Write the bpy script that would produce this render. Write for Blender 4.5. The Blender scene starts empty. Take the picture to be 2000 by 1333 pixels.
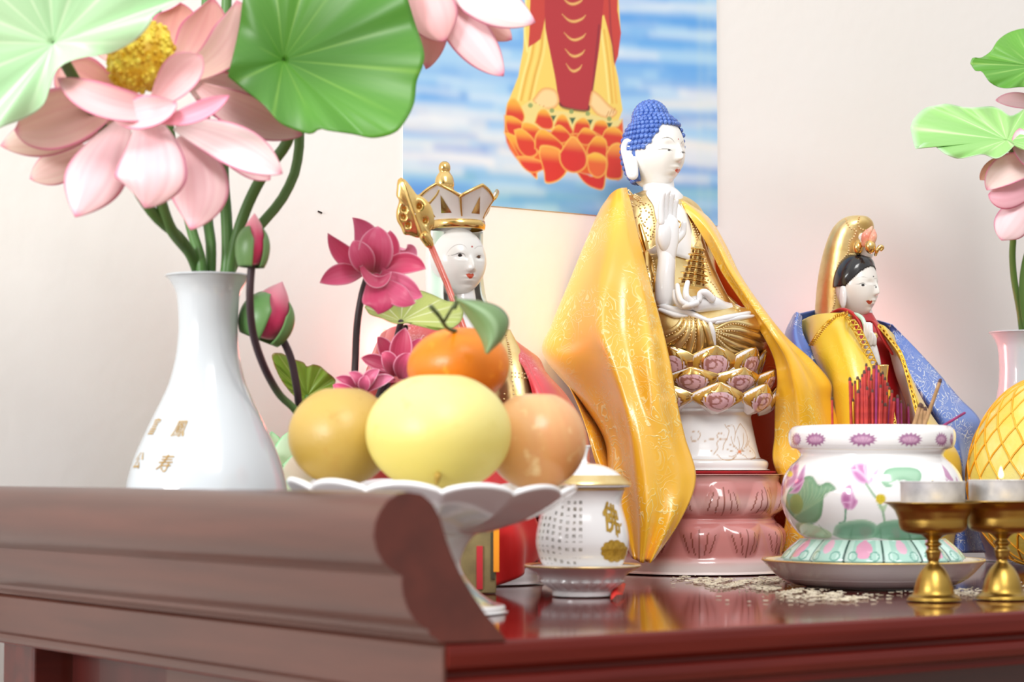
import bpy, bmesh, math, random
import numpy as np
from mathutils import Vector, Matrix
from mathutils.bvhtree import BVHTree

random.seed(7)
rng = np.random.default_rng(7)
SC = bpy.context.scene
COL = SC.collection
T = 0.90                      # height of the altar table top
WY = 0.54                     # wall plane
# ------------------------------------------------------------------ camera
CAMP = np.array([-0.531, -0.776, T + 0.074])
FPX = 4240.0
_A, _p = math.radians(36.2), math.radians(3.43)
CF = np.array([math.sin(_A) * math.cos(_p), math.cos(_A) * math.cos(_p), math.sin(_p)])
CR = np.array([math.cos(_A), -math.sin(_A), 0.0])
CU = np.cross(CR, CF)
cam = bpy.data.cameras.new('camera')
camo = bpy.data.objects.new('camera', cam)
COL.objects.link(camo)
cam.lens = FPX / 2000 * 36
cam.sensor_width = 36
cam.clip_start = 0.05
cam.dof.use_dof = True
cam.dof.focus_distance = 1.56
cam.dof.aperture_fstop = 11
M = Matrix.Identity(4)
for i in range(3):
    M[i][0], M[i][1], M[i][2], M[i][3] = CR[i], CU[i], -CF[i], CAMP[i]
camo.matrix_world = M
SC.camera = camo
# ------------------------------------------------------------------ world and lights
SC.view_settings.view_transform = 'Standard'
SC.view_settings.look = 'None'
SC.view_settings.gamma = 1
SC.view_settings.exposure = 0.20
W = bpy.data.worlds.new('room light')
SC.world = W
W.use_nodes = True
wn, wl = W.node_tree.nodes, W.node_tree.links
bg = wn['Background']
tc = wn.new('ShaderNodeTexCoord')
sp = wn.new('ShaderNodeSeparateXYZ')
wl.new(tc.outputs['Generated'], sp.inputs[0])
rp = wn.new('ShaderNodeValToRGB')
wl.new(sp.outputs['Z'], rp.inputs[0])
rp.color_ramp.elements[0].position = 0.0
rp.color_ramp.elements[0].color = (0.50, 0.45, 0.41, 1)
rp.color_ramp.elements[1].position = 0.75
rp.color_ramp.elements[1].color = (1.14, 1.15, 1.17, 1)
e = rp.color_ramp.elements.new(0.30)
e.color = (0.76, 0.75, 0.74, 1)
wl.new(rp.outputs[0], bg.inputs[0])
bg.inputs[1].default_value = 0.84


def area(name, loc, target, size, power, color, size_y=None):
    l = bpy.data.lights.new(name, 'AREA')
    l.shape = 'RECTANGLE'
    l.size, l.size_y = size, size_y or size
    l.energy, l.color = power, color
    o = bpy.data.objects.new(name, l)
    COL.objects.link(o)
    o.location = loc
    d = Vector(target) - Vector(loc)
    o.rotation_euler = d.to_track_quat('-Z', 'Y').to_euler()
    return o


area('window_light', (-4.2, -0.35, T + 0.95), (0.5, 0.45, T + 0.2), 1.7, 150, (0.98, 0.99, 1.0), 0.9)
area('ceiling_light', (-0.4, -1.2, T + 1.5), (0.4, 0.4, T), 0.8, 22, (1.0, 0.985, 0.96))


# ------------------------------------------------------------------ projection helpers
def P(px, py, d):
    """point that the photo shows at pixel (px,py) standing d metres deep"""
    return CAMP + CF * d + CR * ((px - 1000) / FPX * d) - CU * ((py - 666.5) / FPX * d)


def ray(px, py):
    return CF + CR * ((px - 1000) / FPX) - CU * ((py - 666.5) / FPX)


def onY(px, py, Y):
    r = ray(px, py)
    return CAMP + r * ((Y - CAMP[1]) / r[1])


def onZ(px, py, z):
    r = ray(px, py)
    return CAMP + r * ((z - CAMP[2]) / r[2])


def proj(V):
    V = np.asarray(V, float) - CAMP
    d = V @ CF
    return 1000 + FPX * (V @ CR) / d, 666.5 - FPX * (V @ CU) / d, d


def axis(px, d):
    """ground point (x,y) under pixel column px at depth d"""
    p = P(px, 920, d)
    return np.array([p[0], p[1], T + 0.0005])


def zat(py, d):
    """height of pixel row py for something d metres deep"""
    return P(1000, py, d)[2]


def srgb(h):
    if isinstance(h, str):
        h = [int(h[i:i + 2], 16) for i in (0, 2, 4)]
    c = np.array(h, float) / 255
    return np.where(c <= 0.04045, c / 12.92, ((c + 0.055) / 1.055) ** 2.4)


# ------------------------------------------------------------------ materials
def mat(name, col='ffffff', rough=0.5, metal=0.0, coat=0.0, spec=0.5, trans=0.0, sss=0.0, attr=False,
        bump=None, vary=None, emit=None, sheen=0.0, ior=1.5, aniso=0.0, alpha=None):
    m = bpy.data.materials.new(name)
    m.use_nodes = True
    nt = m.node_tree
    b = nt.nodes['Principled BSDF']
    c = srgb(col)
    b.inputs['Base Color'].default_value = (*c, 1)
    b.inputs['Roughness'].default_value = rough
    b.inputs['Metallic'].default_value = metal
    b.inputs['Coat Weight'].default_value = coat
    b.inputs['Coat Roughness'].default_value = 0.06
    b.inputs['Specular IOR Level'].default_value = spec
    b.inputs['Transmission Weight'].default_value = trans
    b.inputs['IOR'].default_value = ior
    b.inputs['Anisotropic'].default_value = aniso
    b.inputs['Sheen Weight'].default_value = sheen
    if sss:
        b.inputs['Subsurface Weight'].default_value = sss
        b.inputs['Subsurface Scale'].default_value = 0.004
        b.inputs['Subsurface Radius'].default_value = (1.0, 0.6, 0.4)
    if alpha is not None:
        b.inputs['Alpha'].default_value = alpha
    src = None
    tcn = nt.nodes.new('ShaderNodeTexCoord')
    if attr:
        a = nt.nodes.new('ShaderNodeVertexColor')
        a.layer_name = 'Col'
        src = a.outputs['Color']
    if vary:                       # (scale, second colour, lo, hi)
        n = nt.nodes.new('ShaderNodeTexNoise')
        n.inputs['Scale'].default_value = vary[0]
        n.inputs['Detail'].default_value = 4
        nt.links.new(tcn.outputs['Object'], n.inputs['Vector'])
        r = nt.nodes.new('ShaderNodeMapRange')
        r.inputs['From Min'].default_value = vary[2]
        r.inputs['From Max'].default_value = vary[3]
        nt.links.new(n.outputs['Fac'], r.inputs['Value'])
        mx = nt.nodes.new('ShaderNodeMix')
        mx.data_type = 'RGBA'
        if src:
            nt.links.new(src, mx.inputs['A'])
        else:
            mx.inputs['A'].default_value = (*c, 1)
        mx.inputs['B'].default_value = (*srgb(vary[1]), 1)
        nt.links.new(r.outputs[0], mx.inputs['Factor'])
        src = mx.outputs['Result']
    if src:
        nt.links.new(src, b.inputs['Base Color'])
    if bump:                       # (scale, strength, distance)
        n = nt.nodes.new('ShaderNodeTexNoise')
        n.inputs['Scale'].default_value = bump[0]
        n.inputs['Detail'].default_value = 3
        nt.links.new(tcn.outputs['Object'], n.inputs['Vector'])
        bp = nt.nodes.new('ShaderNodeBump')
        bp.inputs['Strength'].default_value = bump[1]
        bp.inputs['Distance'].default_value = bump[2]
        nt.links.new(n.outputs['Fac'], bp.inputs['Height'])
        nt.links.new(bp.outputs[0], b.inputs['Normal'])
    if emit:
        b.inputs['Emission Color'].default_value = (*srgb(emit[0]), 1)
        b.inputs['Emission Strength'].default_value = emit[1]
    return m


def satin(name, col, light, scale=45, rough=0.34, cover=(0.42, 0.6), dark=None, spec=1.0, lines=7.0):
    """silky cloth with woven scroll brocade: thin contour lines inside cloud shaped patches"""
    m = mat(name, col, rough, spec=spec, sheen=0.1)
    nt = m.node_tree
    b = nt.nodes['Principled BSDF']
    N, L = nt.nodes, nt.links
    tcn = N['Texture Coordinate']
    n1 = N.new('ShaderNodeTexNoise')
    n1.inputs['Scale'].default_value = scale
    n1.inputs['Detail'].default_value = 1.5
    n1.inputs['Distortion'].default_value = 1.6
    L.new(tcn.outputs['Object'], n1.inputs['Vector'])
    mu = N.new('ShaderNodeMath'); mu.operation = 'MULTIPLY'; mu.inputs[1].default_value = lines
    L.new(n1.outputs['Fac'], mu.inputs[0])
    fr = N.new('ShaderNodeMath'); fr.operation = 'PINGPONG'; fr.inputs[1].default_value = 0.5
    L.new(mu.outputs[0], fr.inputs[0])
    r1 = N.new('ShaderNodeMapRange')
    r1.inputs['From Min'].default_value = 0.13; r1.inputs['From Max'].default_value = 0.03
    L.new(fr.outputs[0], r1.inputs['Value'])
    n2 = N.new('ShaderNodeTexNoise')
    n2.inputs['Scale'].default_value = scale * 0.33
    n2.inputs['Detail'].default_value = 1
    L.new(tcn.outputs['Object'], n2.inputs['Vector'])
    r2 = N.new('ShaderNodeMapRange')
    r2.inputs['From Min'].default_value = cover[0]; r2.inputs['From Max'].default_value = cover[1]
    L.new(n2.outputs['Fac'], r2.inputs['Value'])
    k = N.new('ShaderNodeMath'); k.operation = 'MULTIPLY'
    L.new(r1.outputs[0], k.inputs[0]); L.new(r2.outputs[0], k.inputs[1])
    mx = N.new('ShaderNodeMix'); mx.data_type = 'RGBA'
    mx.inputs['A'].default_value = (*srgb(col), 1)
    mx.inputs['B'].default_value = (*srgb(light), 1)
    L.new(k.outputs[0], mx.inputs['Factor'])
    L.new(mx.outputs['Result'], b.inputs['Base Color'])
    bp = N.new('ShaderNodeBump')
    bp.inputs['Strength'].default_value = 0.35
    bp.inputs['Distance'].default_value = 0.0006
    L.new(k.outputs[0], bp.inputs['Height'])
    L.new(bp.outputs[0], b.inputs['Normal'])
    b.inputs['Coat Weight'].default_value = 0.55
    b.inputs['Coat Roughness'].default_value = 0.33
    return m


# ------------------------------------------------------------------ mesh helpers
ORG = {}                      # world position of every object's own origin


class MB:
    """collects shapes; build() links them as ONE mesh object"""

    def __init__(s):
        s.V, s.F, s.C, s.n = [], [], [], 0

    def add(s, V, F, c=None):
        V = np.asarray(V, float).reshape(-1, 3)
        s.V.append(V)
        off = s.n
        s.F.extend([[i + off for i in f] for f in F])
        if c is None:
            c = (1, 1, 1)
        c = np.asarray(c, float)
        s.C.append(np.broadcast_to(c, (len(V), 3)) if c.ndim == 1 else c.reshape(-1, 3))
        s.n += len(V)
        return s

    def grid(s, G, cu=False, cv=False, c=None):
        G = np.asarray(G, float)
        nu, nv = G.shape[:2]
        F = gridfaces(nu, nv, cu, cv)
        return s.add(G.reshape(-1, 3), F, c if c is None or np.ndim(c) == 1 else np.asarray(c).reshape(-1, 3))

    def tube(s, pts, rad, seg=12, caps=True, c=None, res=None, flat=1.0):
        pts = np.asarray(pts, float)
        if res:
            pts = spline(pts, res)
        n = len(pts)
        rad = np.interp(np.linspace(0, 1, n), np.linspace(0, 1, len(np.atleast_1d(rad))), np.atleast_1d(rad))
        tg = np.gradient(pts, axis=0)
        tg /= np.linalg.norm(tg, axis=1, keepdims=True) + 1e-12
        u = np.cross(tg[0], [0.3, 0.2, 1.0]); u /= np.linalg.norm(u)
        rings = []
        for i in range(n):
            u = u - tg[i] * (u @ tg[i]); u /= np.linalg.norm(u)
            w = np.cross(tg[i], u)
            a = np.linspace(0, 2 * np.pi, seg, endpoint=False)
            rings.append(pts[i] + rad[i] * (np.outer(np.cos(a), u) + flat * np.outer(np.sin(a), w)))
        if caps:
            t0, t1 = tg[0] * rad[0], tg[-1] * rad[-1]
            cap0, cap1 = [], []
            for k in (0.0, 0.5, 0.85):
                q = math.sqrt(max(0, 1 - k * k))
                cap0.append(pts[0] - t0 * k + (rings[0] - pts[0]) * q)
                cap1.append(pts[-1] + t1 * k + (rings[-1] - pts[-1]) * q)
            e0 = np.repeat([pts[0] - t0], seg, 0); e1 = np.repeat([pts[-1] + t1], seg, 0)
            rings = [e0] + cap0[::-1] + rings[1:-1] + cap1 + [e1]
        return s.grid(np.array(rings), False, True, c)

    def lathe(s, prof, cen, seg=64, c=None, sx=1.0, sy=1.0, tilt=None, res=None, fn=None):
        prof = np.asarray(prof, float)
        if res:
            prof = spline(prof, res)
        a = np.linspace(0, 2 * np.pi, seg, endpoint=False)
        G = np.zeros((len(prof), seg, 3))
        G[..., 0] = np.outer(prof[:, 0], np.cos(a)) * sx
        G[..., 1] = np.outer(prof[:, 0], np.sin(a)) * sy
        G[..., 2] = prof[:, 1][:, None]
        if fn:
            G = fn(G, a)
        if tilt is not None:
            G = G @ np.array(tilt).T
        return s.grid(G + np.asarray(cen, float), False, True, c)

    def ball(s, cen, r, seg=16, c=None, rot=None):
        r = np.broadcast_to(np.asarray(r, float), (3,))
        ph = np.linspace(0, np.pi, seg // 2 + 1)
        a = np.linspace(0, 2 * np.pi, seg, endpoint=False)
        G = np.stack([np.outer(np.sin(ph), np.cos(a)), np.outer(np.sin(ph), np.sin(a)),
                      np.outer(np.cos(ph), np.ones(seg))], -1) * r
        if rot is not None:
            G = G @ np.asarray(rot).T
        return s.grid(G + np.asarray(cen, float), False, True, c)

    def box(s, lo, hi, c=None):
        (x0, y0, z0), (x1, y1, z1) = lo, hi
        V = [(x0, y0, z0), (x1, y0, z0), (x1, y1, z0), (x0, y1, z0), (x0, y0, z1), (x1, y0, z1), (x1, y1, z1), (x0, y1, z1)]
        return s.add(V, [(0, 3, 2, 1), (4, 5, 6, 7), (0, 1, 5, 4), (1, 2, 6, 5), (2, 3, 7, 6), (3, 0, 4, 7)], c)

    def prism(s, prof, A, B, c=None):
        """closed outline of points swept from offset A to offset B"""
        prof = np.asarray(prof, float)
        n = len(prof)
        V = np.vstack([prof + A, prof + B])
        F = [(i, (i + 1) % n, n + (i + 1) % n, n + i) for i in range(n)]
        F += [tuple(range(n))[::-1], tuple(range(n, 2 * n))]
        return s.add(V, F, c)

    def build(s, name, m, parent=None, org=None, smooth=True, solid=0, bevel=0, sub=0, flatang=None):
        V = np.vstack(s.V)
        if parent is not None:
            o0 = ORG[parent.name]
        else:
            o0 = np.array(org if org is not None else [V[:, 0].mean(), V[:, 1].mean(), V[:, 2].min()], float)
        me = bpy.data.meshes.new(name)
        me.from_pydata((V - o0).tolist(), [], s.F)
        ca = me.color_attributes.new('Col', 'FLOAT_COLOR', 'POINT')
        C = np.vstack(s.C)
        ca.data.foreach_set('color', np.hstack([C, np.ones((len(C), 1))]).astype(np.float32).ravel())
        me.polygons.foreach_set('use_smooth', [smooth] * len(me.polygons))
        me.materials.append(m)
        me.validate()
        if len(V) < 60000:
            bm = bmesh.new(); bm.from_mesh(me)
            bmesh.ops.remove_doubles(bm, verts=bm.verts, dist=1e-7)
            bmesh.ops.recalc_face_normals(bm, faces=bm.faces)
            bm.to_mesh(me); bm.free()
        o = bpy.data.objects.new(name, me)
        COL.objects.link(o)
        if parent is not None:
            o.parent = parent
        else:
            o.location = o0
        ORG[o.name] = o0
        if bevel:
            md = o.modifiers.new('bevel', 'BEVEL'); md.width = bevel; md.segments = 3; md.limit_method = 'ANGLE'
            md.angle_limit = math.radians(35)
        if sub:
            md = o.modifiers.new('sub', 'SUBSURF'); md.levels = sub; md.render_levels = sub
        if solid:
            md = o.modifiers.new('solid', 'SOLIDIFY'); md.thickness = solid; md.offset = 0
        if flatang is not None and smooth:
            me.set_sharp_from_angle(angle=math.radians(flatang))
        return o


def gridfaces(nu, nv, cu, cv):
    I = np.arange(nu * nv).reshape(nu, nv)
    if cv: I = np.hstack([I, I[:, :1]])
    if cu: I = np.vstack([I, I[:1]])
    return np.stack([I[:-1, :-1], I[1:, :-1], I[1:, 1:], I[:-1, 1:]], -1).reshape(-1, 4).tolist()


def spline(p, n):
    """Catmull-Rom through points, n samples evenly in parameter"""
    p = np.asarray(p, float)
    if len(p) == 2:
        return p[0] + np.linspace(0, 1, n)[:, None] * (p[1] - p[0])
    q = np.vstack([2 * p[:1] - p[1:2], p, 2 * p[-1:] - p[-2:-1]])
    t = np.linspace(0, len(p) - 1 - 1e-9, n)
    i = t.astype(int); f = (t - i)[:, None]
    a, b, c, d = q[i], q[i + 1], q[i + 2], q[i + 3]
    return 0.5 * ((2 * b) + (c - a) * f + (2 * a - 5 * b + 4 * c - d) * f ** 2 + (3 * b - a - 3 * c + d) * f ** 3)


def pspline(p, n):
    """spline with samples even in length"""
    q = spline(p, n * 6)
    s = np.r_[0, np.cumsum(np.linalg.norm(np.diff(q, axis=0), axis=1))]
    t = np.linspace(0, s[-1], n)
    return np.stack([np.interp(t, s, q[:, k]) for k in range(q.shape[1])], -1)


def surf(rows, nu, nv):
    rows = np.array([[P(*c) if len(c) == 3 else c for c in r] for r in rows], float)
    A = np.stack([spline(r, nv) for r in rows])              # rows x nv
    return np.stack([spline(A[:, j], nu) for j in range(nv)], 1)


def empty(name, loc):
    o = bpy.data.objects.new(name, None)
    o.empty_display_size = 0.02
    COL.objects.link(o)
    o.location = loc
    ORG[o.name] = np.array(loc, float)
    return o


def tag(o, label, cat, group=None, kind=None):
    o['label'], o['category'] = label, cat
    if group: o['group'] = group
    if kind: o['kind'] = kind
    return o


def thing(name, loc, label, cat, group=None):
    return tag(empty(name, loc), label, cat, group)


def plabel(o, label):
    o['label'] = label
    return o


def smooth01(x):
    x = np.clip(x, 0, 1)
    return x * x * (3 - 2 * x)


# ------------------------------------------------------------------ painter for glazes and prints
class Canvas:
    def __init__(s, x0, y0, x1, y1, scale, bg=(1, 1, 1), tf=None):
        s.x0, s.y0, s.x1, s.y1, s.s = x0, y0, x1, y1, scale
        s.w, s.h = int(round((x1 - x0) * scale)), int(round((y1 - y0) * scale))
        s.I = np.ones((s.h, s.w, 3)) * np.asarray(bg)
        s.tf = tf
        s.ks = 1.0

    def _p(s, pts):
        pts = [s.tf(*p) for p in pts] if s.tf else pts
        return (np.asarray(pts, float) - [s.x0, s.y0]) * s.s

    def _win(s, q, pad):
        a = np.floor(q.min(0) - pad).astype(int); b = np.ceil(q.max(0) + pad).astype(int) + 1
        a = np.maximum(a, 0); b = np.minimum(b, [s.w, s.h])
        if (b <= a).any(): return None
        Y, X = np.mgrid[a[1]:b[1], a[0]:b[0]] + 0.5
        return a, b, X, Y

    def blur(s, n, k=2):
        for _ in range(k):
            for ax in (0, 1):
                P_ = np.pad(s.I, [(n, n) if i == ax else (0, 0) for i in range(3)], mode='edge')
                c = np.cumsum(P_, axis=ax)
                c = np.concatenate([np.zeros_like(np.take(c, [0], ax)), c], ax)
                L = s.I.shape[ax]
                s.I = (np.take(c, np.arange(2 * n + 1, 2 * n + 1 + L), ax) - np.take(c, np.arange(0, L), ax)) / (2 * n + 1)

    def _put(s, a, b, m, col, al):
        m = np.clip(m, 0, 1)[..., None] * al
        R = s.I[a[1]:b[1], a[0]:b[0]]
        s.I[a[1]:b[1], a[0]:b[0]] = R * (1 - m) + col * m

    def poly(s, pts, col, soft=1.0, al=1.0, smooth=0, grad=None, vg=None):
        """grad: (colour2, (x,y) towards, length) mixes towards colour2 along a direction"""
        if smooth:
            pts = list(pts) + [pts[0]]
            pts = spline(np.array(pts, float), smooth * len(pts))[:-1]
        q = s._p(pts)
        soft = soft * s.s * s.ks if soft > 0 else 1
        w = s._win(q, soft + 2)
        if w is None: return
        a, b, X, Y = w
        ins = np.zeros(X.shape, bool)
        dist = np.full(X.shape, 1e9)
        n = len(q)
        for i in range(n):
            (ax, ay), (bx, by) = q[i], q[(i + 1) % n]
            c = ((ay > Y) != (by > Y)) & (X < (bx - ax) * (Y - ay) / (by - ay + 1e-12) + ax)
            ins ^= c
            L = (bx - ax) ** 2 + (by - ay) ** 2 + 1e-9
            t = np.clip(((X - ax) * (bx - ax) + (Y - ay) * (by - ay)) / L, 0, 1)
            dist = np.minimum(dist, np.hypot(X - ax - t * (bx - ax), Y - ay - t * (by - ay)))
        sd = np.where(ins, dist, -dist)
        m = np.clip(sd / soft + 0.5, 0, 1)
        col = srgb(col)
        if grad:
            c2, edge = grad                       # colour near the edge, width of that edge
            k = np.clip(dist / (edge * s.s), 0, 1)[..., None]
            col = srgb(c2) * (1 - k) + col * k
        if vg:                                    # (second colour, start, end): mixes down the shape
            y0, y1 = q[:, 1].min(), q[:, 1].max()
            k = smooth01(((Y - y0) / (y1 - y0 + 1e-6) - vg[1]) / (vg[2] - vg[1]))[..., None]
            col = col * (1 - k) + srgb(vg[0]) * k
        s._put(a, b, m, col, al)

    def line(s, pts, col, w=1.0, soft=0.8, al=1.0, smooth=0, taper=False):
        if smooth: pts = spline(np.array(pts, float), smooth * len(pts))
        q = s._p(pts)
        W_ = w * s.s / 2; S_ = soft * s.s
        wn_ = s._win(q, W_ + S_ + 2)
        if wn_ is None: return
        a, b, X, Y = wn_
        m = np.zeros(X.shape)
        n = len(q) - 1
        for i in range(n):
            (ax, ay), (bx, by) = q[i], q[i + 1]
            L = (bx - ax) ** 2 + (by - ay) ** 2 + 1e-9
            t = np.clip(((X - ax) * (bx - ax) + (Y - ay) * (by - ay)) / L, 0, 1)
            d = np.hypot(X - ax - t * (bx - ax), Y - ay - t * (by - ay))
            ww = W_
            if taper:
                f = (i + t) / n
                ww = W_ * np.clip(4 * f * (1 - f), 0.15, 1)
            m = np.maximum(m, np.clip((ww - d) / S_ + 0.5, 0, 1))
        s._put(a, b, m, srgb(col), al)

    def dot(s, x, y, r, col, soft=1.0, al=1.0, ry=None):
        a = np.linspace(0, 2 * np.pi, 20, endpoint=False)
        s.poly([(x + r * math.cos(t), y + (ry or r) * math.sin(t)) for t in a], col, soft, al)

    def sample(s, x, y):
        X = np.clip((np.asarray(x) - s.x0) * s.s - 0.5, 0, s.w - 1.001)
        Y = np.clip((np.asarray(y) - s.y0) * s.s - 0.5, 0, s.h - 1.001)
        i, j = X.astype(int), Y.astype(int)
        fx, fy = (X - i)[..., None], (Y - j)[..., None]
        I = s.I
        return (I[j, i] * (1 - fx) + I[j, i + 1] * fx) * (1 - fy) + (I[j + 1, i] * (1 - fx) + I[j + 1, i + 1] * fx) * fy


def bvh(o):
    me = o.data
    V = [Vector(v.co) + Vector(ORG[o.name]) for v in me.vertices]
    return BVHTree.FromPolygons(V, [tuple(p.vertices) for p in me.polygons])


def hit(tree, px, py, off=0.0, d0=1.6):
    r = ray(px, py); L = np.linalg.norm(r)
    h = tree.ray_cast(Vector(CAMP), Vector(r / L))
    if h[0] is None:
        return P(px, py, d0)
    return np.array(h[0]) - r / L * off
# ------------------------------------------------------------------ shared materials
M_wall = mat('wall_paint', 'f1f0ee', 0.85, bump=(90, 0.12, 0.002), vary=(3, 'eeebe5', 0.3, 0.8))
M_floor = mat('floor_tile', 'b09a84', 0.35, vary=(6, '9a8570', 0.3, 0.7))
M_porc = mat('white_porcelain', 'f0f0f1', 0.16, coat=0.6, spec=0.5, vary=(8, 'eeeef0', 0.4, 0.7))
M_porc_paint = mat('painted_porcelain', rough=0.16, coat=0.6, attr=True, vary=(60, 'ffffff', 0.8, 1.6))
M_face = mat('face_porcelain', rough=0.28, coat=0.35, attr=True, vary=(60, 'ffffff', 0.8, 1.6))
M_gold = mat('gilt_gold', 'ecca84', 0.22, metal=1.0, bump=(160, 0.15, 0.0008), vary=(70, 'd8a858', 0.45, 0.75))
M_gold_soft = mat('brushed_gold', 'ecd49a', 0.34, metal=0.9, bump=(220, 0.25, 0.0008), vary=(60, 'dcb870', 0.4, 0.7))
M_bead = mat('gold_beads', 'f6e2b4', 0.3, metal=0.15, vary=(300, 'd8a860', 0.4, 0.7))
M_brass = mat('aged_brass', 'b8964c', 0.34, metal=1.0, bump=(30, 0.1, 0.001), vary=(25, '8f6f2c', 0.4, 0.75))


def attrmat(name, rough=0.5, **k):
    return mat(name, rough=rough, attr=True, vary=(80, 'ffffff', 0.85, 1.9), **k)


M_petal = attrmat('silk_petal', 0.45, sheen=0.3)
M_leaf = attrmat('silk_leaf', 0.4, spec=0.5)
M_stem = attrmat('plastic_stem', 0.42)


def wood(name, c1, c2, rough=0.2, axis_scale=(3, 40, 40), coat=0.5):
    m = mat(name, c1, rough, coat=coat)
    nt = m.node_tree; N, L = nt.nodes, nt.links
    mp = N.new('ShaderNodeMapping'); mp.inputs['Scale'].default_value = axis_scale
    L.new(N['Texture Coordinate'].outputs['Object'], mp.inputs[0])
    n = N.new('ShaderNodeTexNoise'); n.inputs['Scale'].default_value = 1.4; n.inputs['Detail'].default_value = 6
    L.new(mp.outputs[0], n.inputs['Vector'])
    r = N.new('ShaderNodeValToRGB')
    r.color_ramp.elements[0].position = 0.35; r.color_ramp.elements[0].color = (*srgb(c1), 1)
    r.color_ramp.elements[1].position = 0.7; r.color_ramp.elements[1].color = (*srgb(c2), 1)
    L.new(n.outputs['Fac'], r.inputs[0])
    L.new(r.outputs[0], N['Principled BSDF'].inputs['Base Color'])
    return m


M_wood_top = wood('lacquered_redwood_top', '501410', '6a2017', 0.08, (3, 40, 40), 0.0)
M_wood_top.node_tree.nodes['Principled BSDF'].inputs['IOR'].default_value = 1.33
M_wood_x = wood('redwood_long_grain', '40100b', '581a12', 0.4, (4, 60, 60), 0.35)
M_wood_y = wood('redwood_cross_grain', '4a271d', '5c3226', 0.38, (60, 4, 60), 0.35)
M_wood_end = wood('redwood_end_cut', '4c1e16', '5c261c', 0.45, (40, 40, 40), 0.2)
M_wood_dark = wood('redwood_shadow_panel', '3a0f0c', '4a1612', 0.35, (40, 40, 4), 0.2)

# ------------------------------------------------------------------ room
MB().box((-3.0, WY, 0), (3.4, WY + 0.1, 2.7)).build('wall_back', M_wall, org=(0, WY, 0), smooth=False)['kind'] = 'structure'
MB().box((-3.0, -3.2, -0.1), (3.4, WY + 0.1, 0)).build('floor', M_floor, org=(0, 0, -0.1), smooth=False)['kind'] = 'structure'
bpy.data.objects['wall_back']['label'] = 'plain off white painted wall behind the altar'
sk = MB().tube([onY(622, 413, WY - 0.0006), onY(628, 416, WY - 0.0006)], [0.0006], 8)
sk.build('wall_speck', mat('dark_speck', '3a3432', 0.8))
tag(bpy.data.objects['wall_speck'], 'tiny dark speck on the white wall above the pink flower', 'mark')

# ------------------------------------------------------------------ altar table
LX, DY = 1.06, 0.50
tb = thing('altar_table', (0, 0, 0), 'glossy dark red wooden altar table with rolled end and moulded edge', 'table')
front = [(0, 0), (-0.0016, -0.0015), (-0.0022, -0.005), (-0.0016, -0.0105), (0.001, -0.0125), (0.0035, -0.0132),
         (0.0035, -0.0155), (0.001, -0.0165), (0.0002, -0.020), (0.0012, -0.0235), (0.004, -0.025), (0.004, -0.029), (0.012, -0.030)]
prof = [(y, T + z) for y, z in front] + [(DY, T - 0.03), (DY, T)]
MB().prism([(0.0015, y, z) for y, z in prof], (0, 0, 0), (LX - 0.003, 0, 0)).build('tabletop', M_wood_top, tb, smooth=False, bevel=0.0005)
endp = [(0.0015, 0), (-0.0004, -0.002), (-0.0004, -0.0225), (-0.003, -0.0238), (-0.0042, -0.0258), (-0.003, -0.0282), (0.0015, -0.029)]
MB().prism([(x, -0.0005, T + z) for x, z in endp], (0, 0, 0), (0, DY, 0)).build('end_moulding', M_wood_y, tb, smooth=False, bevel=0.0006)
MB().prism([(LX - x, -0.0005, T + z) for x, z in endp], (0, 0, 0), (0, DY, 0)).build('end_moulding', M_wood_y, tb, smooth=False, bevel=0.0006)
fl_px = [(795, 961), (775, 965), (755, 978), (740, 1000), (731, 1022), (728, 1048), (734, 1075), (746, 1098), (762, 1112), (784, 1126),
         (783, 1140), (786, 1163), (795, 1190), (807, 1210), (822, 1224), (834, 1230), (838, 1240), (856, 1252.5), (858, 1256),
         (988, 1252), (972, 1230), (947, 1200), (922, 1163), (897, 1120), (879, 1080), (866, 1042), (857, 1010), (842, 983), (822, 966)]
flp = np.array([onY(x, y, -0.0012) for x, y in fl_px])
# even out the soft corners
MB().prism(flp, (0, 0, 0), (0, DY + 0.001, 0)).build('rolled_flange', M_wood_y, tb, smooth=True, flatang=28)
cap = flp.copy()
MB().prism(cap + [0, -0.0008, 0], (0, 0, 0), (0, 0.0009, 0)).build('flange_end_face', M_wood_end, tb, smooth=False)
mir = flp.copy(); mir[:, 0] = LX - mir[:, 0]
MB().prism(mir, (0, 0, 0), (0, DY + 0.001, 0)).build('rolled_flange', M_wood_y, tb, smooth=True, flatang=28)
MB().box((0.03, 0.02, T - 0.11), (LX - 0.03, 0.035, T - 0.029)).build('front_apron', M_wood_x, tb, smooth=False, bevel=0.001)
MB().box((0.03, DY - 0.03, T - 0.11), (LX - 0.03, DY - 0.015, T - 0.029)).build('rear_apron', M_wood_x, tb, smooth=False, bevel=0.001)
for s in (0, 1):
    x0 = 0.022 if s == 0 else LX - 0.034
    MB().box((x0, 0.02, T - 0.12), (x0 + 0.012, 0.30, T - 0.029)).build('side_apron', M_wood_y, tb, smooth=False, bevel=0.001)
    MB().box((x0 + 0.010, 0.30, T - 0.2), (x0 + 0.016, DY - 0.06, T - 0.029)).build('side_panel', M_wood_dark, tb, smooth=False)
for x in (0.010, LX - 0.06):
    for y in (0.012, DY - 0.052):
        MB().box((x, y, 0), (x + 0.05, y + 0.045, T - 0.029)).build('leg', M_wood_x, tb, smooth=False, bevel=0.002)

# ------------------------------------------------------------------ poster
PY = WY - 0.0012
pa, pb = onY(787, 387, PY), onY(1402, 441, PY)
px0, px1, pz0, pz1 = pa[0], pb[0], (pa[2] + pb[2]) / 2, (pa[2] + pb[2]) / 2 + 0.44


def ptf(x, y):
    q = onY(x, y, PY)
    return (q[0] * 1000, -q[2] * 1000)


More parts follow.
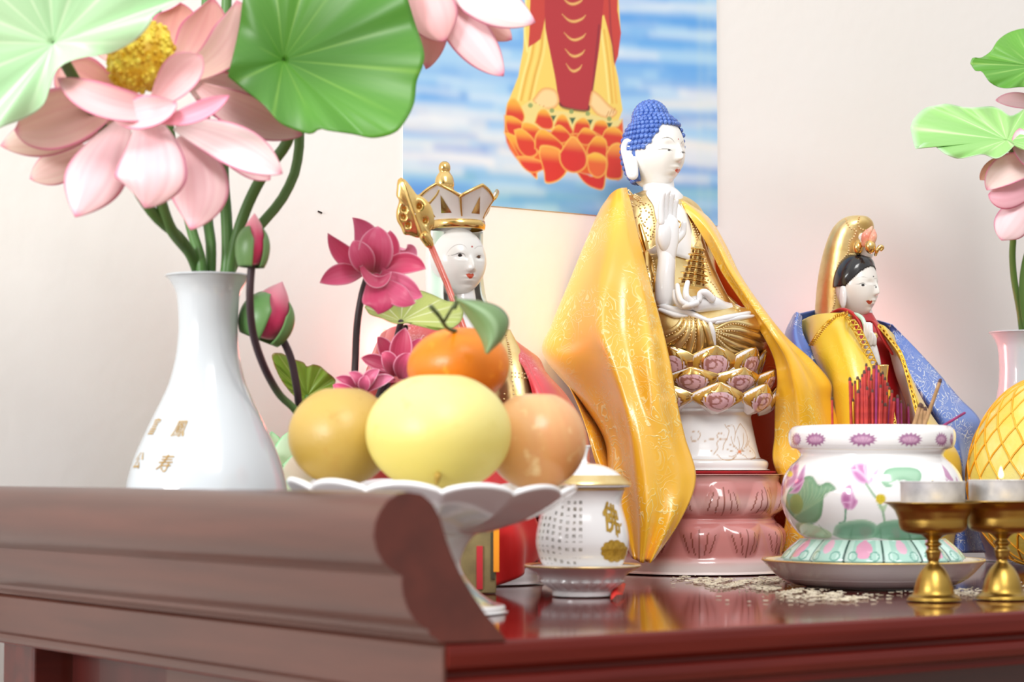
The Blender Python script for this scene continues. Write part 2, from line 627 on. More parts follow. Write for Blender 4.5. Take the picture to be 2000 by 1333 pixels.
cv = Canvas(px0 * 1000, -(pz0 + 0.44) * 1000, px1 * 1000, -pz0 * 1000, 1.9, srgb('a9d3f2'), ptf)
R2 = random.Random(3)
# sky and water brush strokes
for i in range(420):
    y = R2.uniform(-260, 440); x = R2.uniform(760, 1420)
    t = y / 430
    base = R2.choice(['5aa6ea', '7fbdf0', 'cfe4f5', 'e9eff5', '4a97e4', '9fd0f3'] if t < 0.45 else
                     ['f0eeea', 'cfe4f3', '8fbfee', '5f93dc', 'f4efe6', 'dfe9f2'])
    if t < 0.12 and x < 1050: base = R2.choice(['9ccdf4', 'c7e2f6', '7cbcf0'])
    if y > 375 + (x - 787) * 0.088 - 55: base = R2.choice(['5ea6dc', '7fbbe2', '8cc6d8', '4f95d6'])
    L_ = R2.uniform(40, 130); s_ = R2.uniform(-0.02, 0.16)
    cv.line([(x - L_, y - L_ * s_), (x, y + R2.uniform(-3, 3)), (x + L_, y + L_ * s_)], base, R2.uniform(6, 22) * 0.36, 7 * 0.36, R2.uniform(0.35, 0.8), 4)
for (x, y, L_, c, w_) in [(1300, 40, 90, '4f9fe8', 24), (1330, 90, 80, '66adec', 20), (1290, 128, 90, '5ba5ea', 18), (1350, 150, 60, '5aa4ea', 14),
                         (1330, 70, 60, 'cfe6f6', 10), (1370, 185, 40, 'eef0f0', 16), (1350, 255, 60, '9cccf2', 14), (1350, 300, 60, 'e9ecee', 30),
                         (900, 130, 70, '9fcbf0', 16), (880, 200, 80, '86bdf0', 14), (850, 235, 60, 'eaf1f6', 14), (860, 262, 70, '5f92de', 8),
                         (900, 290, 50, '5a86dc', 8), (870, 310, 90, 'f2f2f2', 18), (840, 330, 60, 'e4ecf4', 16), (860, 362, 60, '5f9fe4', 16),
                         (815, 378, 26, '4a86e0', 18), (1000, 372, 60, 'b9d6e6', 16), (1080, 392, 80, '5ba2da', 14), (960, 395, 60, '6fb2de', 12)]:
    cv.line([(x - L_, y - L_ * .06), (x, y), (x + L_, y + L_ * .08)], c, w_ * 0.36, 3, 0.8, 4)
for x in (1368, 1384):
    cv.line([(x, -200), (x, 440)], 'd8ead0', 8 * 0.36, 4, 0.25)
cv.blur(5, 2)
# standing figure: robe, feet, lotus throne (plain devotional picture)
fig = [(1045, -700), (1035, -300), (1030, -40), (1024, 40), (1022, 95), (1012, 150), (990, 205), (1000, 235), (1100, 262), (1205, 245), (1216, 215), (1207, 150),
       (1200, 120), (1212, 60), (1206, -40), (1196, -300), (1180, -700)]
cv.poly(fig, 'f3d36a', 1.2)
for x, c in ((1036, 'f8ee98'), (1042, 'e3a93f'), (1050, 'f5df7c'), (1058, 'dca03e'), (1064, 'f7e58b')):
    cv.line([(x + 4, 0), (x, 90), (x - 14, 150), (x - 24, 195)], c, 5 * .36, 2, 0.8, 6)
for x, c in ((1182, 'f8ee98'), (1188, 'e3a93f'), (1196, 'f0b44a')):
    cv.line([(x - 8, 60), (x, 120), (x + 8, 200)], c, 5 * .36, 2, 0.8, 6)
cv.poly([(1050, -700), (1042, -100), (1036, -10), (1034, 60), (1032, 92), (1046, 84), (1056, 76), (1066, 30), (1180, 30), (1196, 90), (1200, 128),
         (1207, 110), (1213, 64), (1206, 20), (1208, -60), (1180, -700)], 'c8443c', 1.2)
cv.line([(1028, -20), (1025, 60), (1030, 100)], 'f9ef9a', 5 * .36, 2, 0.9, 6)
cv.line([(1190, -10), (1193, 60), (1200, 120)], '7c2a3a', 4 * .36, 2, 0.7, 6)
cv.poly([(1066, -60), (1064, 40), (1074, 100), (1084, 150), (1092, 200), (1100, 209), (1145, 216), (1152, 205), (1162, 150), (1172, 80), (1178, 10), (1180, -60)],
        'b5363c', 1.2, smooth=3)
cv.line([(1092, 202), (1104, 211), (1145, 217), (1152, 204)], '4a1c2c', 5 * .36, 2, 0.9, 4)
cv.line([(1170, 50), (1163, 120), (1156, 190)], '6c2434', 4 * .36, 2, 0.7, 4)
for k, (x, y, w_) in enumerate([(1120, 6, 22), (1122, 40, 24), (1124, 76, 22), (1124, 108, 20), (1122, 137, 16), (1121, -40, 24), (1120, -90, 24), (1119, -150, 26)]):
    cv.line([(x - w_, y - 12), (x - w_ * .5, y - 1), (x, y + 2), (x + w_ * .6, y - 3), (x + w_ * .9, y - 10)], 'f0c070', 5 * .36, 1.5, 0.95, 6, taper=True)
cv.poly([(1040, 195), (1060, 172), (1085, 176), (1092, 200), (1078, 214), (1050, 212)], 'f8d79a', 1.5, smooth=3, grad=('e8a65c', 3))
cv.poly([(1150, 205), (1156, 178), (1170, 184), (1190, 205), (1206, 218), (1192, 232), (1168, 226)], 'f8d79a', 1.5, smooth=3, grad=('e8a65c', 3))
for (x, y) in ((1046, 205), (1053, 209), (1061, 211)): cv.line([(x - 3, y + 4), (x + 1, y - 4)], 'c98646', 1.0, 1, .7)
for (x, y) in ((1188, 222), (1194, 219), (1200, 216)): cv.line([(x - 3, y + 5), (x + 1, y - 4)], 'c98646', 1.0, 1, .7)
cv.poly([(1018, 208), (1036, 196), (1070, 214), (1150, 222), (1200, 236), (1216, 232), (1216, 262), (1018, 246)], 'ecd98a', 2)
for x, y in ((1036, 206), (1078, 216), (1116, 218), (1148, 222), (1190, 232)): cv.dot(x, y, 4.5, '8aa060', 1.0, .9)
for x, y in ((1080, 232), (1152, 240), (1190, 246), (1118, 236)): cv.poly([(x - 6, y - 6), (x + 6, y - 6), (x, y + 7)], '4a6a4a', 1.2)


def lp(pts, lo='d8402c', hi='f6b040', e=8.0):
    cv.poly(pts, 'f7c860', 1.6, smooth=4)
    c_ = np.array(pts, float); m_ = c_.mean(0)
    cv.poly(list(m_ + (c_ - m_) * .93), hi, 2.0, smooth=4, vg=(lo, .06, .48))


cv.poly([(985, 225), (1010, 240), (1100, 260), (1200, 250), (1216, 240), (1216, 345), (1185, 345), (1140, 340), (1110, 330), (1060, 330), (1020, 320), (990, 280)], 'e2602e', 2.0, smooth=3)


for q in [[(985, 260), (990, 205), (1006, 192), (1024, 222), (1020, 240), (1000, 238)],
          [(1044, 240), (1052, 218), (1066, 214), (1080, 236), (1078, 252), (1060, 252)],
          [(1082, 246), (1092, 226), (1104, 226), (1114, 246), (1120, 262), (1096, 262)],
          [(1118, 262), (1124, 240), (1140, 230), (1152, 244), (1148, 262)],
          [(1156, 256), (1164, 238), (1180, 236), (1188, 250), (1184, 270)],
          [(986, 226), (1002, 228), (1020, 240), (1020, 254), (1004, 268), (990, 256)],
          [(1018, 260), (1022, 240), (1048, 246), (1062, 264), (1050, 284), (1030, 272)],
          [(1072, 262), (1090, 244), (1108, 256), (1116, 272), (1100, 280), (1082, 278)],
          [(1126, 268), (1140, 250), (1158, 256), (1168, 272), (1148, 284), (1132, 280)],
          [(1172, 280), (1182, 254), (1200, 248), (1216, 262), (1214, 284), (1192, 290)],
          [(984, 258), (996, 276), (1010, 300), (1030, 330), (1050, 350), (1040, 300), (1010, 268)]]:
    lp(q)
for q in [[(1004, 254), (1020, 252), (1042, 272), (1050, 300), (1030, 308), (1012, 290)],
          [(1044, 290), (1046, 264), (1060, 252), (1084, 268), (1102, 288), (1090, 302), (1062, 304)],
          [(1150, 282), (1164, 266), (1182, 272), (1186, 292), (1182, 318), (1164, 318), (1146, 300)]]:
    lp(q, e=10)
cv.line([(994, 276), (1004, 300), (1024, 326), (1050, 336)], 'f08a3a', 2.0 * .5, 1.5, .8, 5)
for q, lo, hi in [([(1008, 306), (1030, 306), (1064, 318), (1064, 330), (1040, 338), (1022, 328)], 'd83c30', 'f09a50'),
                  ([(1052, 300), (1058, 284), (1090, 290), (1102, 310), (1108, 334), (1090, 354), (1066, 358), (1062, 336)], 'd83c30', 'f4a048'),
                  ([(1184, 300), (1196, 282), (1214, 284), (1216, 330), (1212, 350), (1184, 348), (1186, 322)], 'd83c30', 'f4a048'),
                  ([(1124, 334), (1144, 340), (1160, 344), (1182, 322), (1180, 368), (1160, 368), (1140, 356)], 'd43430', 'e86a40'),
                  ([(1146, 304), (1164, 298), (1184, 310), (1182, 338), (1166, 348), (1150, 334)], 'e86a38', 'f8c048'),
                  ([(1092, 300), (1116, 266), (1134, 280), (1146, 304), (1144, 326), (1126, 338), (1106, 334), (1094, 318)], 'd83a34', 'f4a04a')]:
    lp(q, lo, hi, 9)
for x in np.linspace(-300, 440, 2): pass
nx = 330
zf = np.linspace(pz0, pz0 + 0.20, 250)
zz = np.r_[zf, np.linspace(pz0 + 0.204, pz1, 30)]
xx = np.linspace(px0, px1, nx)
XX, ZZ = np.meshgrid(xx, zz)
G = np.stack([XX, np.full_like(XX, PY), ZZ], -1)
C = cv.sample(XX * 1000, -ZZ * 1000)
pm = MB().grid(G, c=C)
M_print = attrmat('glossy_print', 0.45)
po = thing('wall_poster', ((px0 + px1) / 2, PY, pz0), 'blue poster of a red robed figure on an orange lotus, fixed to the wall', 'poster')
pm.build('printed_face', M_print, po)
MB().box((px0 - 0.0002, PY + 0.0002, pz0 - 0.0002), (px1 + 0.0002, PY + 0.0007, pz1)).build('paper_backing', mat('white_paper', 'f4f4f2', 0.7), po, smooth=False)
# ------------------------------------------------------------------ helpers for text on round bodies
def text_mesh(ch):
    cu = bpy.data.curves.new('t', 'FONT')
    cu.body = ch
    cu.resolution_u = 2
    o = bpy.data.objects.new('t', cu)
    COL.objects.link(o)
    dg = bpy.context.evaluated_depsgraph_get()
    me = o.evaluated_get(dg).to_mesh()
    V = np.array([v.co[:2] for v in me.vertices]); F = [tuple(p.vertices) for p in me.polygons]
    o.evaluated_get(dg).to_mesh_clear()
    bpy.data.objects.remove(o); bpy.data.curves.remove(cu)
    if len(V) == 0:
        return None
    c = (V.max(0) + V.min(0)) / 2
    V = (V - c) / max((V.max(0) - V.min(0)).max(), 1e-6)
    return V, F


def on_lathe(V, cen, prof, off):
    """V: (angle,z) -> point on a lathed profile, pushed out by off"""
    pr = np.array(sorted([(z, r) for r, z in prof]))
    r = np.interp(V[:, 1], pr[:, 0], pr[:, 1]) + off
    return np.stack([cen[0] + r * np.cos(V[:, 0]), cen[1] + r * np.sin(V[:, 0]), cen[2] + V[:, 1]], -1)


def tf_lathe(cen, prof_r):
    """photo pixel -> (angle*R0, -z) on the near side of a lathed body; prof_r(z) radius"""
    def f(x, y):
        r = ray(x, y)
        z = 0.05
        q = None
        for _ in range(6):
            R = prof_r(z)
            a = r[0] ** 2 + r[1] ** 2
            ox, oy = CAMP[0] - cen[0], CAMP[1] - cen[1]
            b = 2 * (ox * r[0] + oy * r[1]); c = ox * ox + oy * oy - R * R
            D = b * b - 4 * a * c
            t = (-b - math.sqrt(max(D, 0))) / (2 * a)
            q = CAMP + r * t
            z = q[2] - cen[2]
        return (math.atan2(q[1] - cen[1], q[0] - cen[0]), z)
    return f


def rot_z(a):
    c, s = math.cos(a), math.sin(a)
    return np.array([[c, -s, 0], [s, c, 0], [0, 0, 1]])


def rot_axis(ax, a):
    return np.array(Matrix.Rotation(a, 3, Vector(ax)))


# ------------------------------------------------------------------ white vases
M_vase = mat('cool_white_porcelain', 'ccd3d8', 0.16, coat=0.7, vary=(8, 'c8d0d5', 0.4, 0.7))

def vase(c, k, label):
    v = thing('porcelain_vase', c, label, 'vase', None)
    mm = 1.27 / FPX * k
    pr = [(98, 0), (101, 3), (103, 14), (112, 40), (130, 80), (149, 130), (158, 180), (154, 226), (138, 280), (108, 347), (88, 388), (74, 422), (63, 468), (58.5, 510), (58, 540), (61, 584), (67, 604), (77, 620), (84, 627.5),
          (82.5, 629.5), (72, 618), (58, 600), (54, 560), (54, 500), (60, 450)]
    pr = [(r * mm, z * mm) for r, z in pr]
    pr = [(pr[0][0], 0)] + pr[1:]
    MB().lathe([(0.0, 0.0005)] + pr, c, 96, res=130).build('body', M_vase, v)
    rim = [(82.5, 625.6), (85.2, 627.6), (84.0, 630.4), (81.0, 628.8)]
    MB().lathe([(r * mm, z * mm) for r, z in rim + rim[:1]], c, 96).build('rim', M_vase, v)
    return v, pr, mm


VC = axis(404, 1.272)
v1, vpr, vmm = vase(VC, 1.0, 'large white porcelain vase with small gold characters, left end of the altar')
g = MB()
vfine = [tuple(p) for p in spline(np.array(vpr[:18]), 200)]
ftf = tf_lathe(VC, lambda z: np.interp(z, [p[1] for p in vfine], [p[0] for p in vfine]))
for ch, (x, y) in zip('富鳳公寿', [(303, 833), (352, 838), (272, 900), (323, 905)]):
    tm = text_mesh(ch)
    if tm is None: continue
    V, F = tm
    a0, z0 = ftf(x, y)
    s = 0.0100
    V2 = np.stack([a0 + V[:, 0] * s * 0.95 / 0.043 + V[:, 1] * s * 0.3 / 0.043, z0 + V[:, 1] * s], -1)
    g.add(on_lathe(V2, VC, vfine, 0.0006), F)
g.build('gold_characters', mat('gold_glaze', 'a47c28', 0.45, vary=(200, 'b8923a', .4, .7)), v1, smooth=False)
VC2 = axis(1996, 1.79)
v2, _, _ = vase(VC2, 1.0, 'white porcelain vase behind the netted pomelo, right end of the altar')

# ------------------------------------------------------------------ fruit stand
FC = axis(836, 1.14); fk = 1.14 / FPX
fs = thing('fruit_stand', FC, 'white scalloped pedestal fruit dish holding pears and a tangerine', 'dish')
tlt = rot_axis((CR[0], CR[1], 0), 0) @ rot_axis((CF[0], CF[1], 0), math.radians(1.6))
zr = 0.0655
base_h = 0.040


def scal(G, a):
    # G: rings x seg, scallop grows towards the rim
    rr = np.hypot(G[..., 0], G[..., 1])
    k = smooth01((rr - 0.035) / 0.04)
    w = np.abs(np.sin(a * 6))
    f = 1 + k * (w ** 0.6 - 0.6) * 0.045
    G[..., 0] *= f; G[..., 1] *= f
    G[..., 2] += k * (w ** 0.7 - 0.55) * 0.0040
    return G


pl = [(0.0, 0.0425), (0.018, 0.0418), (0.026, 0.0415), (0.036, 0.044), (0.052, 0.050), (0.064, 0.0565), (0.073, 0.0625), (0.0755, 0.0648),
      (0.0745, 0.0668), (0.071, 0.0655), (0.062, 0.0605), (0.050, 0.0540), (0.034, 0.0480), (0.018, 0.0455), (0.0, 0.0450)]
MB().lathe(pl, FC, 192, fn=scal, res=70, tilt=tlt).build('scalloped_plate', M_porc, fs)
ped = [(0.0, 0.0425), (0.0255, 0.042), (0.0235, 0.039), (0.0200, 0.034), (0.0178, 0.029), (0.0170, 0.026), (0.0176, 0.0225), (0.020, 0.018), (0.0262, 0.011), (0.034, 0.0055),
       (0.0402, 0.0035), (0.0405, 0.0008), (0.039, 0.0), (0.0, 0.0)]
pz = spline(ped, 60)
mb = MB()
a = np.linspace(0, 2 * np.pi, 96, endpoint=False)
G = np.stack([np.outer(pz[:, 0], np.cos(a)), np.outer(pz[:, 0], np.sin(a)), np.outer(pz[:, 1], np.ones(96))], -1) + FC
z = pz[:, 1]
C = np.ones((60, 96, 3)) * srgb('f0f0f0')
ph = (a * 7) % (2 * np.pi)
for i in range(60):
    if 0.004 < z[i] < 0.016:
        k = (z[i] - 0.004) / 0.012
        C[i][:] = srgb('e8e9e4')
        s1 = np.abs(np.sin(a * 5 + k)) > 0.7
        C[i][s1] = srgb('8fb0b4')
        s2 = np.abs(np.sin(a * 5 + 1 + k)) > 0.88
        C[i][s2] = srgb('b7c39a')
    elif 0.016 <= z[i] < 0.019:
        C[i][:] = srgb('e8cf9a')
mb.grid(G, False, True, C)
mb.build('pedestal', M_porc_paint, fs)


# ------------------------------------------------------------------ fruit
def fruit(name, px, py, d, rx, rz, c1, c2, label, cat, dimple=0.16, tilt=(0, 0), blush=None, rough=0.35, bottomdimple=0.1, speck='a88a3a'):
    k = d / FPX
    cc = P(px, py, d)
    n1, n2 = 96, 64
    ph = np.linspace(0, np.pi, n2); a = np.linspace(0, 2 * np.pi, n1, endpoint=False)
    r = np.sin(ph)[:, None] * np.ones(n1)
    zz_ = np.cos(ph)[:, None] * np.ones(n1)
    s = (r ** 2)
    zz_ = zz_ - dimple * np.exp(-(r / 0.2) ** 2) * (zz_ > 0) + bottomdimple * np.exp(-(r / 0.2) ** 2) * (zz_ < 0)
    wob = 1 + 0.012 * np.sin(a * 3 + 1)[None, :] * r + 0.01 * np.sin(a * 5)[None, :] * r
    G = np.stack([r * np.cos(a) * wob * rx * k, r * np.sin(a) * wob * rx * k, zz_ * rz * k], -1)
    R = rot_axis((CR[0], CR[1], 0), tilt[0]) @ rot_axis((CF[0], CF[1], 0), tilt[1])
    G = G @ R.T
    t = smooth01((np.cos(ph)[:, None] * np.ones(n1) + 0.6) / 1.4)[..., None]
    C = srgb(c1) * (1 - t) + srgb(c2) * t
    if blush:
        st = 0.5 + 0.5 * np.sin(a * 17 + 3 * np.sin(ph * 2)[:, None]) * np.sin(a * 7)[None, :]
        b_ = np.clip(np.cos(a - blush[1]), 0, 1)[None, :] * r * (0.5 + 0.5 * st)
        C = C * (1 - b_[..., None] * blush[2]) + srgb(blush[0]) * b_[..., None] * blush[2]
    f = thing(name, cc - [0, 0, rz * k * 0.98], label, cat)
    m = mat(name + '_skin', rough=rough, attr=True, vary=(95, speck, 0.60, 0.78), sss=0.15, bump=(420, 0.3, 0.0006), coat=0.0)
    MB().grid(G + cc, False, True, C).build('skin', m, f)
    return f, cc, k, R


f1, c_, k_, R_ = fruit('asian_pear', 858, 846, 1.118, 142, 118, 'd8c768', 'e6da8e', 'large pale yellow pear at the front of the white fruit dish', 'pear', dimple=0.10, tilt=(0.0, 0.0), bottomdimple=0.05, speck='d8c870', rough=0.42)
f2, c2_, k2_, R2_ = fruit('asian_pear', 668, 852, 1.155, 104, 98, 'b09040', 'c4a458', 'golden yellow pear on the left side of the white fruit dish', 'pear', dimple=0.12, speck='b08a3c', rough=0.42, blush=('c8883c', 0.6, .35))
f3, c3_, k3_, R3_ = fruit('apple', 1048, 862, 1.15, 98, 97, 'cf9856', 'e4b680', 'peach coloured streaky apple on the right side of the white fruit dish', 'apple', dimple=0.13, blush=('d98a5c', -1.4, .55), speck='f0d49a', rough=0.28)
f4, c4_, k4_, R4_ = fruit('tangerine', 896, 716, 1.178, 100, 77, 'd87410', 'e2800f', 'orange tangerine with a leaf, resting on top of the pears', 'tangerine', dimple=0.08, speck='f4a02c', rough=0.36, tilt=(-.05, -.08))
# pear calyx
MB().tube([P(855, 930, 1.088), P(853, 945, 1.092)], [0.0018, 0.0009], 8).build('calyx', mat('calyx_brown', 'a88838', 0.8), f1)
# tangerine stem and leaf
st = MB()
st.tube([P(890, 648, 1.165), P(872, 640, 1.15), P(858, 618, 1.14), P(842, 600, 1.135)], [0.0013, 0.0010, 0.0011, 0.0013], 8, res=12)
st.tube([P(868, 628, 1.146), P(880, 607, 1.14), P(888, 595, 1.135)], [0.0009, 0.0008], 8, res=8)
st.tube([P(888, 600, 1.135), P(892, 588, 1.134), P(889, 580, 1.134)], [0.0014, 0.0010], 8, res=6)
st.build('stem', mat('green_brown_stem', '55603a', 0.7, vary=(300, '3d4a2c', .4, .6)), f4)
LEFT_ = [(892, 586), (905, 606), (922, 628), (938, 656), (950, 690)]
RIGHT_ = [(894, 583), (930, 588), (968, 596), (991, 622), (984, 658)]
rows = []
for i in range(6):
    t = i / 5
    a_ = spline(np.array([(892, 585), (906, 610), (926, 640), (940, 664), (948, 690)]), 6)[i]
    b_ = spline(np.array([(893, 584), (946, 590), (988, 610), (990, 650), (952, 692)]), 6)[i]
    m_ = (a_ + b_) / 2
    rows.append([(a_[0], a_[1], 1.128 + 0.004 * t), (a_[0] * .6 + b_[0] * .4, a_[1] * .6 + b_[1] * .4, 1.119), (m_[0] * .3 + b_[0] * .7, m_[1] * .3 + b_[1] * .7, 1.124), (b_[0], b_[1], 1.131)])
G = surf(rows, 30, 20)
C = np.ones((30, 20, 3)) * srgb('6f8c5c')
C[:, 8:10] = srgb('8aa67a')
C[:, 17:] = srgb('4a6640')
MB().grid(G, c=C).build('leaf', M_leaf, f4, solid=0.0005)

# ------------------------------------------------------------------ tea cup on its saucer
TC = axis(1137, 1.285); tk = 1.285 / FPX


def zc(py, d=1.285): return zat(py, d) - T


sc = thing('saucer', TC, 'white ribbed saucer with gilt edge under the lidded tea cup', 'saucer')


def ribs(G, a):
    rr = np.hypot(G[..., 0], G[..., 1]); z = G[..., 2]
    k = np.exp(-((z - 0.009) / 0.0045) ** 2) * (rr > 0.018) * (np.arange(len(G)) < len(G) * 0.45)[:, None]
    f = 1 + k * np.abs(np.sin(a * 11)) * 0.09
    G[..., 0] *= f; G[..., 1] *= f
    return G


spr = [(0, 0.0012), (0.0165, 0.001), (0.0172, 0), (0.0178, 0.0008), (0.0180, 0.0035), (0.0215, 0.0068), (0.0262, 0.0125), (0.0335, 0.0168), (0.0343, 0.0178), (0.0335, 0.0183), (0.024, 0.0150),
       (0.018, 0.0118), (0.0, 0.0110)]
MB().lathe(spr, TC, 160, res=90, fn=ribs).build('ribbed_body', M_porc, sc)
MB().lathe([(0.0343, 0.0172), (0.0347, 0.0180), (0.0338, 0.0187), (0.0312, 0.0180)], TC, 96).build('gilt_edge', M_gold_soft, sc)
CC = TC + [0, 0, 0.0113]
cup = thing('tea_cup', CC, 'white lidded tea cup with gold character and rows of tiny script', 'cup')
cpr_px = [(62, 1121), (70, 1112), (82, 1095), (90, 1070), (91, 1050), (87, 1025), (80, 1000), (77, 985), (78, 972), (82, 960), (84, 955)]
cpr = [(r * tk, zat(y, 1.285) - CC[2]) for r, y in cpr_px]
cpr = [(0, 0), (0.0165, 0)] + cpr + [(cpr[-1][0] - 0.0015, cpr[-1][1] + 0.0003), (cpr[-1][0] - 0.003, cpr[-1][1] - 0.006), (0.02, 0.004), (0, 0.003)]
MB().lathe(cpr, CC, 112, res=110).build('cup_body', M_porc, cup)
cz = zat(955, 1.285) - CC[2]
MB().lathe([(0.0248, cz - 0.0012), (0.0256, cz - 0.0006), (0.0257, cz + 0.0002), (0.0250, cz + 0.0004)], CC, 96).build('silver_rim_band', M_gold_soft, cup)
lid = MB().lathe([(0, cz + 0.0012), (0.0255, cz + 0.0006), (0.0285, cz + 0.0022), (0.0288, cz + 0.0030), (0.0262, cz + 0.0048), (0.0225, cz + 0.0085), (0.0175, cz + 0.0118), (0.011, cz + 0.0142),
                  (0.0045, cz + 0.0152), (0.0030, cz + 0.0165), (0.0030, cz + 0.0195), (0.0042, cz + 0.0238), (0.0052, cz + 0.0250), (0.0045, cz + 0.0256), (0, cz + 0.0258)], CC, 96, res=90).build('lid', M_porc, cup)
MB().lathe([(0.0291, cz + 0.0022), (0.0292, cz + 0.0030), (0.0266, cz + 0.0051), (0.0238, cz + 0.0079)], CC, 96).build('gilt_band', M_gold_soft, lid)
ctf = tf_lathe(CC, lambda z: np.interp(z, [p[1] for p in cpr[1:13]], [p[0] for p in cpr[1:13]]))
M_script = mat('dark_gold_script', '7d7458', 0.4, metal=0.2, vary=(400, '4c4a40', .4, .6))
g = MB()
chs = '觀自在菩薩行深般若波羅蜜多時照見五蘊皆空度一切苦厄舍利子色不異空空不異色色即是空空即是色受想行識亦復如是舍利子是諸法空相不生不滅不垢不淨不增不減是故空中無色無受想行識無眼耳鼻舌身意無色聲香味觸法'
TMC = {}
cols_x = [1134, 1121, 1107, 1093, 1080, 1069, 1060, 1053, 1048]
rows_n = [9, 10, 10, 9, 9, 8, 8, 7, 6]
kx = 0
for ci, x in enumerate(cols_x):
    a0, _ = ctf(x, 1050)
    for rj in range(rows_n[ci]):
        y = 982 + rj * 13.2 + (0 if ci < 3 else 13 * min(ci - 2, 3) * 0.8)
        if y > 1112: continue
        ch = chs[kx % len(chs)]; kx += 1
        if ch not in TMC: TMC[ch] = text_mesh(ch)
        if TMC[ch] is None: continue
        V, F = TMC[ch]
        _, z0 = ctf(1120, y)
        s = 0.0021
        g.add(on_lathe(np.stack([a0 + V[:, 0] * s / 0.026, z0 + V[:, 1] * s], -1), CC, cpr[:13], 0.0002), F)
g.build('script_rows', M_script, cup, smooth=False)
g = MB()
V, F = text_mesh('佛')
a0, z0 = ctf(1194, 1013)
for dx in np.linspace(-0.0004, 0.0004, 3):
    for dy in (-0.0003, 0.0003):
        s = 0.0175
        V2 = np.stack([a0 + (V[:, 0] * s * 0.62 + dx + V[:, 1] * 0.0012) / 0.024, z0 + V[:, 1] * s + dy - V[:, 0] * 0.004], -1)
        g.add(on_lathe(V2, CC, cpr[:13], 0.0003 + abs(dx) * 0.05), F)
# lotus blossom medallion under the character and its stem
for i in range(0):
    t = i / 12
    an = math.pi * 2 * t
    x_, y_ = 1199 + 22 * math.cos(an), 1077 + 19 * math.sin(an)
    pts = []
    for q in range(10):
        w = 2 * math.pi * q / 10
        pts.append(ctf(x_ + 6 * math.cos(w), y_ + 5 * math.sin(w)))
    g.add(on_lathe(np.array(pts), CC, cpr[:13], 0.0004), [tuple(range(10))])
Gm = []
for rr_ in np.linspace(0.02, 1, 9):
    ring = [ctf(1199 + (24 + 2.6 * abs(math.sin(w * 6))) * rr_ * math.cos(w), 1077 + (20 + 2.6 * abs(math.sin(w * 6))) * rr_ * math.sin(w)) for w in np.linspace(0, 2 * np.pi, 60, endpoint=False)]
    Gm.append(on_lathe(np.array(ring), CC, cpr[:13], 0.00035 + .0002 * (1 - rr_)))
g.grid(np.array(Gm), False, True)
for a_, b_ in [((1212, 1022), (1210, 1062)), ((1203, 1030), (1206, 1050))]:
    pts = [ctf(a_[0] - 1, a_[1]), ctf(a_[0] + 1.3, a_[1]), ctf(b_[0] + 1.3, b_[1]), ctf(b_[0] - 1, b_[1])]
    g.add(on_lathe(np.array(pts), CC, cpr[:13], 0.0003), [(0, 1, 2, 3)])
g.build('gold_character', mat('gold_leaf_print', 'c6a03c', 0.4, metal=0.35, vary=(500, 'a8842c', .4, .65)), cup, smooth=False)

# ------------------------------------------------------------------ incense burner on its plate
BC = axis(1703, 1.39); bk = 1.39 / FPX
plate = thing('plate', BC, 'shallow white plate under the lotus painted incense burner', 'plate')
MB().lathe([(0, 0.0012), (0.040, 0.001), (0.0425, 0.0), (0.0445, 0.0008), (0.052, 0.0018), (0.061, 0.0068), (0.0688, 0.0148), (0.0706, 0.0166), (0.0700, 0.0174), (0.0675, 0.0164), (0.0605, 0.0090),
            (0.0560, 0.0046), (0.02, 0.0043), (0, 0.0043)], BC, 128, res=80).build('glazed_body', M_porc, plate)
MB().lathe([(0.0700, 0.0160), (0.0709, 0.0168), (0.0702, 0.0177), (0.0692, 0.0173)], BC, 96).build('gilt_edge', M_gold_soft, plate)
IC = BC + [0, 0, 0.0050]


def bz(py): return zat(py, 1.39) - IC[2]


bpr_px = [(150, 1095), (163, 1094), (168, 1090), (160, 1078), (148, 1066), (136, 1056), (132, 1051), (146, 1040), (165, 1015), (176, 985), (177, 958), (170, 930), (157, 910), (143, 897), (138, 888), (144, 879),
          (156, 874), (161, 862), (161, 846), (155, 836), (146, 832), (138, 836), (134, 850), (133, 880)]
bpr = [(r * bk, bz(y)) for r, y in bpr_px]
bpr[0] = (bpr[0][0], 0.0); 
bfull = spline(np.array([(0.02, 0.0005)] + bpr + [(0.02, bz(885))]), 260)
outer = bfull[(bfull[:, 1] <= bz(832) + 1e-4)][:200]
zz_o = [p[1] for p in bpr[:21]]; rr_o = [p[0] for p in bpr[:21]]
btf0 = tf_lathe(IC, lambda z: np.interp(z, zz_o, rr_o))


def btf(x, y):
    a_, z_ = btf0(x, y)
    return (((a_ + math.pi * 2) % (2 * math.pi)) * 1000 * 0.055, -z_ * 1000)


hb = bz(832) * 1000
bc = Canvas(0, -hb - 2, 2 * math.pi * 55, 2, 2.6, srgb('f3f3f3'), btf)
bc.ks = 0.33
# rim lotus motifs
for x0 in (1556, 1593, 1685, 1777, 1838, 1858):
    w_ = 26 if 1590 < x0 < 1800 else (20 if x0 > 1800 else 10)
    w_ = {1556: 9, 1593: 20, 1685: 28, 1777: 24, 1838: 12, 1858: 3}[x0]
    bc.poly([(x0 + math.cos(q) * w_ * (1.05 if i_ % 2 else .80), 859 - math.sin(q) * (15 if i_ % 2 else 9.5)) for i_, q in enumerate(np.linspace(0, 2 * math.pi, 31)[:-1])], '9c5f90', 1.2, .95)
    bc.dot(x0, 859, w_ * .62, 'd8b2cc', 4.0, .85, ry=6)
    for u_ in (-.5, -.2, .2, .5): bc.line([(x0 + u_ * w_ * .4, 864), (x0 + u_ * w_, 852)], '9c5f90', .4, .3, .6)
bc.line([(1560, 877), (1700, 879), (1850, 877)], 'c9b06a', 1.0 * .33, .4, .6, 6)
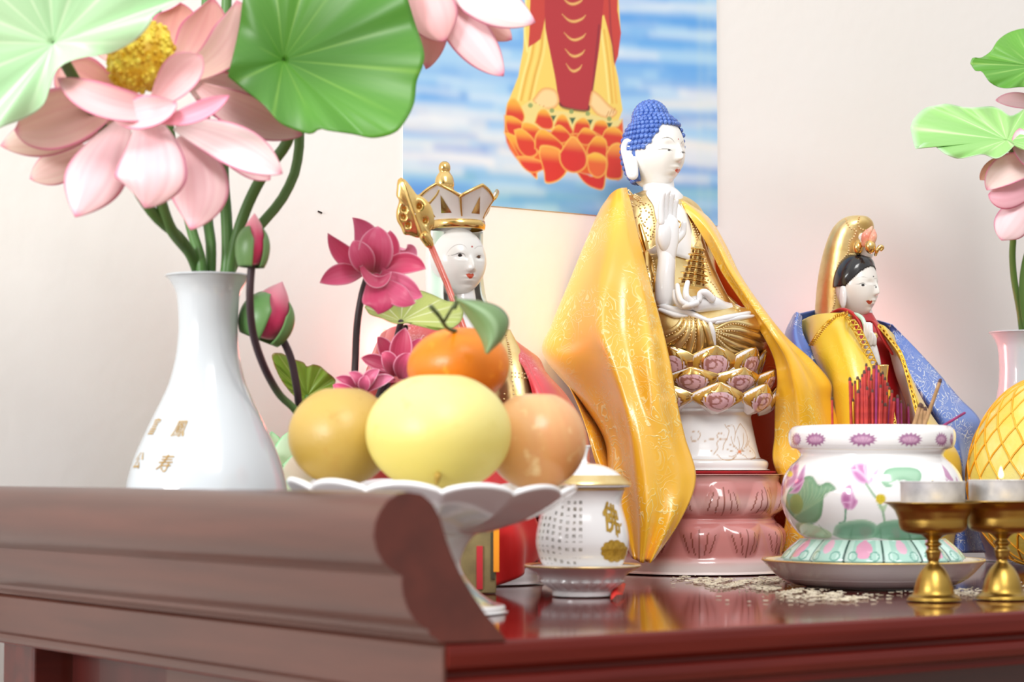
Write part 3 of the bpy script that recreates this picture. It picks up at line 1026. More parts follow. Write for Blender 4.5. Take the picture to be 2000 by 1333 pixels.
# leaf left
bc.poly([(1535, 990), (1540, 960), (1560, 938), (1585, 930), (1600, 948), (1618, 942), (1633, 956), (1612, 966), (1608, 985), (1604, 1010), (1585, 1026), (1560, 1020), (1545, 1005)], '7fae86', 2.0, .95, smooth=3, grad=('5d9468', 3))
for j in range(8):
    bc.line([(1552, 1010), (1565 + j * 6, 975), (1560 + j * 9, 940 + j * 2)], 'a9cba0', .5, .5, .8, 4)
bc.dot(1556, 985, 13, '9aa95a', 3, .8, ry=20)
# pink lotus far left
for q in [[(1530, 960), (1545, 920), (1560, 902), (1556, 940)], [(1545, 955), (1562, 925), (1574, 908), (1568, 945)], [(1540, 965), (1556, 950), (1572, 938), (1560, 962)], [(1520, 975), (1522, 955), (1534, 930), (1534, 965)],
          [(1536, 940), (1534, 915), (1546, 905), (1550, 930)]]:
    bc.poly(q, 'b766a2', 1.2, .9, smooth=3, grad=('e6c3df', 2))
bc.dot(1543, 926, 6, 'e8d24a', 1.5, .95)
# open lotus
for q in [[(1659, 915), (1672, 905), (1680, 925), (1682, 944), (1668, 935)], [(1670, 906), (1685, 904), (1696, 915), (1694, 944), (1682, 944)], [(1686, 912), (1694, 905), (1694, 944)], [(1694, 944), (1704, 925), (1718, 913), (1712, 932), (1702, 944)],
          [(1660, 918), (1666, 932), (1680, 945), (1700, 946), (1690, 930), (1676, 918)]]:
    bc.poly(q, 'c47ab4', 1.2, .95, smooth=3, grad=('f2dcee', 2.0))
bc.line([(1692, 946), (1704, 964), (1716, 980), (1724, 1000), (1728, 1022)], '7fae86', 1.3, .5, .95, 5)
bc.dot(1720, 975, 10, 'd8c23c', 1.0, 1)
for j in range(12): bc.dot(1714 + (j % 4) * 4, 969 + (j // 4) * 5, 1.0, 'a08a20', .5, .8)
bc.poly([(1712, 982), (1720, 990), (1734, 984), (1728, 1000), (1718, 996)], 'a9cba0', 1, .8)
# bud
for q in [[(1650, 995), (1642, 975), (1650, 955), (1662, 948), (1664, 970), (1660, 995)], [(1660, 996), (1664, 970), (1662, 950), (1670, 972), (1676, 980), (1668, 994)]]:
    bc.poly(q, 'b4659f', 1.2, .95, smooth=3, grad=('dca6cf', 2))
bc.line([(1652, 996), (1650, 1018), (1640, 1022)], '5d9a7a', 1.2, .5, .95, 4)
# leaf upper right
bc.poly([(1720, 942), (1730, 918), (1760, 913), (1790, 916), (1800, 930), (1790, 946), (1762, 938), (1744, 950), (1730, 952)], '9cc8a8', 1.6, .95, smooth=3, grad=('79b08a', 3))
bc.poly([(1734, 946), (1752, 938), (1770, 946), (1760, 952)], 'eef6f0', 1.2, .9)
# pond leaves along the bottom
bc.poly([(1626, 1046), (1634, 1026), (1660, 1018), (1690, 1016), (1712, 1026), (1716, 1046), (1690, 1054), (1650, 1054)], '5f9c77', 2.0, .92, smooth=3, grad=('9cc8a8', 3))
bc.poly([(1704, 1050), (1716, 1024), (1750, 1016), (1800, 1022), (1830, 1036), (1830, 1056), (1760, 1058)], '5f9c77', 2.0, .92, smooth=3, grad=('86b896', 3))
bc.poly([(1560, 1040), (1556, 1022), (1590, 1026), (1622, 1040), (1620, 1052), (1585, 1050)], 'b2cf9a', 2.0, .8, smooth=3)
bc.line([(1600, 1026), (1616, 1044)], '6d9a5a', .6, .5, .8)
for q in [[(1838, 906), (1850, 920), (1862, 940), (1848, 934)], [(1846, 935), (1858, 945), (1868, 950), (1852, 948)], [(1866, 930), (1872, 945), (1868, 955)]]:
    bc.poly(q, 'b766a2', 1.2, .85, smooth=3)
bc.line([(1540, 1052), (1860, 1054)], 'c8d8b0', .6, .8, .5)
nA = 460
aa = np.linspace(0, 2 * np.pi, nA, endpoint=False)
G = np.zeros((len(bfull), nA, 3))
rr = bfull[:, 0][:, None] * np.ones(nA); zz_ = bfull[:, 1][:, None] * np.ones(nA)
foot = (zz_ < bz(1052)) & (np.arange(len(bfull)) < 120)[:, None] & (rr > 0.04)
lobe = np.abs(np.sin(aa * 7))[None, :]
rr = rr + foot * lobe ** 0.7 * 0.0035
G[..., 0] = rr * np.cos(aa); G[..., 1] = rr * np.sin(aa); G[..., 2] = zz_
C = bc.sample((aa * 55)[None, :] * np.ones_like(zz_), -zz_ * 1000)
inner = (np.arange(len(bfull)) > np.argmax(bfull[:, 1]))
C[inner] = srgb('f0f0ee')
# carved petals of the foot: pale green with pink hearts, scrolls and dark veins
U = ((aa * 7 / np.pi) % 1.0 - 0.5)[None, :] * np.ones_like(zz_)
alt = (((aa * 7 / np.pi).astype(int) % 2) == 0)[None, :] & np.ones_like(zz_, bool)
TT = np.clip((zz_ - bz(1095)) / (bz(1054) - bz(1095)), 0, 1)
fc = np.ones(C.shape) * srgb('a8d0c2')
fc[(np.abs(U) > .30)] = srgb('c6e2d8')
fc[alt & ((U / .22) ** 2 + ((TT - .62) / .40) ** 2 < 1)] = srgb('dc9cb8')
fc[(~alt) & ((U / .14) ** 2 + ((TT - .75) / .30) ** 2 < 1)] = srgb('e2b4c8')
fc[(np.abs(np.hypot((np.abs(U) - .27) / .11, (TT - .34) / .2) - 1) < .16)] = srgb('6fa696')
fc[np.abs(U) > .472] = srgb('3f5c54')
C = np.where(foot[..., None], fc, C)
ib = thing('incense_burner', IC, 'white porcelain incense burner painted with purple lotus and green leaves', 'incense burner')
MB().grid(G + IC, False, True, C).build('painted_bowl', M_porc_paint, ib)
ash = MB().lathe([(0, bz(838)), (0.02, bz(840)), (0.0425, bz(846)), (0.0432, bz(850)), (0.03, bz(870)), (0, bz(872))], IC, 48)
tag(ash.build('incense_ash', mat('grey_ash', 'b9b2a6', 0.95, bump=(400, .8, .002)), org=IC + [0, 0, bz(872)]), 'grey ash filling the painted incense burner', 'ash', kind='stuff')

# incense sticks
M_red = mat('red_stick', 'c23a30', 0.6, vary=(200, 'a82a28', .4, .6))
M_pur = mat('purple_stick', '9a2c6a', 0.6, vary=(200, '842458', .4, .6))
M_tan = mat('tan_stick', 'b08a62', 0.8, vary=(200, '98764e', .4, .6))
M_tip = mat('burnt_tip', '5a4038', 0.9)
M_gstk = mat('gold_thread', 'd9a62a', 0.35, metal=0.6)


def stick(name, top, bot, r, m, label, group, tip=True):
    b_ = np.array(bot)
    t_ = thing(name, b_, label, 'incense stick', group)
    MB().tube([bot, top], [r, r * 0.9], 8).build('shaft', m, t_)
    if tip:
        d_ = (np.array(top) - b_); d_ /= np.linalg.norm(d_)
        MB().tube([np.array(top) - d_ * 0.0003, np.array(top) + d_ * 0.0008], [r * 1.02, r * .8], 8).build('burnt_tip', M_tip, t_)
    return t_


R3 = random.Random(11)
tops = [(1660, 742), (1664, 752), (1670, 748), (1675, 740), (1679, 745), (1684, 735), (1688, 728), (1692, 714), (1691, 730), (1697, 722), (1701, 742), (1703, 736), (1707, 718), (1712, 712), (1716, 726),
        (1719, 733), (1724, 730), (1729, 741), (1733, 752), (1737, 760), (1742, 766), (1746, 782), (1738, 778), (1732, 770), (1726, 762), (1720, 756), (1714, 750), (1709, 757), (1704, 765), (1698, 752), (1693, 760),
        (1687, 768), (1682, 757), (1676, 766), (1671, 775), (1666, 783), (1699, 778), (1711, 780), (1722, 786), (1729, 792), (1690, 790), (1679, 794), (1705, 796), (1716, 800)]
for i, (x, y) in enumerate(tops):
    dd = 1.39 + R3.uniform(-0.018, 0.02)
    xb = 1702 + (x - 1702) * 0.93 + R3.uniform(-3, 3)
    stick('incense_stick', P(x, y, dd), P(xb, 845, dd - 0.001), 0.00085 if i % 3 else 0.0011, (M_pur if i % 9 == 4 else M_gstk if i % 8 == 3 else M_red), ('purple incense stick within the dense bunch at the middle of the burner' if i % 9 == 4 else 'golden incense stick within the dense bunch at the middle of the burner' if i % 8 == 3 else 'red incense stick within the dense bunch at the middle of the burner'), 'incense sticks bunched in the burner')
stick('incense_stick', P(1625, 780, 1.39), P(1626, 846, 1.39), 0.0008, M_red, 'lone thin red incense stick at the left inside the burner', None)
stick('incense_stick', P(1753, 776, 1.392), P(1754, 846, 1.392), 0.0010, M_pur, 'short magenta incense stick just right of the red bunch', None)
for x, y, nm in ((1760, 786, 'thin dark incense stick second to the right of the red bunch'), (1774, 792, 'thin dark incense stick beside the short tan ones')):
    stick('incense_stick', P(x, y, 1.40), P(x + 1, 846, 1.40), 0.0007, M_pur, nm, None)
stick('incense_stick', P(1797, 793, 1.37), P(1781, 846, 1.372), 0.0016, M_tan, 'short tan incense stub leaning right, nearest the red bunch', None)
stick('incense_stick', P(1800, 795, 1.385), P(1795, 846, 1.385), 0.0016, M_tan, 'short upright tan incense stub between two leaning ones', None)
stick('incense_stick', P(1836, 745, 1.36), P(1800, 846, 1.362), 0.0013, M_tan, 'long tan incense stick leaning right out of the burner', None)
stick('incense_stick', P(1884, 807, 1.38), P(1826, 842, 1.372), 0.0009, M_pur, 'magenta incense stick leaning far right over the burner rim', None, tip=False)
stick('incense_stick', P(1807, 800, 1.395), P(1802, 846, 1.395), 0.0013, M_tan, 'small tan incense stub behind the long leaning one', None)
# ------------------------------------------------------------------ brass candle holders and tea lights
def holder(px, d, label, label2):
    k = d / FPX
    c = axis(px, d)
    h = thing('candle_holder', c, label, 'candle holder', None)

    def z(y): return zat(y * (d / d) , d) - T
    # profile measured on the nearer holder: radius px, height px above its foot
    base = [(0, 0), (49, 0), (51, 3), (49, 7), (42, 12), (39, 18), (36, 30), (31, 45), (24, 58), (17, 66), (12, 71), (10.5, 76), (12.5, 82), (14, 90), (15, 96), (11, 101), (11, 104), (16, 108), (16, 111), (12, 114), (12, 118), (18, 124), (22, 128)]
    MB().lathe([(r * k, zz * k) for r, zz in base] + [(0, 128 * k)], c, 72, res=110).build('stem_and_foot', M_brass, h)
    cupp = [(0, 126), (20, 127), (48, 131), (60, 136), (64, 141), (66, 150), (67, 158), (70, 166), (75, 176), (86, 186), (93, 189), (94, 190.5), (92, 191.5), (74, 189), (68, 180), (66, 166), (62, 143), (50, 138), (0, 136)]
    MB().lathe([(r * k, zz * k) for r, zz in cupp], c, 96, res=120).build('cup', M_brass, h)
    tc_ = c + [0, 0, 139 * k]
    t = thing('tealight', tc_, label2, 'candle', None)
    H = 92
    foil = [(0, 0), (60, 0), (61, 2), (62.5, H - 4), (64.5, H), (62, H + 1), (61, H - 3), (58, 6), (0, 5)]
    MB().lathe([(r * k, zz * k) for r, zz in foil], tc_, 96).build('foil_cup', mat('aluminium_foil', 'e4e5e8', 0.42, metal=0.45, bump=(150, .2, .0005), vary=(60, 'b0b2b8', .4, .7)), t, flatang=40)
    MB().lathe([(0, (H - 3) * k), (40 * k, (H - 4) * k), (60.5 * k, (H - 2) * k), (60 * k, 10 * k), (0, 10 * k)], tc_, 64).build('wax', mat('warm_wax', 'f5e08a', 0.4, sss=0.4, vary=(60, 'f0d878', .4, .7)), t)
    MB().tube([tc_ + [0, 0, (H - 6) * k], tc_ + [0, 0, (H + 5) * k]], [1.2 * k, 1.0 * k], 8).build('wick', M_tip, t)
    fl = MB().lathe([(0, 0), (4.0 * k, 3 * k), (5 * k, 8 * k), (3.6 * k, 15 * k), (1.4 * k, 22 * k), (0, 25 * k)], tc_ + [0, 0, (H + 3) * k], 16, res=20)
    fl.build('flame', mat('flame_glow', 'fff0b0', 0.5, emit=('ffe9a0', 2.5)), t)


holder(1821, 1.238, 'nearer brass candle holder, in front of the incense burner', 'lit tealight in foil cup on the nearer brass holder')
holder(1955, 1.252, 'brass candle holder at the right edge, in front of the pomelo', 'lit tealight in foil cup on the right edge brass holder')

# ------------------------------------------------------------------ netted pomelo
PC = axis(2072, 1.64); pk = 1.64 / FPX
pom = thing('pomelo', PC, 'large yellow pomelo wrapped in orange plastic netting', 'pomelo')
ppr = [(0, 0), (60, 2), (110, 22), (152, 68), (176, 125), (180, 185), (168, 240), (145, 290), (110, 335), (70, 362), (30, 374), (0, 376)]
ppr = [(r * pk, z_ * pk + .0014) for r, z_ in ppr]
MB().lathe(ppr, PC, 96, res=90).build('rind', mat('pomelo_rind', 'e0cf5c', 0.35, vary=(22, 'e9e29a', .4, .62), bump=(300, .4, .001), coat=.2), pom)
net = MB()
pq = spline(np.array(ppr), 200)
for sgn in (1, -1):
    for i in range(22):
        pts = []
        for j in range(0, 60):
            t = j / 59 * 0.97 + 0.015
            r_, z_ = pq[int(t * 199)]
            a_ = i / 22 * 2 * math.pi + sgn * t * 2.6
            pts.append(PC + np.array([(r_ + 0.0006) * math.cos(a_), (r_ + 0.0006) * math.sin(a_), z_]))
        net.tube(pts, [0.0007], 5, caps=False)
plabel(net.build('orange_netting', mat('orange_net_plastic', 'f2a41e', 0.4, vary=(60, 'f7b83c', .4, .6)), pom), 'orange plastic netting')

# ------------------------------------------------------------------ small things on the table
q0 = onZ(1207, 1166, T)
M_redpaper = mat('red_paper', 'e8382e', 0.6, vary=(60, 'd83028', .4, .7))
sp_ = MB()
a0_, a1_, a2_, a3_ = onZ(1193, 1173, T + 0.0006), onZ(1194, 1163, T + 0.0006), onZ(1222, 1154, T + 0.0006), onZ(1216, 1166, T + 0.0006)
sp_.grid(np.array([[a0_, a1_ + [0, 0, .0025]], [(a0_ + a3_) / 2 + [0, 0, .0022], (a1_ + a2_) / 2 + [0, 0, .0065]], [a3_ + [0, 0, .001], a2_ + [0, 0, .004]]]))
tag(sp_.build('paper_scrap', M_redpaper, solid=0.0004), 'small folded red paper scrap lying right of the tea saucer', 'paper')
gr = MB()
R4 = random.Random(5)


def grain(x, y, z=T):
    p_ = onZ(x, y, z + 0.0010)
    a_ = R4.uniform(0, math.pi); L_ = R4.uniform(0.0006, 0.0019)
    d_ = np.array([math.cos(a_), math.sin(a_), R4.uniform(-.1, .1)]) * L_
    gr.tube([p_ - d_, p_ + d_], [R4.uniform(.00028, .00045)] * 2, 5)


for i in range(1100):
    t = R4.random()
    x = 1330 + 340 * t + R4.gauss(0, 26)
    y = 1131 + 36 * t + R4.gauss(0, 3.5) + 3 * math.sin(x * .05)
    if i % 4 == 0: x, y = R4.uniform(1400, 1560), R4.gauss(1134, 3)
    if math.sin(x * .09 + y * .4) * math.sin(x * .031 + 1) < -.35: continue
    if 1124 < y < 1178 and x > 1310: grain(x, y)
for i in range(160):
    grain(R4.gauss(1850, 40), R4.gauss(1158, 4))
for i in range(90):
    grain(R4.gauss(1600, 60), R4.gauss(1168, 4))
for i in range(60):
    grain(R4.gauss(1990, 30), R4.gauss(1150, 4))
tag(gr.build('scattered_grain', mat('dry_grain', 'e6dcc6', 0.8, vary=(200, 'd0c4a8', .4, .6)), org=(0.45, 0.2, T)), 'pale dry grain and ash bits scattered on the tabletop before the burner', 'grain', kind='stuff')
# small packet behind the pedestal
pk0 = axis(945, 1.31); kx_ = 1.31 / FPX
pkt = thing('small_packet', pk0, 'olive brown packet with red stripe and orange edge behind the fruit dish stem', 'packet')
u = np.array([CR[0], CR[1], 0]); v = np.array([CF[0], CF[1], 0]) / math.hypot(CF[0], CF[1])


def pbox(x0, x1, z0, z1, d0, d1, o=None):
    m_ = MB()
    V = [pk0 + u * x * kx_ + v * d + np.array([0, 0, z * kx_]) for z in (z0, z1) for x, d in ((x0, d0), (x1, d0), (x1, d1), (x0, d1))]
    return m_.add(V, [(0, 3, 2, 1), (4, 5, 6, 7), (0, 1, 5, 4), (1, 2, 6, 5), (2, 3, 7, 6), (3, 0, 4, 7)])


pbox(-45, 24, 0, 130, 0.0, 0.016).build('packet_body', mat('olive_card', '8a7a4e', 0.5, vary=(60, '6c5c3c', .4, .65)), pkt, smooth=False, bevel=.0008)
plabel(pbox(-14, -2, 8, 92, -0.0012, 0.0).build('red_stripe', mat('red_label', 'c22a34', 0.5), pkt, smooth=False), 'red stripe')
plabel(pbox(19, 30, 42, 130, -0.002, 0.006).build('orange_edge', mat('orange_strip', 'f59a22', 0.4), pkt, smooth=False), 'orange edge strip')
pbox(14, 22, 28, 132, -0.0018, 0.010).build('dark_edge', mat('dark_olive', '3f3a26', 0.5), pkt, smooth=False)
# ------------------------------------------------------------------ lotus flowers, buds and leaves
def petal(mb, B, Mi, Tp, w, face, cup=0.25, edge='e0709c', mid='f4d6d8', tip=None, shape=0.55, nu=34, nv=17, veins=0.10, inner=None, point=1.0, flip=1, twist=0.0):
    """B base, Mi middle, Tp tip (world points); w half width; face: direction the hollow side looks"""
    B, Mi, Tp, face = (np.asarray(q, float) for q in (B, Mi, Tp, face))
    ctrl = 2 * Mi - (B + Tp) / 2
    t = np.linspace(0, 1, nu)[:, None]
    S = (1 - t) ** 2 * B + 2 * t * (1 - t) * ctrl + t ** 2 * Tp
    tg = np.gradient(S, axis=0); tg /= np.linalg.norm(tg, axis=1, keepdims=True) + 1e-12
    sd = np.cross(tg, face); sd /= np.linalg.norm(sd, axis=1, keepdims=True) + 1e-12
    nn = np.cross(sd, tg)
    if twist:
        sd, nn = sd * math.cos(twist) + nn * math.sin(twist), nn * math.cos(twist) - sd * math.sin(twist)
    tt = t[:, 0]
    # width profile: narrow at the base, widest at `shape`, pointed tip
    wp = np.where(tt < shape, 0.28 + 0.72 * np.sin(np.clip(tt / shape, 0, 1) * np.pi / 2), np.clip(1 - np.clip((tt - shape) / (1 - shape), 0, 1) ** 2.1, 0, 1) ** (0.62 + 0.23 * point))
    v = np.linspace(-1, 1, nv)
    G = S[:, None] + sd[:, None] * (w * wp)[:, None, None] * v[None, :, None] + nn[:, None] * (cup * w * wp)[:, None, None] * (v ** 2)[None, :, None]
    G += nn[:, None] * (np.sin(v * 14)[None, :] * 0.012 * w * wp[:, None])[..., None]
    e = np.clip((np.abs(v)[None, :] - 0.84) / 0.16, 0, 1) ** 1.5 * smooth01(tt * 3)[:, None]
    e = np.maximum(e, smooth01((tt - 0.90) / 0.10)[:, None] ** 1.3 * .8)
    k = 0.5 + 0.5 * np.sin(v * 24)[None, :] * np.ones(nu)[:, None]
    C = srgb(mid) * np.ones((nu, nv, 3))
    if inner:
        b_ = smooth01(1 - tt * 1.8)[:, None, None]
        C = C * (1 - b_) + srgb(inner) * b_
    vein = (k * veins * smooth01(1.2 - np.abs(v)[None, :]))[..., None]
    C = C * (1 - vein) + srgb(edge) * vein
    C = C * (1 - e[..., None]) + srgb(edge) * e[..., None]
    mb.grid(G, c=C)


def px_petal(mb, b, m, t, w, cup=0.3, face=None, **k):
    """control points given as (px,py,depth); w in photo pixels at that depth"""
    f = face if face is not None else -CF + np.array([0, 0, 0.2])
    petal(mb, P(*b), P(*m), P(*t), w * m[2] / FPX, f, cup, **k)


def one_petal(parent, *a, **k):
    mb = MB()
    px_petal(mb, *a, **k)
    return mb.build('petal', M_petal, parent, solid=0.0004)


def leaf_px(c, outline, fn, col, vein, edge=None, nveins=13, ncirc=140, nr=26, ruffle=0.0015, funnel=0.004, phase=0.0, nruf=9, shade=None, vw=0.16):
    """round lotus leaf: centre (px,py), outline in px, fn(px,py) gives its depth"""
    o = np.array(list(outline) + [outline[0]], float)
    o = pspline(o, ncirc + 1)[:-1]
    G = np.zeros((nr, ncirc, 3)); C = np.zeros((nr, ncirc, 3))
    ang = np.linspace(0, 2 * np.pi, ncirc, endpoint=False)
    vn = np.abs(((ang * nveins / (2 * np.pi) + phase) % 1) - 0.5) * 2          # 1 on a vein
    r_ = np.linspace(0.01, 1, nr)
    for i, r in enumerate(r_):
        x = c[0] + (o[:, 0] - c[0]) * r; y = c[1] + (o[:, 1] - c[1]) * r
        for j in range(ncirc):
            d = fn(x[j], y[j])
            d += funnel * (1 - r) ** 2 * 1.0 - ruffle * r * r * math.sin(ang[j] * nruf) + 0.0022 * r * (vn[j] - 0.5) * (1 - 0.3 * r)
            G[i, j] = P(x[j], y[j], d)
        vv = np.clip((vn - (1 - vw * (1.1 - r * .75))) / (vw * .5), 0, 1)[:, None] * 0.75
        rib = (0.5 + 0.5 * np.sin(ang * 60 + 6 * r * math.pi))[:, None] * 0.10
        cc = srgb(col) * (1 - rib) + srgb(vein) * rib
        if shade:
            mixr = np.clip(0.5 + 0.5 * np.sin(ang * 2 + shade[1] + r * 2), 0, 1)[:, None] * shade[2]
            cc = cc * (1 - mixr) + srgb(shade[0]) * mixr
        cc = cc * (1 - vv) + srgb(vein) * vv
        if edge:
            ee = smooth01((r - 0.93) / 0.07)
            cc = cc * (1 - ee) + srgb(edge) * ee
        C[i] = cc
    return MB().grid(G, False, True, C)


def stemtube(parent, pts, r0, r1, col0, col1=None, name='stem', seg=12):
    q = pspline(np.array([P(*p) for p in pts]), 40)
    mb = MB()
    n0 = mb.n
    mb.tube(q, [r0, r1], seg)
    V = mb.V[-1]
    t = np.clip((V[:, 2] - q[:, 2].min()) / (np.ptp(q[:, 2]) + 1e-9), 0, 1)[:, None]
    c0, c1 = srgb(col0), srgb(col1 or col0)
    t = smooth01((t - 0.35) / 0.2) if col1 else t
    mb.C[-1] = c0 * (1 - t) + c1 * t
    return mb.build(name, M_stem, parent)


# ---- big pink lotus, left vase
D = 1.20
fl = thing('lotus_flower', P(400, 530, 1.262), 'big open pale pink artificial lotus with yellow centre in the left vase', 'flower', None)
pk1, pk2 = 'd9608e', 'ecc6c8'
UP = np.array([0, 0, 1.0]); VW = -CF
# outer falling petals (front)
specs = [
    # base, mid, tip, halfwidth, cup, kwargs
    ((240, 235, 1.19), (190, 325, 1.165), (147, 425, 1.16), 60, -.35, {}),
    ((345, 270, 1.19), (385, 350, 1.175), (372, 450, 1.17), 58, -.35, {}),
    ((285, 225, 1.175), (292, 320, 1.145), (282, 407, 1.150), 71, -.30, dict(shape=.58)),
    ((205, 290, 1.22), (120, 320, 1.215), (58, 350, 1.215), 36, -.2, dict(mid='dfc5b8')),
    ((235, 215, 1.21), (110, 250, 1.20), (0, 285, 1.20), 46, -.4, dict(mid='ead0c0')),
    ((230, 190, 1.20), (125, 235, 1.185), (28, 255, 1.185), 62, .35, dict(mid='eab8ae', inner='dc9a90')),
    ((345, 245, 1.19), (455, 285, 1.175), (552, 340, 1.18), 42, .25, dict(mid='f6e4e4')),
    ((400, 280, 1.205), (480, 318, 1.2), (528, 352, 1.2), 26, .2, {}),
    ((390, 170, 1.215), (480, 225, 1.215), (592, 264, 1.225), 40, .3, dict(mid='efc4c4', edge='cf4a80')),
    ((370, 160, 1.225), (440, 190, 1.225), (520, 240, 1.23), 48, .3, dict(mid='f3dcda')),
    ((300, 160, 1.235), (345, 65, 1.245), (352, 5, 1.24), 48, .45, dict(mid='dfa898', inner='e8c0a8')),
    ((330, 150, 1.225), (395, 85, 1.235), (415, -6, 1.23), 50, .45, dict(mid='e8b4ac', inner='e8c8b4')),
    ((350, 155, 1.215), (448, 90, 1.22), (462, 0, 1.225), 42, .45, dict(mid='ecc0b8', inner='ead0bc')),
    ((250, 200, 1.215), (165, 165, 1.21), (120, 128, 1.21), 50, .4, dict(mid='e9aaa2', inner='dba98c')),
    ((230, 120, 1.235), (215, 70, 1.24), (235, 20, 1.24), 46, .4, dict(mid='eab8ae')),
    ((300, 205, 1.175), (352, 150, 1.165), (394, 108, 1.165), 40, .35, dict(mid='efbcbc', edge='e07a9c')),
    ((345, 215, 1.165), (220, 205, 1.145), (112, 152, 1.15), 34, .45, dict(mid='efc0bf')),
    ((225, 225, 1.16), (290, 222, 1.145), (345, 200, 1.15), 34, .4, dict(mid='f0bfc0', shape=.45)),
    ((318, 238, 1.155), (385, 222, 1.145), (448, 186, 1.145), 20, .5, dict(mid='ec9fb0')),
]
for b, m, t, w, cup, kw in specs:
    kk = dict(edge=pk1, mid=pk2, veins=.30, point=1.4); kk.update(kw)
    one_petal(fl, b, m, t, w, cup, **kk)
rc = P(276, 112, 1.19)
pod = MB()
Rt = rot_axis((CF[0], CF[1], 0), math.radians(32))
pod.ball(rc, (.0165, .0150, .0205), 40, rot=Rt)
for i in range(260):
    z_ = rng.uniform(-1, 1); an = rng.uniform(0, 2 * np.pi); r_ = math.sqrt(1 - z_ * z_)
    q_ = Rt @ (np.array([r_ * math.cos(an) * .0165, r_ * math.sin(an) * .0150, z_ * .0205]))
    pod.ball(rc + q_, rng.uniform(.0011, .0019), 8)
pod.build('yellow_centre', mat('yellow_pod', 'd8a818', 0.5, vary=(130, 'f2dc50', .42, .6), bump=(300, .8, .0015)), fl)
stemtube(fl, [(275, 240, 1.21), (300, 340, 1.22), (330, 440, 1.235), (374, 500, 1.262), (394, 560, 1.272), (398, 700, 1.272)], .0034, .0034, '4f7038')
# stems of further blooms standing above the frame
f5 = thing('lotus_flower', P(436, 530, 1.27), 'pink artificial lotus hanging at the top edge beside the wall poster', 'flower')
for b, m, t, w, cup, kw in [
    ((800, -60, 1.27), (840, 30, 1.26), (832, 136, 1.26), 34, -.3, dict(mid='eeb2b2')),
    ((830, -60, 1.26), (905, 50, 1.245), (984, 149, 1.24), 42, -.3, dict(mid='f3c9cd', edge='d8487e')),
    ((815, -70, 1.25), (840, 10, 1.235), (868, 82, 1.235), 50, -.35, dict(mid='efb6b6')),
    ((850, -70, 1.255), (940, -10, 1.24), (1046, 44, 1.24), 46, -.3, dict(mid='f7dede')),
    ((850, -60, 1.265), (930, 20, 1.265), (1000, 78, 1.265), 34, -.3, dict(mid='eebdb4')),
    ((810, -90, 1.275), (790, -20, 1.275), (800, 60, 1.275), 34, -.3, dict(mid='efc0c0')),
    ((860, -90, 1.28), (950, -60, 1.28), (1030, -30, 1.28), 44, -.3, {}),
    ((840, -90, 1.27), (830, -160, 1.27), (880, -240, 1.27), 50, .3, {}),
    ((820, -90, 1.27), (760, -140, 1.27), (740, -220, 1.27), 50, .3, {}),
]:
    kk = dict(edge='d9608e', mid='f2cfd2'); kk.update(kw)
    one_petal(f5, b, m, t, w, cup, **kk)
MB().ball(P(835, -100, 1.262), .012, 20).build('seed_pod', mat('pod_green', 'c8b84a', .5), f5)
stemtube(f5, [(835, -90, 1.265), (720, -120, 1.28), (590, 60, 1.285), (584, 290, 1.285), (556, 380, 1.282), (500, 450, 1.277), (466, 500, 1.273), (440, 560, 1.27), (420, 700, 1.27)], .0028, .0032, '5c8048')
# round leaf right
lf1 = thing('lotus_leaf', P(448, 530, 1.268), 'large round green lotus leaf at the top, left of the poster', 'leaf')
ol = [(445, 150), (466, 60), (486, -40), (560, -120), (680, -130), (770, -60), (812, 50), (828, 100), (826, 128), (814, 160), (808, 205), (786, 245), (765, 262), (728, 270), (690, 262), (640, 255), (624, 252), (606, 262), (572, 252), (545, 238), (515, 205), (480, 178)]
leaf_px((553, 118), ol, lambda x, y: 1.20 + (x - 553) * 5e-5 - (y - 118) * 1.2e-4, '4f8c28', '7fae46', None, nveins=13, funnel=.018, ruffle=.003, vw=.11, shade=('38701e', 0.3, .5), phase=.2).build('leaf_blade', M_leaf, lf1, solid=.0006)
stemtube(lf1, [(553, 118, 1.222), (575, 200, 1.24), (562, 275, 1.25), (515, 340, 1.262), (480, 410, 1.266), (455, 490, 1.268), (445, 560, 1.27), (430, 700, 1.272)], .0032, .0034, '4d7538')
# pale leaf left
lf2 = thing('lotus_leaf', P(382, 530, 1.26), 'pale green lotus leaf filling the top left corner', 'leaf')
ol = [(-60, 285), (0, 250), (45, 232), (85, 205), (103, 150), (125, 125), (165, 112), (215, 104), (262, 80), (290, 52), (300, 30), (330, 10), (372, -20), (330, -120), (180, -220), (0, -250), (-200, -160), (-260, 0), (-200, 180), (-120, 260)]
leaf_px((105, 85), ol, lambda x, y: 1.13 - (x - 105) * 3e-5 + (y - 85) * 1.0e-4, 'b5deb0', 'dcf2d0', 'cdeecf', nveins=13, funnel=.010, ruffle=.004, phase=.1, shade=('8cc48c', 1.0, .4)).build('leaf_blade', M_leaf, lf2, solid=.0006)
stemtube(lf2, [(105, 85, 1.145), (200, 250, 1.2), (290, 405, 1.225), (348, 462, 1.245), (376, 505, 1.262), (390, 560, 1.272), (398, 700, 1.273)], .0032, .0032, '47682f')
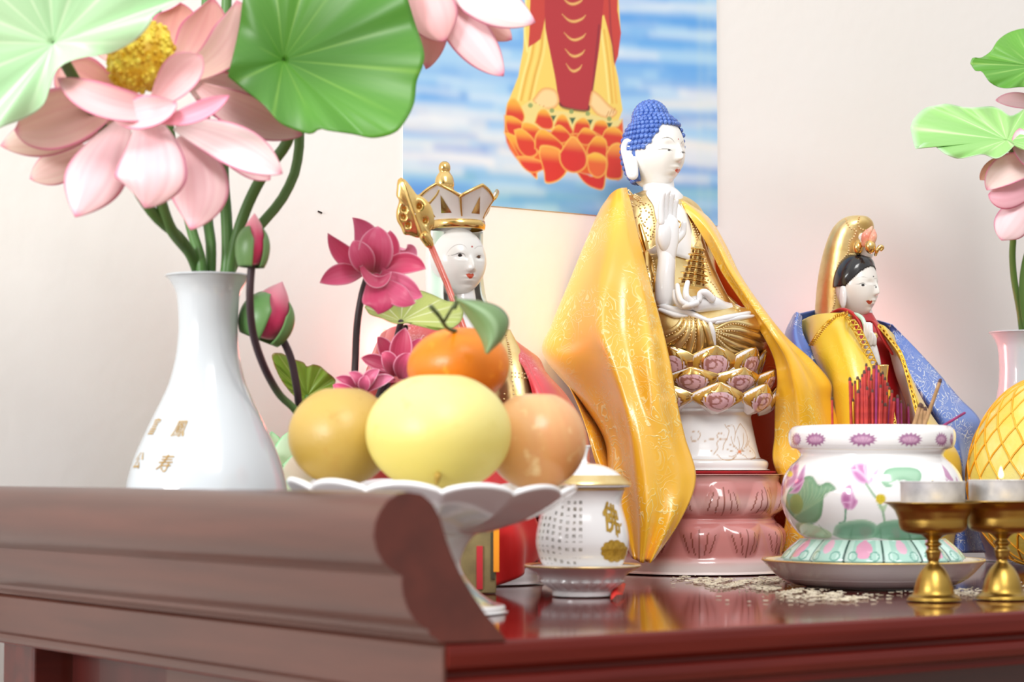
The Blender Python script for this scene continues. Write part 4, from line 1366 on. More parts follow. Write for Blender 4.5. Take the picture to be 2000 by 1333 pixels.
for i, (pts, lab) in enumerate([
    ([(405, -60, 1.31), (400, 150, 1.30), (404, 400, 1.285), (412, 480, 1.275), (410, 560, 1.272), (402, 700, 1.272)], 'green flower stem in the left vase, third from its left'),
    ([(445, -60, 1.29), (438, 150, 1.285), (436, 330, 1.28), (442, 420, 1.275), (444, 500, 1.27), (438, 560, 1.27), (420, 700, 1.27)], 'straight thick green stem in the middle of the left vase'),
    ([(300, -40, 1.3), (330, 250, 1.285), (372, 440, 1.272), (390, 500, 1.265), (396, 560, 1.265), (400, 700, 1.27)], 'slim green stem in the left vase under the hanging petal')]):
    s_ = thing('lotus_stalk', P(pts[-1][0], 560, 1.27), lab, 'stem')
    stemtube(s_, pts, .0030, .0036 if i == 1 else .0032, '4f7a3a', None)
# sheath cuff at vase mouth
# ---- small potted lotus group behind the fruit
PT = axis(650, 1.325)
pot = thing('flower_pot', PT, 'small white pot of magenta lotuses, hidden behind the fruit dish', 'pot')
MB().lathe([(0, 0.0005), (0.016, 0), (0.02, .004), (0.023, .02), (0.025, .034), (0.0262, .036), (0.0262, .038), (0.0235, .038), (0.021, .02), (0, .018)], PT, 48, res=60).build('pot_body', M_porc, pot)
PTtop = (650, zat(0, 1) * 0)
base_px = (646, 985)


def small_flower(name, pts, label, petals, pod=None, dark='3b2b2e', green='5f8f4a', r=.0022, cat='flower', group=None):
    t = thing(name, PT + [0, 0, .02], label, cat, group)
    stemtube(t, pts[::-1], r, r, green, dark)
    for b, m, tp, w, cup, kw in petals:
        kk = dict(edge='f0a0ba', mid='e0487a', inner='b82c58', veins=.18, shape=.47, point=1.9); kk.update(kw)
        one_petal(t, b, m, tp, w, cup, **kk)
    return t


small_flower('lotus_flower', [(716, 545, 1.334), (706, 580, 1.332), (697, 640, 1.33), (692, 740, 1.328), (680, 860, 1.326), (660, 985, 1.325)],
             'bright magenta lotus on a tall dark stem left of the crowned statue', [
    ((722, 525, 1.345), (718, 470, 1.35), (688, 425, 1.345), 26, .4, dict(mid='e0608e')),
    ((735, 530, 1.345), (790, 500, 1.35), (795, 478, 1.345), 26, .35, dict(mid='ec86aa', edge='f8c0d4')),
    ((715, 525, 1.335), (672, 500, 1.33), (640, 455, 1.325), 20, .4, {}),
    ((705, 535, 1.33), (665, 538, 1.32), (624, 553, 1.318), 22, .3, {}),
    ((735, 535, 1.33), (735, 485, 1.318), (738, 442, 1.322), 34, .35, dict(mid='dc4a7a')),
    ((722, 535, 1.328), (705, 500, 1.316), (690, 470, 1.318), 24, .35, dict(mid='d64474')),
    ((750, 535, 1.335), (760, 490, 1.33), (762, 450, 1.33), 22, .35, {}),
    ((745, 530, 1.325), (792, 516, 1.318), (832, 526, 1.318), 22, .35, dict(mid='da3c6c')),
    ((742, 535, 1.322), (785, 562, 1.31), (826, 580, 1.312), 24, .3, dict(mid='e25a88', edge='f4b0c8')),
    ((735, 540, 1.32), (775, 575, 1.305), (812, 592, 1.308), 22, -.2, dict(mid='d64a78')),
    ((728, 535, 1.32), (740, 580, 1.305), (738, 614, 1.305), 34, -.3, dict(mid='c83866', edge='d86088')),
    ((705, 520, 1.318), (735, 552, 1.306), (765, 530, 1.312), 12, .4, dict(mid='c23060', edge='e6a0b4', shape=.5)),
])
small_flower('lotus_flower', [(792, 640, 1.345), (782, 670, 1.345), (770, 720, 1.34), (710, 860, 1.33), (655, 985, 1.325)],
             'deep magenta lotus tucked behind the tangerine', [
    ((770, 725, 1.335), (755, 685, 1.33), (737, 658, 1.33), 16, .4, dict(mid='b82450')),
    ((770, 725, 1.33), (735, 708, 1.325), (705, 700, 1.325), 15, .4, dict(mid='b02a52')),
    ((780, 725, 1.33), (784, 680, 1.325), (792, 640, 1.325), 22, .4, dict(mid='bf2a55')),
    ((788, 725, 1.335), (808, 690, 1.33), (822, 660, 1.33), 20, .4, {}),
    ((770, 735, 1.322), (760, 705, 1.312), (746, 690, 1.312), 16, .4, dict(mid='cc3d68')),
    ((785, 740, 1.322), (790, 712, 1.312), (800, 690, 1.312), 20, .4, dict(mid='c43662')),
    ((770, 745, 1.33), (740, 735, 1.325), (715, 742, 1.325), 14, .3, dict(mid='b02450')),
], r=.0018)
small_flower('lotus_flower', [(700, 770, 1.31), (690, 800, 1.315), (665, 900, 1.32), (650, 985, 1.325)],
             'low pink lotus peeking over the left golden pear', [
    ((700, 760, 1.315), (680, 745, 1.31), (655, 738, 1.31), 10, .4, dict(mid='c03a68')),
    ((705, 760, 1.31), (700, 740, 1.305), (680, 728, 1.305), 11, .4, dict(mid='d05880')),
    ((712, 762, 1.31), (722, 738, 1.305), (742, 722, 1.305), 13, .4, dict(mid='d86088', edge='f0b0c4')),
    ((716, 764, 1.312), (742, 745, 1.308), (770, 738, 1.308), 12, .4, dict(mid='d86a90', edge='f4c4d4')),
    ((712, 764, 1.305), (712, 748, 1.3), (716, 734, 1.3), 12, .4, dict(mid='cc4c76')),
    ((700, 770, 1.305), (670, 760, 1.3), (650, 752, 1.302), 10, .4, {}),
], r=.0018)


def bud(pts, c, d, rx, rz, tilt, label, stem_r=.0023, green='5a8048'):
    t = thing('lotus_bud', PT + [0, 0, .02], label, 'bud')
    stemtube(t, pts[::-1], stem_r, stem_r, '5f8f4a', '3a2a30')
    k = d / FPX
    R = rot_axis((CF[0], CF[1], 0), tilt)
    cen = P(c[0], c[1], d)
    core = MB().lathe([(0, -rz * k * .86), (rx * k * .5, -rz * k * .75), (rx * k * .86, -rz * k * .3), (rx * k * .80, rz * k * .15), (rx * k * .45, rz * k * .7), (0, rz * k * 1.12)], cen, 40, res=40, tilt=R)
    V = core.V[0]
    tt = np.clip(((V - cen) @ R[:, 2]) / (rz * k), -1, 1)[:, None]
    core.C[0] = srgb('c4285a') * (1 - smooth01((tt - .1) / .9)) + srgb('f0a0b0') * smooth01((tt - .1) / .9)
    core.build('petals', M_petal, t)
    # green outer sepals wrapping the bud, leaving one bright slit
    for a0 in (math.radians(-160), math.radians(-35), math.radians(60), math.radians(140)):
        A = np.linspace(-.82, .82, 16); Z = np.linspace(-1, 1, 26)
        G = np.zeros((26, 16, 3))
        for i, z in enumerate(Z):
            f = np.clip(1 - ((z + .25) / 1.12) ** 2, 0, 1) ** .55
            lim = np.clip((1.0 - z) * 1.1, 0.02, 1) ** .8 * .95
            rr = rx * k * (f * 1.02 + .02)
            for j, q in enumerate(A):
                an = a0 + q * lim
                G[i, j] = (rr * math.cos(an), rr * math.sin(an), z * rz * k * (.82 if z > 0 else .93))
        v_ = np.abs(A)[None, :, None] * np.ones((26, 16, 1))
        C = srgb(green) * (1 - v_ * .35) + srgb('7fa068') * v_ * .35
        plabel(MB().grid(G @ R.T + cen, c=C).build('sepal', M_leaf, t, solid=.0005), 'green outer sepal')
    return t


bud([(492, 510, 1.235), (488, 580, 1.238), (494, 650, 1.25), (515, 715, 1.265), (545, 770, 1.285), (580, 806, 1.30), (620, 880, 1.315), (642, 985, 1.325)],
    (494, 474, ), 1.232, 32, 52, math.radians(3), 'small upright lotus bud right beside the left vase mouth')
bud([(548, 655, 1.29), (568, 700, 1.295), (580, 760, 1.30), (586, 800, 1.305), (610, 880, 1.315), (640, 985, 1.325)],
    (526, 612), 1.288, 52, 60, math.radians(22), 'larger tilted lotus bud with green sepals, below the smaller bud', green='5c8a4c')
# little leaf left and the pale leaf in front of the crowned statue
sl = thing('lotus_leaf', PT + [0, 0, .02], 'small scalloped green leaf above the left golden pear', 'leaf')
ol = [(590, 790), (566, 765), (545, 735), (531, 695), (548, 690), (562, 697), (575, 702), (592, 708), (600, 716), (612, 712), (626, 716), (640, 728), (652, 738), (655, 748), (642, 770), (618, 785)]
leaf_px((600, 775), ol, lambda x, y: 1.345 + (x - 590) * 1e-4, '8fae3a', 'c3cf78', '9a7a4a', nveins=11, funnel=.004, ruffle=.002, shade=('73962c', 2.0, .5)).build('leaf_blade', M_leaf, sl, solid=.0004)
stemtube(sl, [(600, 776, 1.348), (615, 830, 1.34), (635, 900, 1.33), (646, 985, 1.325)], .0016, .0018, '5f8f4a')
sl = thing('lotus_leaf', PT + [0, 0, .02], 'pale folded green leaf in front of the crowned statue, above the tangerine', 'leaf')
ol = [(712, 600), (722, 592), (745, 594), (775, 585), (812, 568), (840, 574), (872, 588), (900, 592), (905, 610), (900, 628), (880, 642), (850, 645), (815, 632), (785, 632), (768, 632), (745, 622), (722, 614)]
leaf_px((783, 628), ol, lambda x, y: 1.335 + (630 - y) * 4e-4, 'bccb6e', 'eaf0c8', '9aa860', nveins=11, funnel=.004, ruffle=.0025, shade=('93a84c', 4.0, .6), vw=.25).build('leaf_blade', M_leaf, sl, solid=.0004)
stemtube(sl, [(783, 630, 1.337), (774, 665, 1.34), (760, 720, 1.338), (705, 860, 1.33), (652, 985, 1.325)], .0020, .0020, '5f8f4a', '3a2a30')

# ---- right hand bouquet
rv = thing('lotus_flower', P(2010, 645, 1.785), 'pink lotus at the right edge above the second vase', 'flower')
for b, m, t, w, cup, kw in [
    ((2040, 360, 1.75), (1985, 425, 1.735), (1956, 470, 1.735), 34, -.35, dict(mid='f6d9de')),
    ((2040, 350, 1.745), (1975, 375, 1.73), (1930, 380, 1.73), 30, -.35, dict(mid='f1b8c6', edge='de5a8e')),
    ((2045, 330, 1.74), (1975, 330, 1.725), (1927, 372, 1.725), 30, .35, dict(mid='f4dcd6')),
    ((2050, 320, 1.77), (1965, 325, 1.765), (1914, 352, 1.765), 22, .3, dict(mid='dfae98', edge='c88a72')),
    ((2060, 330, 1.74), (2010, 300, 1.72), (1992, 250, 1.72), 28, .3, {}),
    ((2050, 210, 1.76), (1995, 198, 1.755), (1944, 196, 1.755), 16, .3, dict(edge='dc6a94', mid='f3c4d0')),
    ((2090, 340, 1.74), (2130, 300, 1.72), (2160, 250, 1.72), 40, .3, {}),
    ((2080, 360, 1.74), (2120, 420, 1.72), (2150, 460, 1.72), 40, -.3, {}),
]:
    kk = dict(edge='e0709c', mid='f4d2d8'); kk.update(kw)
    one_petal(rv, b, m, t, w, cup, **kk)
MB().ball(P(2065, 320, 1.75), .016, 20).build('seed_pod', mat('pod_green2', 'd2be4a', .5), rv)
stemtube(rv, [(2060, 340, 1.755), (1990, 430, 1.77), (1978, 480, 1.78), (1980, 540, 1.785), (1992, 610, 1.788), (2000, 680, 1.79)], .0026, .0028, '5d8038')
rl = thing('lotus_leaf', P(2012, 645, 1.79), 'pale green wavy lotus leaf, lower of the two at the right edge', 'leaf')
ol = [(1778, 250), (1785, 232), (1806, 212), (1830, 206), (1850, 203), (1880, 209), (1905, 210), (1935, 208), (1955, 214), (1972, 226), (1990, 220), (2030, 200), (2100, 230), (2120, 290), (2040, 300), (1990, 290), (1985, 282), (1965, 300), (1945, 310), (1920, 302), (1895, 306),
      (1870, 310), (1845, 300), (1815, 278), (1800, 282), (1788, 290)]
leaf_px((1966, 274), ol, lambda x, y: 1.72 - (y - 250) * 4e-4, '9ccf7c', 'd6ecb4', 'bfe2b8', nveins=13, funnel=.006, ruffle=.004, nruf=13, shade=('7cba62', 1.0, .5)).build('leaf_blade', M_leaf, rl, solid=.0005)
stemtube(rl, [(1966, 276, 1.725), (2030, 420, 1.77), (2012, 560, 1.79), (2005, 690, 1.79)], .0024, .0026, '557a35')
rl = thing('lotus_leaf', P(2020, 645, 1.795), 'deep green lotus leaf, upper of the two at the right edge', 'leaf')
ol = [(1895, 124), (1900, 113), (1916, 113), (1935, 100), (1950, 78), (1975, 62), (2010, 55), (2060, 60), (2090, 120), (2060, 170), (2000, 170), (1960, 172), (1935, 162), (1918, 140), (1905, 138)]
leaf_px((2020, 130), ol, lambda x, y: 1.74 - (y - 110) * 3e-4, '5f9f34', '9cc668', None, nveins=13, funnel=.006, ruffle=.003, shade=('47822a', 1.0, .5)).build('leaf_blade', M_leaf, rl, solid=.0005)
stemtube(rl, [(2020, 132, 1.745), (2050, 350, 1.78), (2022, 520, 1.795), (2010, 690, 1.79)], .0024, .0026, '557a35')
cl = thing('lotus_stalk', P(2004, 645, 1.785), 'dark closed green leaf shoot at the right edge over the second vase', 'stem')
m_ = MB(); px_petal(m_, (2003, 645, 1.78), (1998, 560, 1.775), (2010, 470, 1.775), 8, .3, edge='47652e', mid='587a38', veins=.2); m_.build('blade', M_leaf, cl, solid=.0006)

# ---- glass lotus lamp behind the left vase
GL = axis(548, 1.43)
gl = thing('lotus_lamp', GL, 'translucent pale green glass lotus lamp between the left vase and the pears', 'lamp')
M_glass = mat('pale_green_glass', rough=0.25, trans=0.35, attr=True, spec=.6, vary=(30, 'ffffff', .8, 1.6), emit=('d8f0c8', 0.10))
for ring, (n, r0, r1, h0, h1, w) in enumerate([(8, .014, .046, .03, .068, .019), (8, .014, .034, .035, .088, .018), (6, .008, .020, .04, .100, .015)]):
    for i in range(n):
        a_ = 2 * math.pi * (i + .5 * ring) / n + 0.3
        dr = np.array([math.cos(a_), math.sin(a_), 0])
        mb = MB()
        petal(mb, GL + dr * r0 + [0, 0, h0 - .012], GL + dr * (r1 * .9) + [0, 0, (h0 * .6 + h1 * .4)], GL + dr * r1 + [0, 0, h1], w, -dr + [0, 0, .6], .35, edge='8fe0a0', mid=('dcebd0' if (i + ring) % 3 else 'eed0c4'), veins=.05, nu=20, nv=11)
        mb.build('glass_petal', M_glass, gl, solid=.0016)
MB().lathe([(0, .001), (.028, .001), (.030, .004), (.024, .010), (.012, .016), (.012, .022), (.018, .030), (0, .034)], GL, 48, res=50).build('lamp_base', mat('pink_glass_base', 'e09a84', .25, trans=.3), gl)
plabel(MB().lathe([(.0295, .008), (.0305, .010), (.0300, .0125), (.028, .013)], GL, 48).build('blue_band', mat('blue_band', '5a74d8', .3), gl), 'blue painted band')
# ------------------------------------------------------------------ statue helpers
M_beadm = M_bead
M_satin_y = satin('orange_gold_satin', 'ffc42a', 'ffea96', 55, 0.27, (0.40, 0.55))
M_satin_o = satin('orange_satin_shaded_inside', 'ff6006', 'ff8024', 50, 0.38, (0.5, 0.6))  # cape inside: shade and interreflected orange put into the satin colour
M_satin_r = satin('red_brocade_satin', 'd4202c', 'f6b4b8', 120, 0.36, (0.42, 0.55), lines=9)
M_red_plain = mat('red_satin', 'c81c1c', 0.4, sheen=.2, vary=(20, 'b01616', .4, .7))
M_satin_b = satin('blue_brocade_satin', '5a80d6', 'eef4ff', 75, 0.30, (0.40, 0.50), lines=7)
M_satin_yl = satin('yellow_satin', 'f2cf2e', 'f6da55', 40, 0.35, (0.6, 0.8))
M_white_cloth = mat('white_lining', 'efe6e4', 0.6, vary=(30, 'e6dcda', .4, .7))


def loft(mb, secs, n=96, res=70, c=None, fn=None):
    """secs: (px,py,d,a,b) ellipse centres with half widths along the wall (a) and off the wall (b)"""
    S = np.array([[*P(s[0], s[1], s[2]), s[3], s[4]] for s in secs])
    S = spline(S, res)
    a = np.linspace(0, 2 * np.pi, n, endpoint=False)
    G = np.zeros((res, n, 3))
    k = np.ones((res, n)) if fn is None else fn(np.linspace(0, 1, res)[:, None], a[None, :])
    G[..., 0] = S[:, 0:1] + S[:, 3:4] * np.cos(a) * k
    G[..., 1] = S[:, 1:2] + S[:, 4:5] * np.sin(a) * k
    G[..., 2] = S[:, 2:3]
    e0 = np.repeat(G[:1].mean(1, keepdims=True), n, 1); e1 = np.repeat(G[-1:].mean(1, keepdims=True), n, 1)
    return mb.grid(np.concatenate([e0, G, e1]), False, True, c)


def head_mesh(cx, cy, d, w, dp, h, yaw, canvas, nu=230, nv=330, chin=.30):
    cen = P(cx, cy, d)
    ph = np.linspace(0, np.pi, nu)[:, None]
    t = np.linspace(0, 2 * np.pi, nv, endpoint=False)
    az = (t + 0.55 * np.sin(t))[None, :] * 1.0          # denser around the back? shifted so that 0 is the face
    az = t[None, :] - 0.45 * np.sin(t)[None, :]
    sx, sy, sz = np.sin(ph) * np.sin(az), -np.sin(ph) * np.cos(az), np.cos(ph) * np.ones_like(az)
    s = np.clip(-sz, 0, 1)
    fr = np.clip(-sy, 0, 1)
    x = w * sx * (1 - chin * s ** 1.6); y = dp * sy; z = h * sz
    y = np.where(y < 0, y * (.96 - .02 * s), y)
    X = x / w; Z = z / h
    face = smooth01((fr - .25) / .4)
    nose = np.exp(-(X / (.085 + .05 * smooth01((.1 - Z) / .4))) ** 2) * np.where(Z > -.24, smooth01((.22 - Z) / .46), smooth01((Z + .36) / .12))
    sock = np.exp(-((np.abs(X) - .36) / .2) ** 2 - ((Z - .07) / .10) ** 2)
    lids = np.exp(-((np.abs(X) - .38) / .17) ** 2 - ((Z - .01) / .055) ** 2)
    lip = np.exp(-(X / .2) ** 2) * (np.exp(-((Z + .47) / .045) ** 2) + .9 * np.exp(-((Z + .57) / .05) ** 2))
    groove = np.exp(-(X / .25) ** 2 - ((Z + .68) / .05) ** 2)
    chinb = np.exp(-(X / .25) ** 2 - ((Z + .84) / .12) ** 2)
    cheek = np.exp(-((np.abs(X) - .55) / .22) ** 2 - ((Z + .35) / .25) ** 2)
    dy = w * (.20 * nose - .075 * sock + .035 * lids + .055 * lip - .03 * groove + .05 * chinb + .03 * cheek)
    y = y - dy * face
    G = np.stack([x, y, z], -1)
    R = rot_z(math.radians(yaw))
    G = G @ R.T + cen
    px, py, _ = proj(G.reshape(-1, 3))
    C = canvas.sample(px, py).reshape(nu, nv, 3)
    f = face[..., None]
    C = C * f + canvas.I[0, 0] * (1 - f)
    return MB().grid(G, False, True, C), cen, R


def strip(mb, path, wdt, nrm, c=None, res=40, wave=0):
    q = pspline(np.array(path), res)
    tg = np.gradient(q, axis=0); tg /= np.linalg.norm(tg, axis=1, keepdims=True)
    sd = np.cross(tg, nrm); sd /= np.linalg.norm(sd, axis=1, keepdims=True)
    ww = wdt * (1 + wave * np.sin(np.arange(res) * 1.3))
    G = np.stack([q - sd * ww[:, None], q, q + sd * ww[:, None]] if np.ndim(ww) else 0, 1)
    return mb.grid(G, c=c)


def beads(mb, pts, step, r):
    pts = np.array(pts)
    L = np.linalg.norm(np.diff(pts, axis=0), axis=1).sum()
    n = max(int(L / step), 2)
    for p in pspline(pts, n):
        mb.ball(p, r, 8)


def bead_px(mb, tree, path, step, r, off=0.0004, n=14, d0=1.6):
    q = spline(np.array(path, float), n * 2)
    beads(mb, [hit(tree, x, y, off, d0) for x, y in q], step, r)


def patch(tree, rows, off, nu=24, nv=16, d0=1.6):
    A = np.stack([spline(np.array(r, float), nv) for r in rows])
    Bq = np.stack([spline(A[:, j], nu) for j in range(nv)], 1)
    return np.array([[hit(tree, x, y, off, d0) for x, y in row] for row in Bq])


def wavy(G, amp, fu, fv, ph=0.0):
    """soft folds: push a cloth grid towards / away from where it faces"""
    nu, nv = G.shape[:2]
    u = np.linspace(0, 1, nu)[:, None]; v = np.linspace(0, 1, nv)[None, :]
    du = np.gradient(G, axis=0); dv = np.gradient(G, axis=1)
    N = np.cross(du, dv); N /= np.linalg.norm(N, axis=2, keepdims=True) + 1e-12
    wv = amp * np.sin(2 * np.pi * (fv * v + 0.25 * np.sin(fu * u * 2) + ph)) * smooth01(u * 3) * smooth01(v * 6) * smooth01((1 - v) * 6)
    return G + N * wv[..., None]


def hand(mb, cen, up, nrm, L, curl=0.25, spread=.12, thumb=1, c=None):
    """palm and five fingers; up = finger direction, nrm = the way the palm looks"""
    up = np.array(up, float); up /= np.linalg.norm(up)
    nrm = np.array(nrm, float); nrm -= up * (nrm @ up); nrm /= np.linalg.norm(nrm)
    sd = np.cross(up, nrm)
    W_ = L * .40
    mb.tube([cen - up * L * .52, cen - up * L * .25, cen + up * L * .02], [L * .15, L * .20, L * .20], 14, flat=.55)
    Rm = np.stack([sd, nrm, up], 1)
    mb.ball(cen - up * L * .15, (W_ * .56, L * .13, L * .30), 18, rot=Rm)
    ln = [.40, .48, .52, .47]
    for i in range(4):
        o = (i - 1.5) * W_ * .27
        b = cen + sd * o + up * L * .05
        l = L * ln[3 - i if thumb > 0 else i]
        dr = up + sd * (i - 1.5) * spread
        p1 = b + dr * l * .45; p2 = b + dr * l * .8 + nrm * l * curl * .3; p3 = b + dr * l * 1.0 + nrm * l * curl * .7
        mb.tube([b, p1, p2, p3], [L * .056, L * .054, L * .046, L * .036], 10, res=14)
    b = cen - up * L * .22 + sd * thumb * W_ * .42 + nrm * L * .05
    mb.tube([b, b + sd * thumb * L * .12 + up * L * .14 + nrm * L * .06, b + sd * thumb * L * .12 + up * L * .30 + nrm * L * .09], [L * .075, L * .06, L * .042], 10, res=12)
    return mb


# ================================================================== central statue
DB = 1.635
BCN = P(1365, 920, 1.595); BCN = np.array([BCN[0], BCN[1], T + 0.0005])
bk_ = 1.595 / FPX
pinkb = thing('lotus_pedestal', BCN, 'round pink glazed lotus base with red top cloth under the central statue', 'base')


def pb_fn(G, a):
    z = G[..., 2]; H = 0.0735
    rr = np.hypot(G[..., 0], G[..., 1])
    u1 = np.abs(np.sin(a * 5.5)); u2 = np.abs(np.cos(a * 5.5))
    side = rr > .05
    t1 = np.clip((z - .042) / .024, 0, 1); t2 = np.clip((.036 - z) / .024, 0, 1)
    b1 = np.sin(t1 * np.pi) ** .7 * (u1[None] > t1 * .75) * (u1[None] - t1 * .75) * (z > .042)
    b2 = np.sin(t2 * np.pi) ** .7 * (u2[None] > t2 * .75) * (u2[None] - t2 * .75) * (z < .036)
    f = 1 + side * (b1 + b2) * 0.12
    G[..., 0] *= f; G[..., 1] *= f
    return G


pbp = [(0, .0), (.0605, 0), (.0625, .002), (.0625, .008), (.0605, .013), (.0600, .022), (.0590, .030), (.0560, .0370), (.0545, .0395), (.0565, .0425), (.0590, .050), (.0595, .060), (.0585, .066), (.0590, .0700), (.0580, .0715), (.0570, .0705), (0, .0705)]
q = spline(np.array(pbp), 170)
aN = 420
a = np.linspace(0, 2 * np.pi, aN, endpoint=False)
G = np.stack([np.outer(q[:, 0], np.cos(a)), np.outer(q[:, 0], np.sin(a)), np.outer(q[:, 1], np.ones(aN))], -1)
G = pb_fn(G, a)
z = G[..., 2]
C = np.ones(G.shape) * srgb('cf8884')
k = smooth01(np.clip((0.014 - z) / .010, 0, 1))[..., None]; C = C * (1 - k) + srgb('f0e6e2') * k
k = (smooth01(1 - np.abs(z - .050) / .010) * .45)[..., None]; C = C * (1 - k) + srgb('f0d8d2') * k
k = (smooth01(np.clip((z - .064) / .005, 0, 1)) * .5)[..., None]; C = C * (1 - k) + srgb('e8c4be') * k
nzz = 0.5 + 0.5 * np.sin(a * 3 + z * 90)
C = C * (1 - .25 * nzz[..., None] * .6) + srgb('b86a68') * (.25 * nzz[..., None] * .6)
for lobes, zc_, hw, sg in ((5.5, .052, .010, 1), (5.5, .022, .010, -1)):
    ang = (a * lobes / np.pi + (0 if sg > 0 else .5)) % 1.0 - 0.5      # -.5..5 across one petal
    for off in (-.26, -.13, 0, .13, .26):
        tz = (z - zc_) / hw
        pos = off * 1.35 * (.35 + .65 * np.clip(.5 - .5 * tz * sg, 0, 1) ** .6)
        ln = (np.abs(ang[None] - pos) < .013) & (np.abs(tz) < 1.0 - abs(off) * 1.2)
        C[ln] = srgb('8a4a3c')
top = (q[:, 1] >= .0700) & (q[:, 0] < .0578)
MB().grid(G + BCN, False, True, C).build('glazed_base', M_porc_paint, pinkb)
MB().lathe([(0, .0712), (.0548, .0712), (.0566, .0722), (.0560, .0734), (0, .0738)], BCN, 72).build('red_top_cloth', mat('red_felt', 'a8141c', 0.9, bump=(600, .5, .0006), vary=(60, '8e1018', .4, .7)), pinkb)

ST = BCN + [0, 0, 0.0740]
bud_ = thing('buddha_statue', ST, 'seated white and gold porcelain figure with blue curled hair holding a gold pagoda', 'statue')


def zb(py): return zat(py, 1.595) - ST[2]


ped = [(0, .0003), (.0480, .0), (.0500, .0012), (.0508, .004), (.0502, .0065), (.0478, .008), (.0448, .0098), (.0425, .018), (.0402, .029), (.0388, .036), (.0385, .0395), (.0400, .043), (.034, .046), (0, .048)]
M_ped = attrmat('painted_pedestal', 0.16, coat=.6)
q = spline(np.array(ped), 110); aN = 420; a = np.linspace(0, 2 * np.pi, aN, endpoint=False)
G = np.stack([np.outer(q[:, 0], np.cos(a)), np.outer(q[:, 0], np.sin(a)), np.outer(q[:, 1], np.ones(aN))], -1)
pt0 = tf_lathe(ST, lambda z: np.interp(z, [p[1] for p in ped[4:12]], [p[0] for p in ped[4:12]]))
pcv = Canvas(0, -50, 2 * math.pi * 43, 2, 3.0, srgb('f3f2f2'), lambda x, y: (((pt0(x, y)[0] + 2 * math.pi) % (2 * math.pi)) * 43, -pt0(x, y)[1] * 1000))
g_ = 'b98a4c'
for pts in [[(1394, 888), (1402, 876), (1400, 866), (1408, 858), (1420, 858)], [(1400, 888), (1412, 898), (1428, 899), (1438, 892)], [(1420, 858), (1424, 842), (1418, 834), (1416, 830)], [(1418, 834), (1432, 832), (1436, 848), (1434, 862)],
            [(1408, 860), (1400, 852), (1406, 846), (1414, 850)], [(1436, 848), (1442, 834), (1446, 828)], [(1446, 828), (1456, 842), (1460, 860), (1456, 872)], [(1462, 870), (1474, 884), (1476, 894), (1466, 898)],
            [(1444, 882), (1432, 868), (1428, 854)], [(1444, 882), (1436, 874), (1424, 868)], [(1444, 882), (1444, 866), (1440, 852)], [(1446, 882), (1452, 866), (1452, 848)], [(1446, 882), (1458, 872), (1464, 860)],
            [(1446, 883), (1460, 880), (1470, 884)], [(1444, 884), (1430, 882), (1420, 878)], [(1444, 885), (1432, 892), (1424, 892)], [(1446, 886), (1456, 892), (1462, 897)], [(1384, 884), (1392, 880)], [(1376, 862), (1390, 858), (1396, 860)],
            [(1352, 844), (1362, 842), (1368, 850), (1362, 860), (1352, 862), (1350, 854)], [(1420, 858), (1414, 868), (1412, 880)]]:
    pcv.line(pts, g_, .55, .35, .9, 5)
pcv.dot(1445, 883, 3.5, 'e88a50', .8)
pcv.line([(1300, 897), (1380, 899), (1440, 898), (1492, 896)], g_, .5, .3, .8, 6)
C = pcv.sample((a * 43)[None, :] * np.ones_like(G[..., 2]), -G[..., 2] * 1000)
MB().grid(G + ST, False, True, C).build('pedestal', M_ped, bud_)
MB().lathe([(0, .040), (.036, .042), (.040, .052), (.043, .064), (.044, .076), (.040, .082), (0, .084)], ST, 72, res=40).build('seat_core', M_porc, bud_)
M_seatp = attrmat('painted_seat_petal', .16, coat=.6)
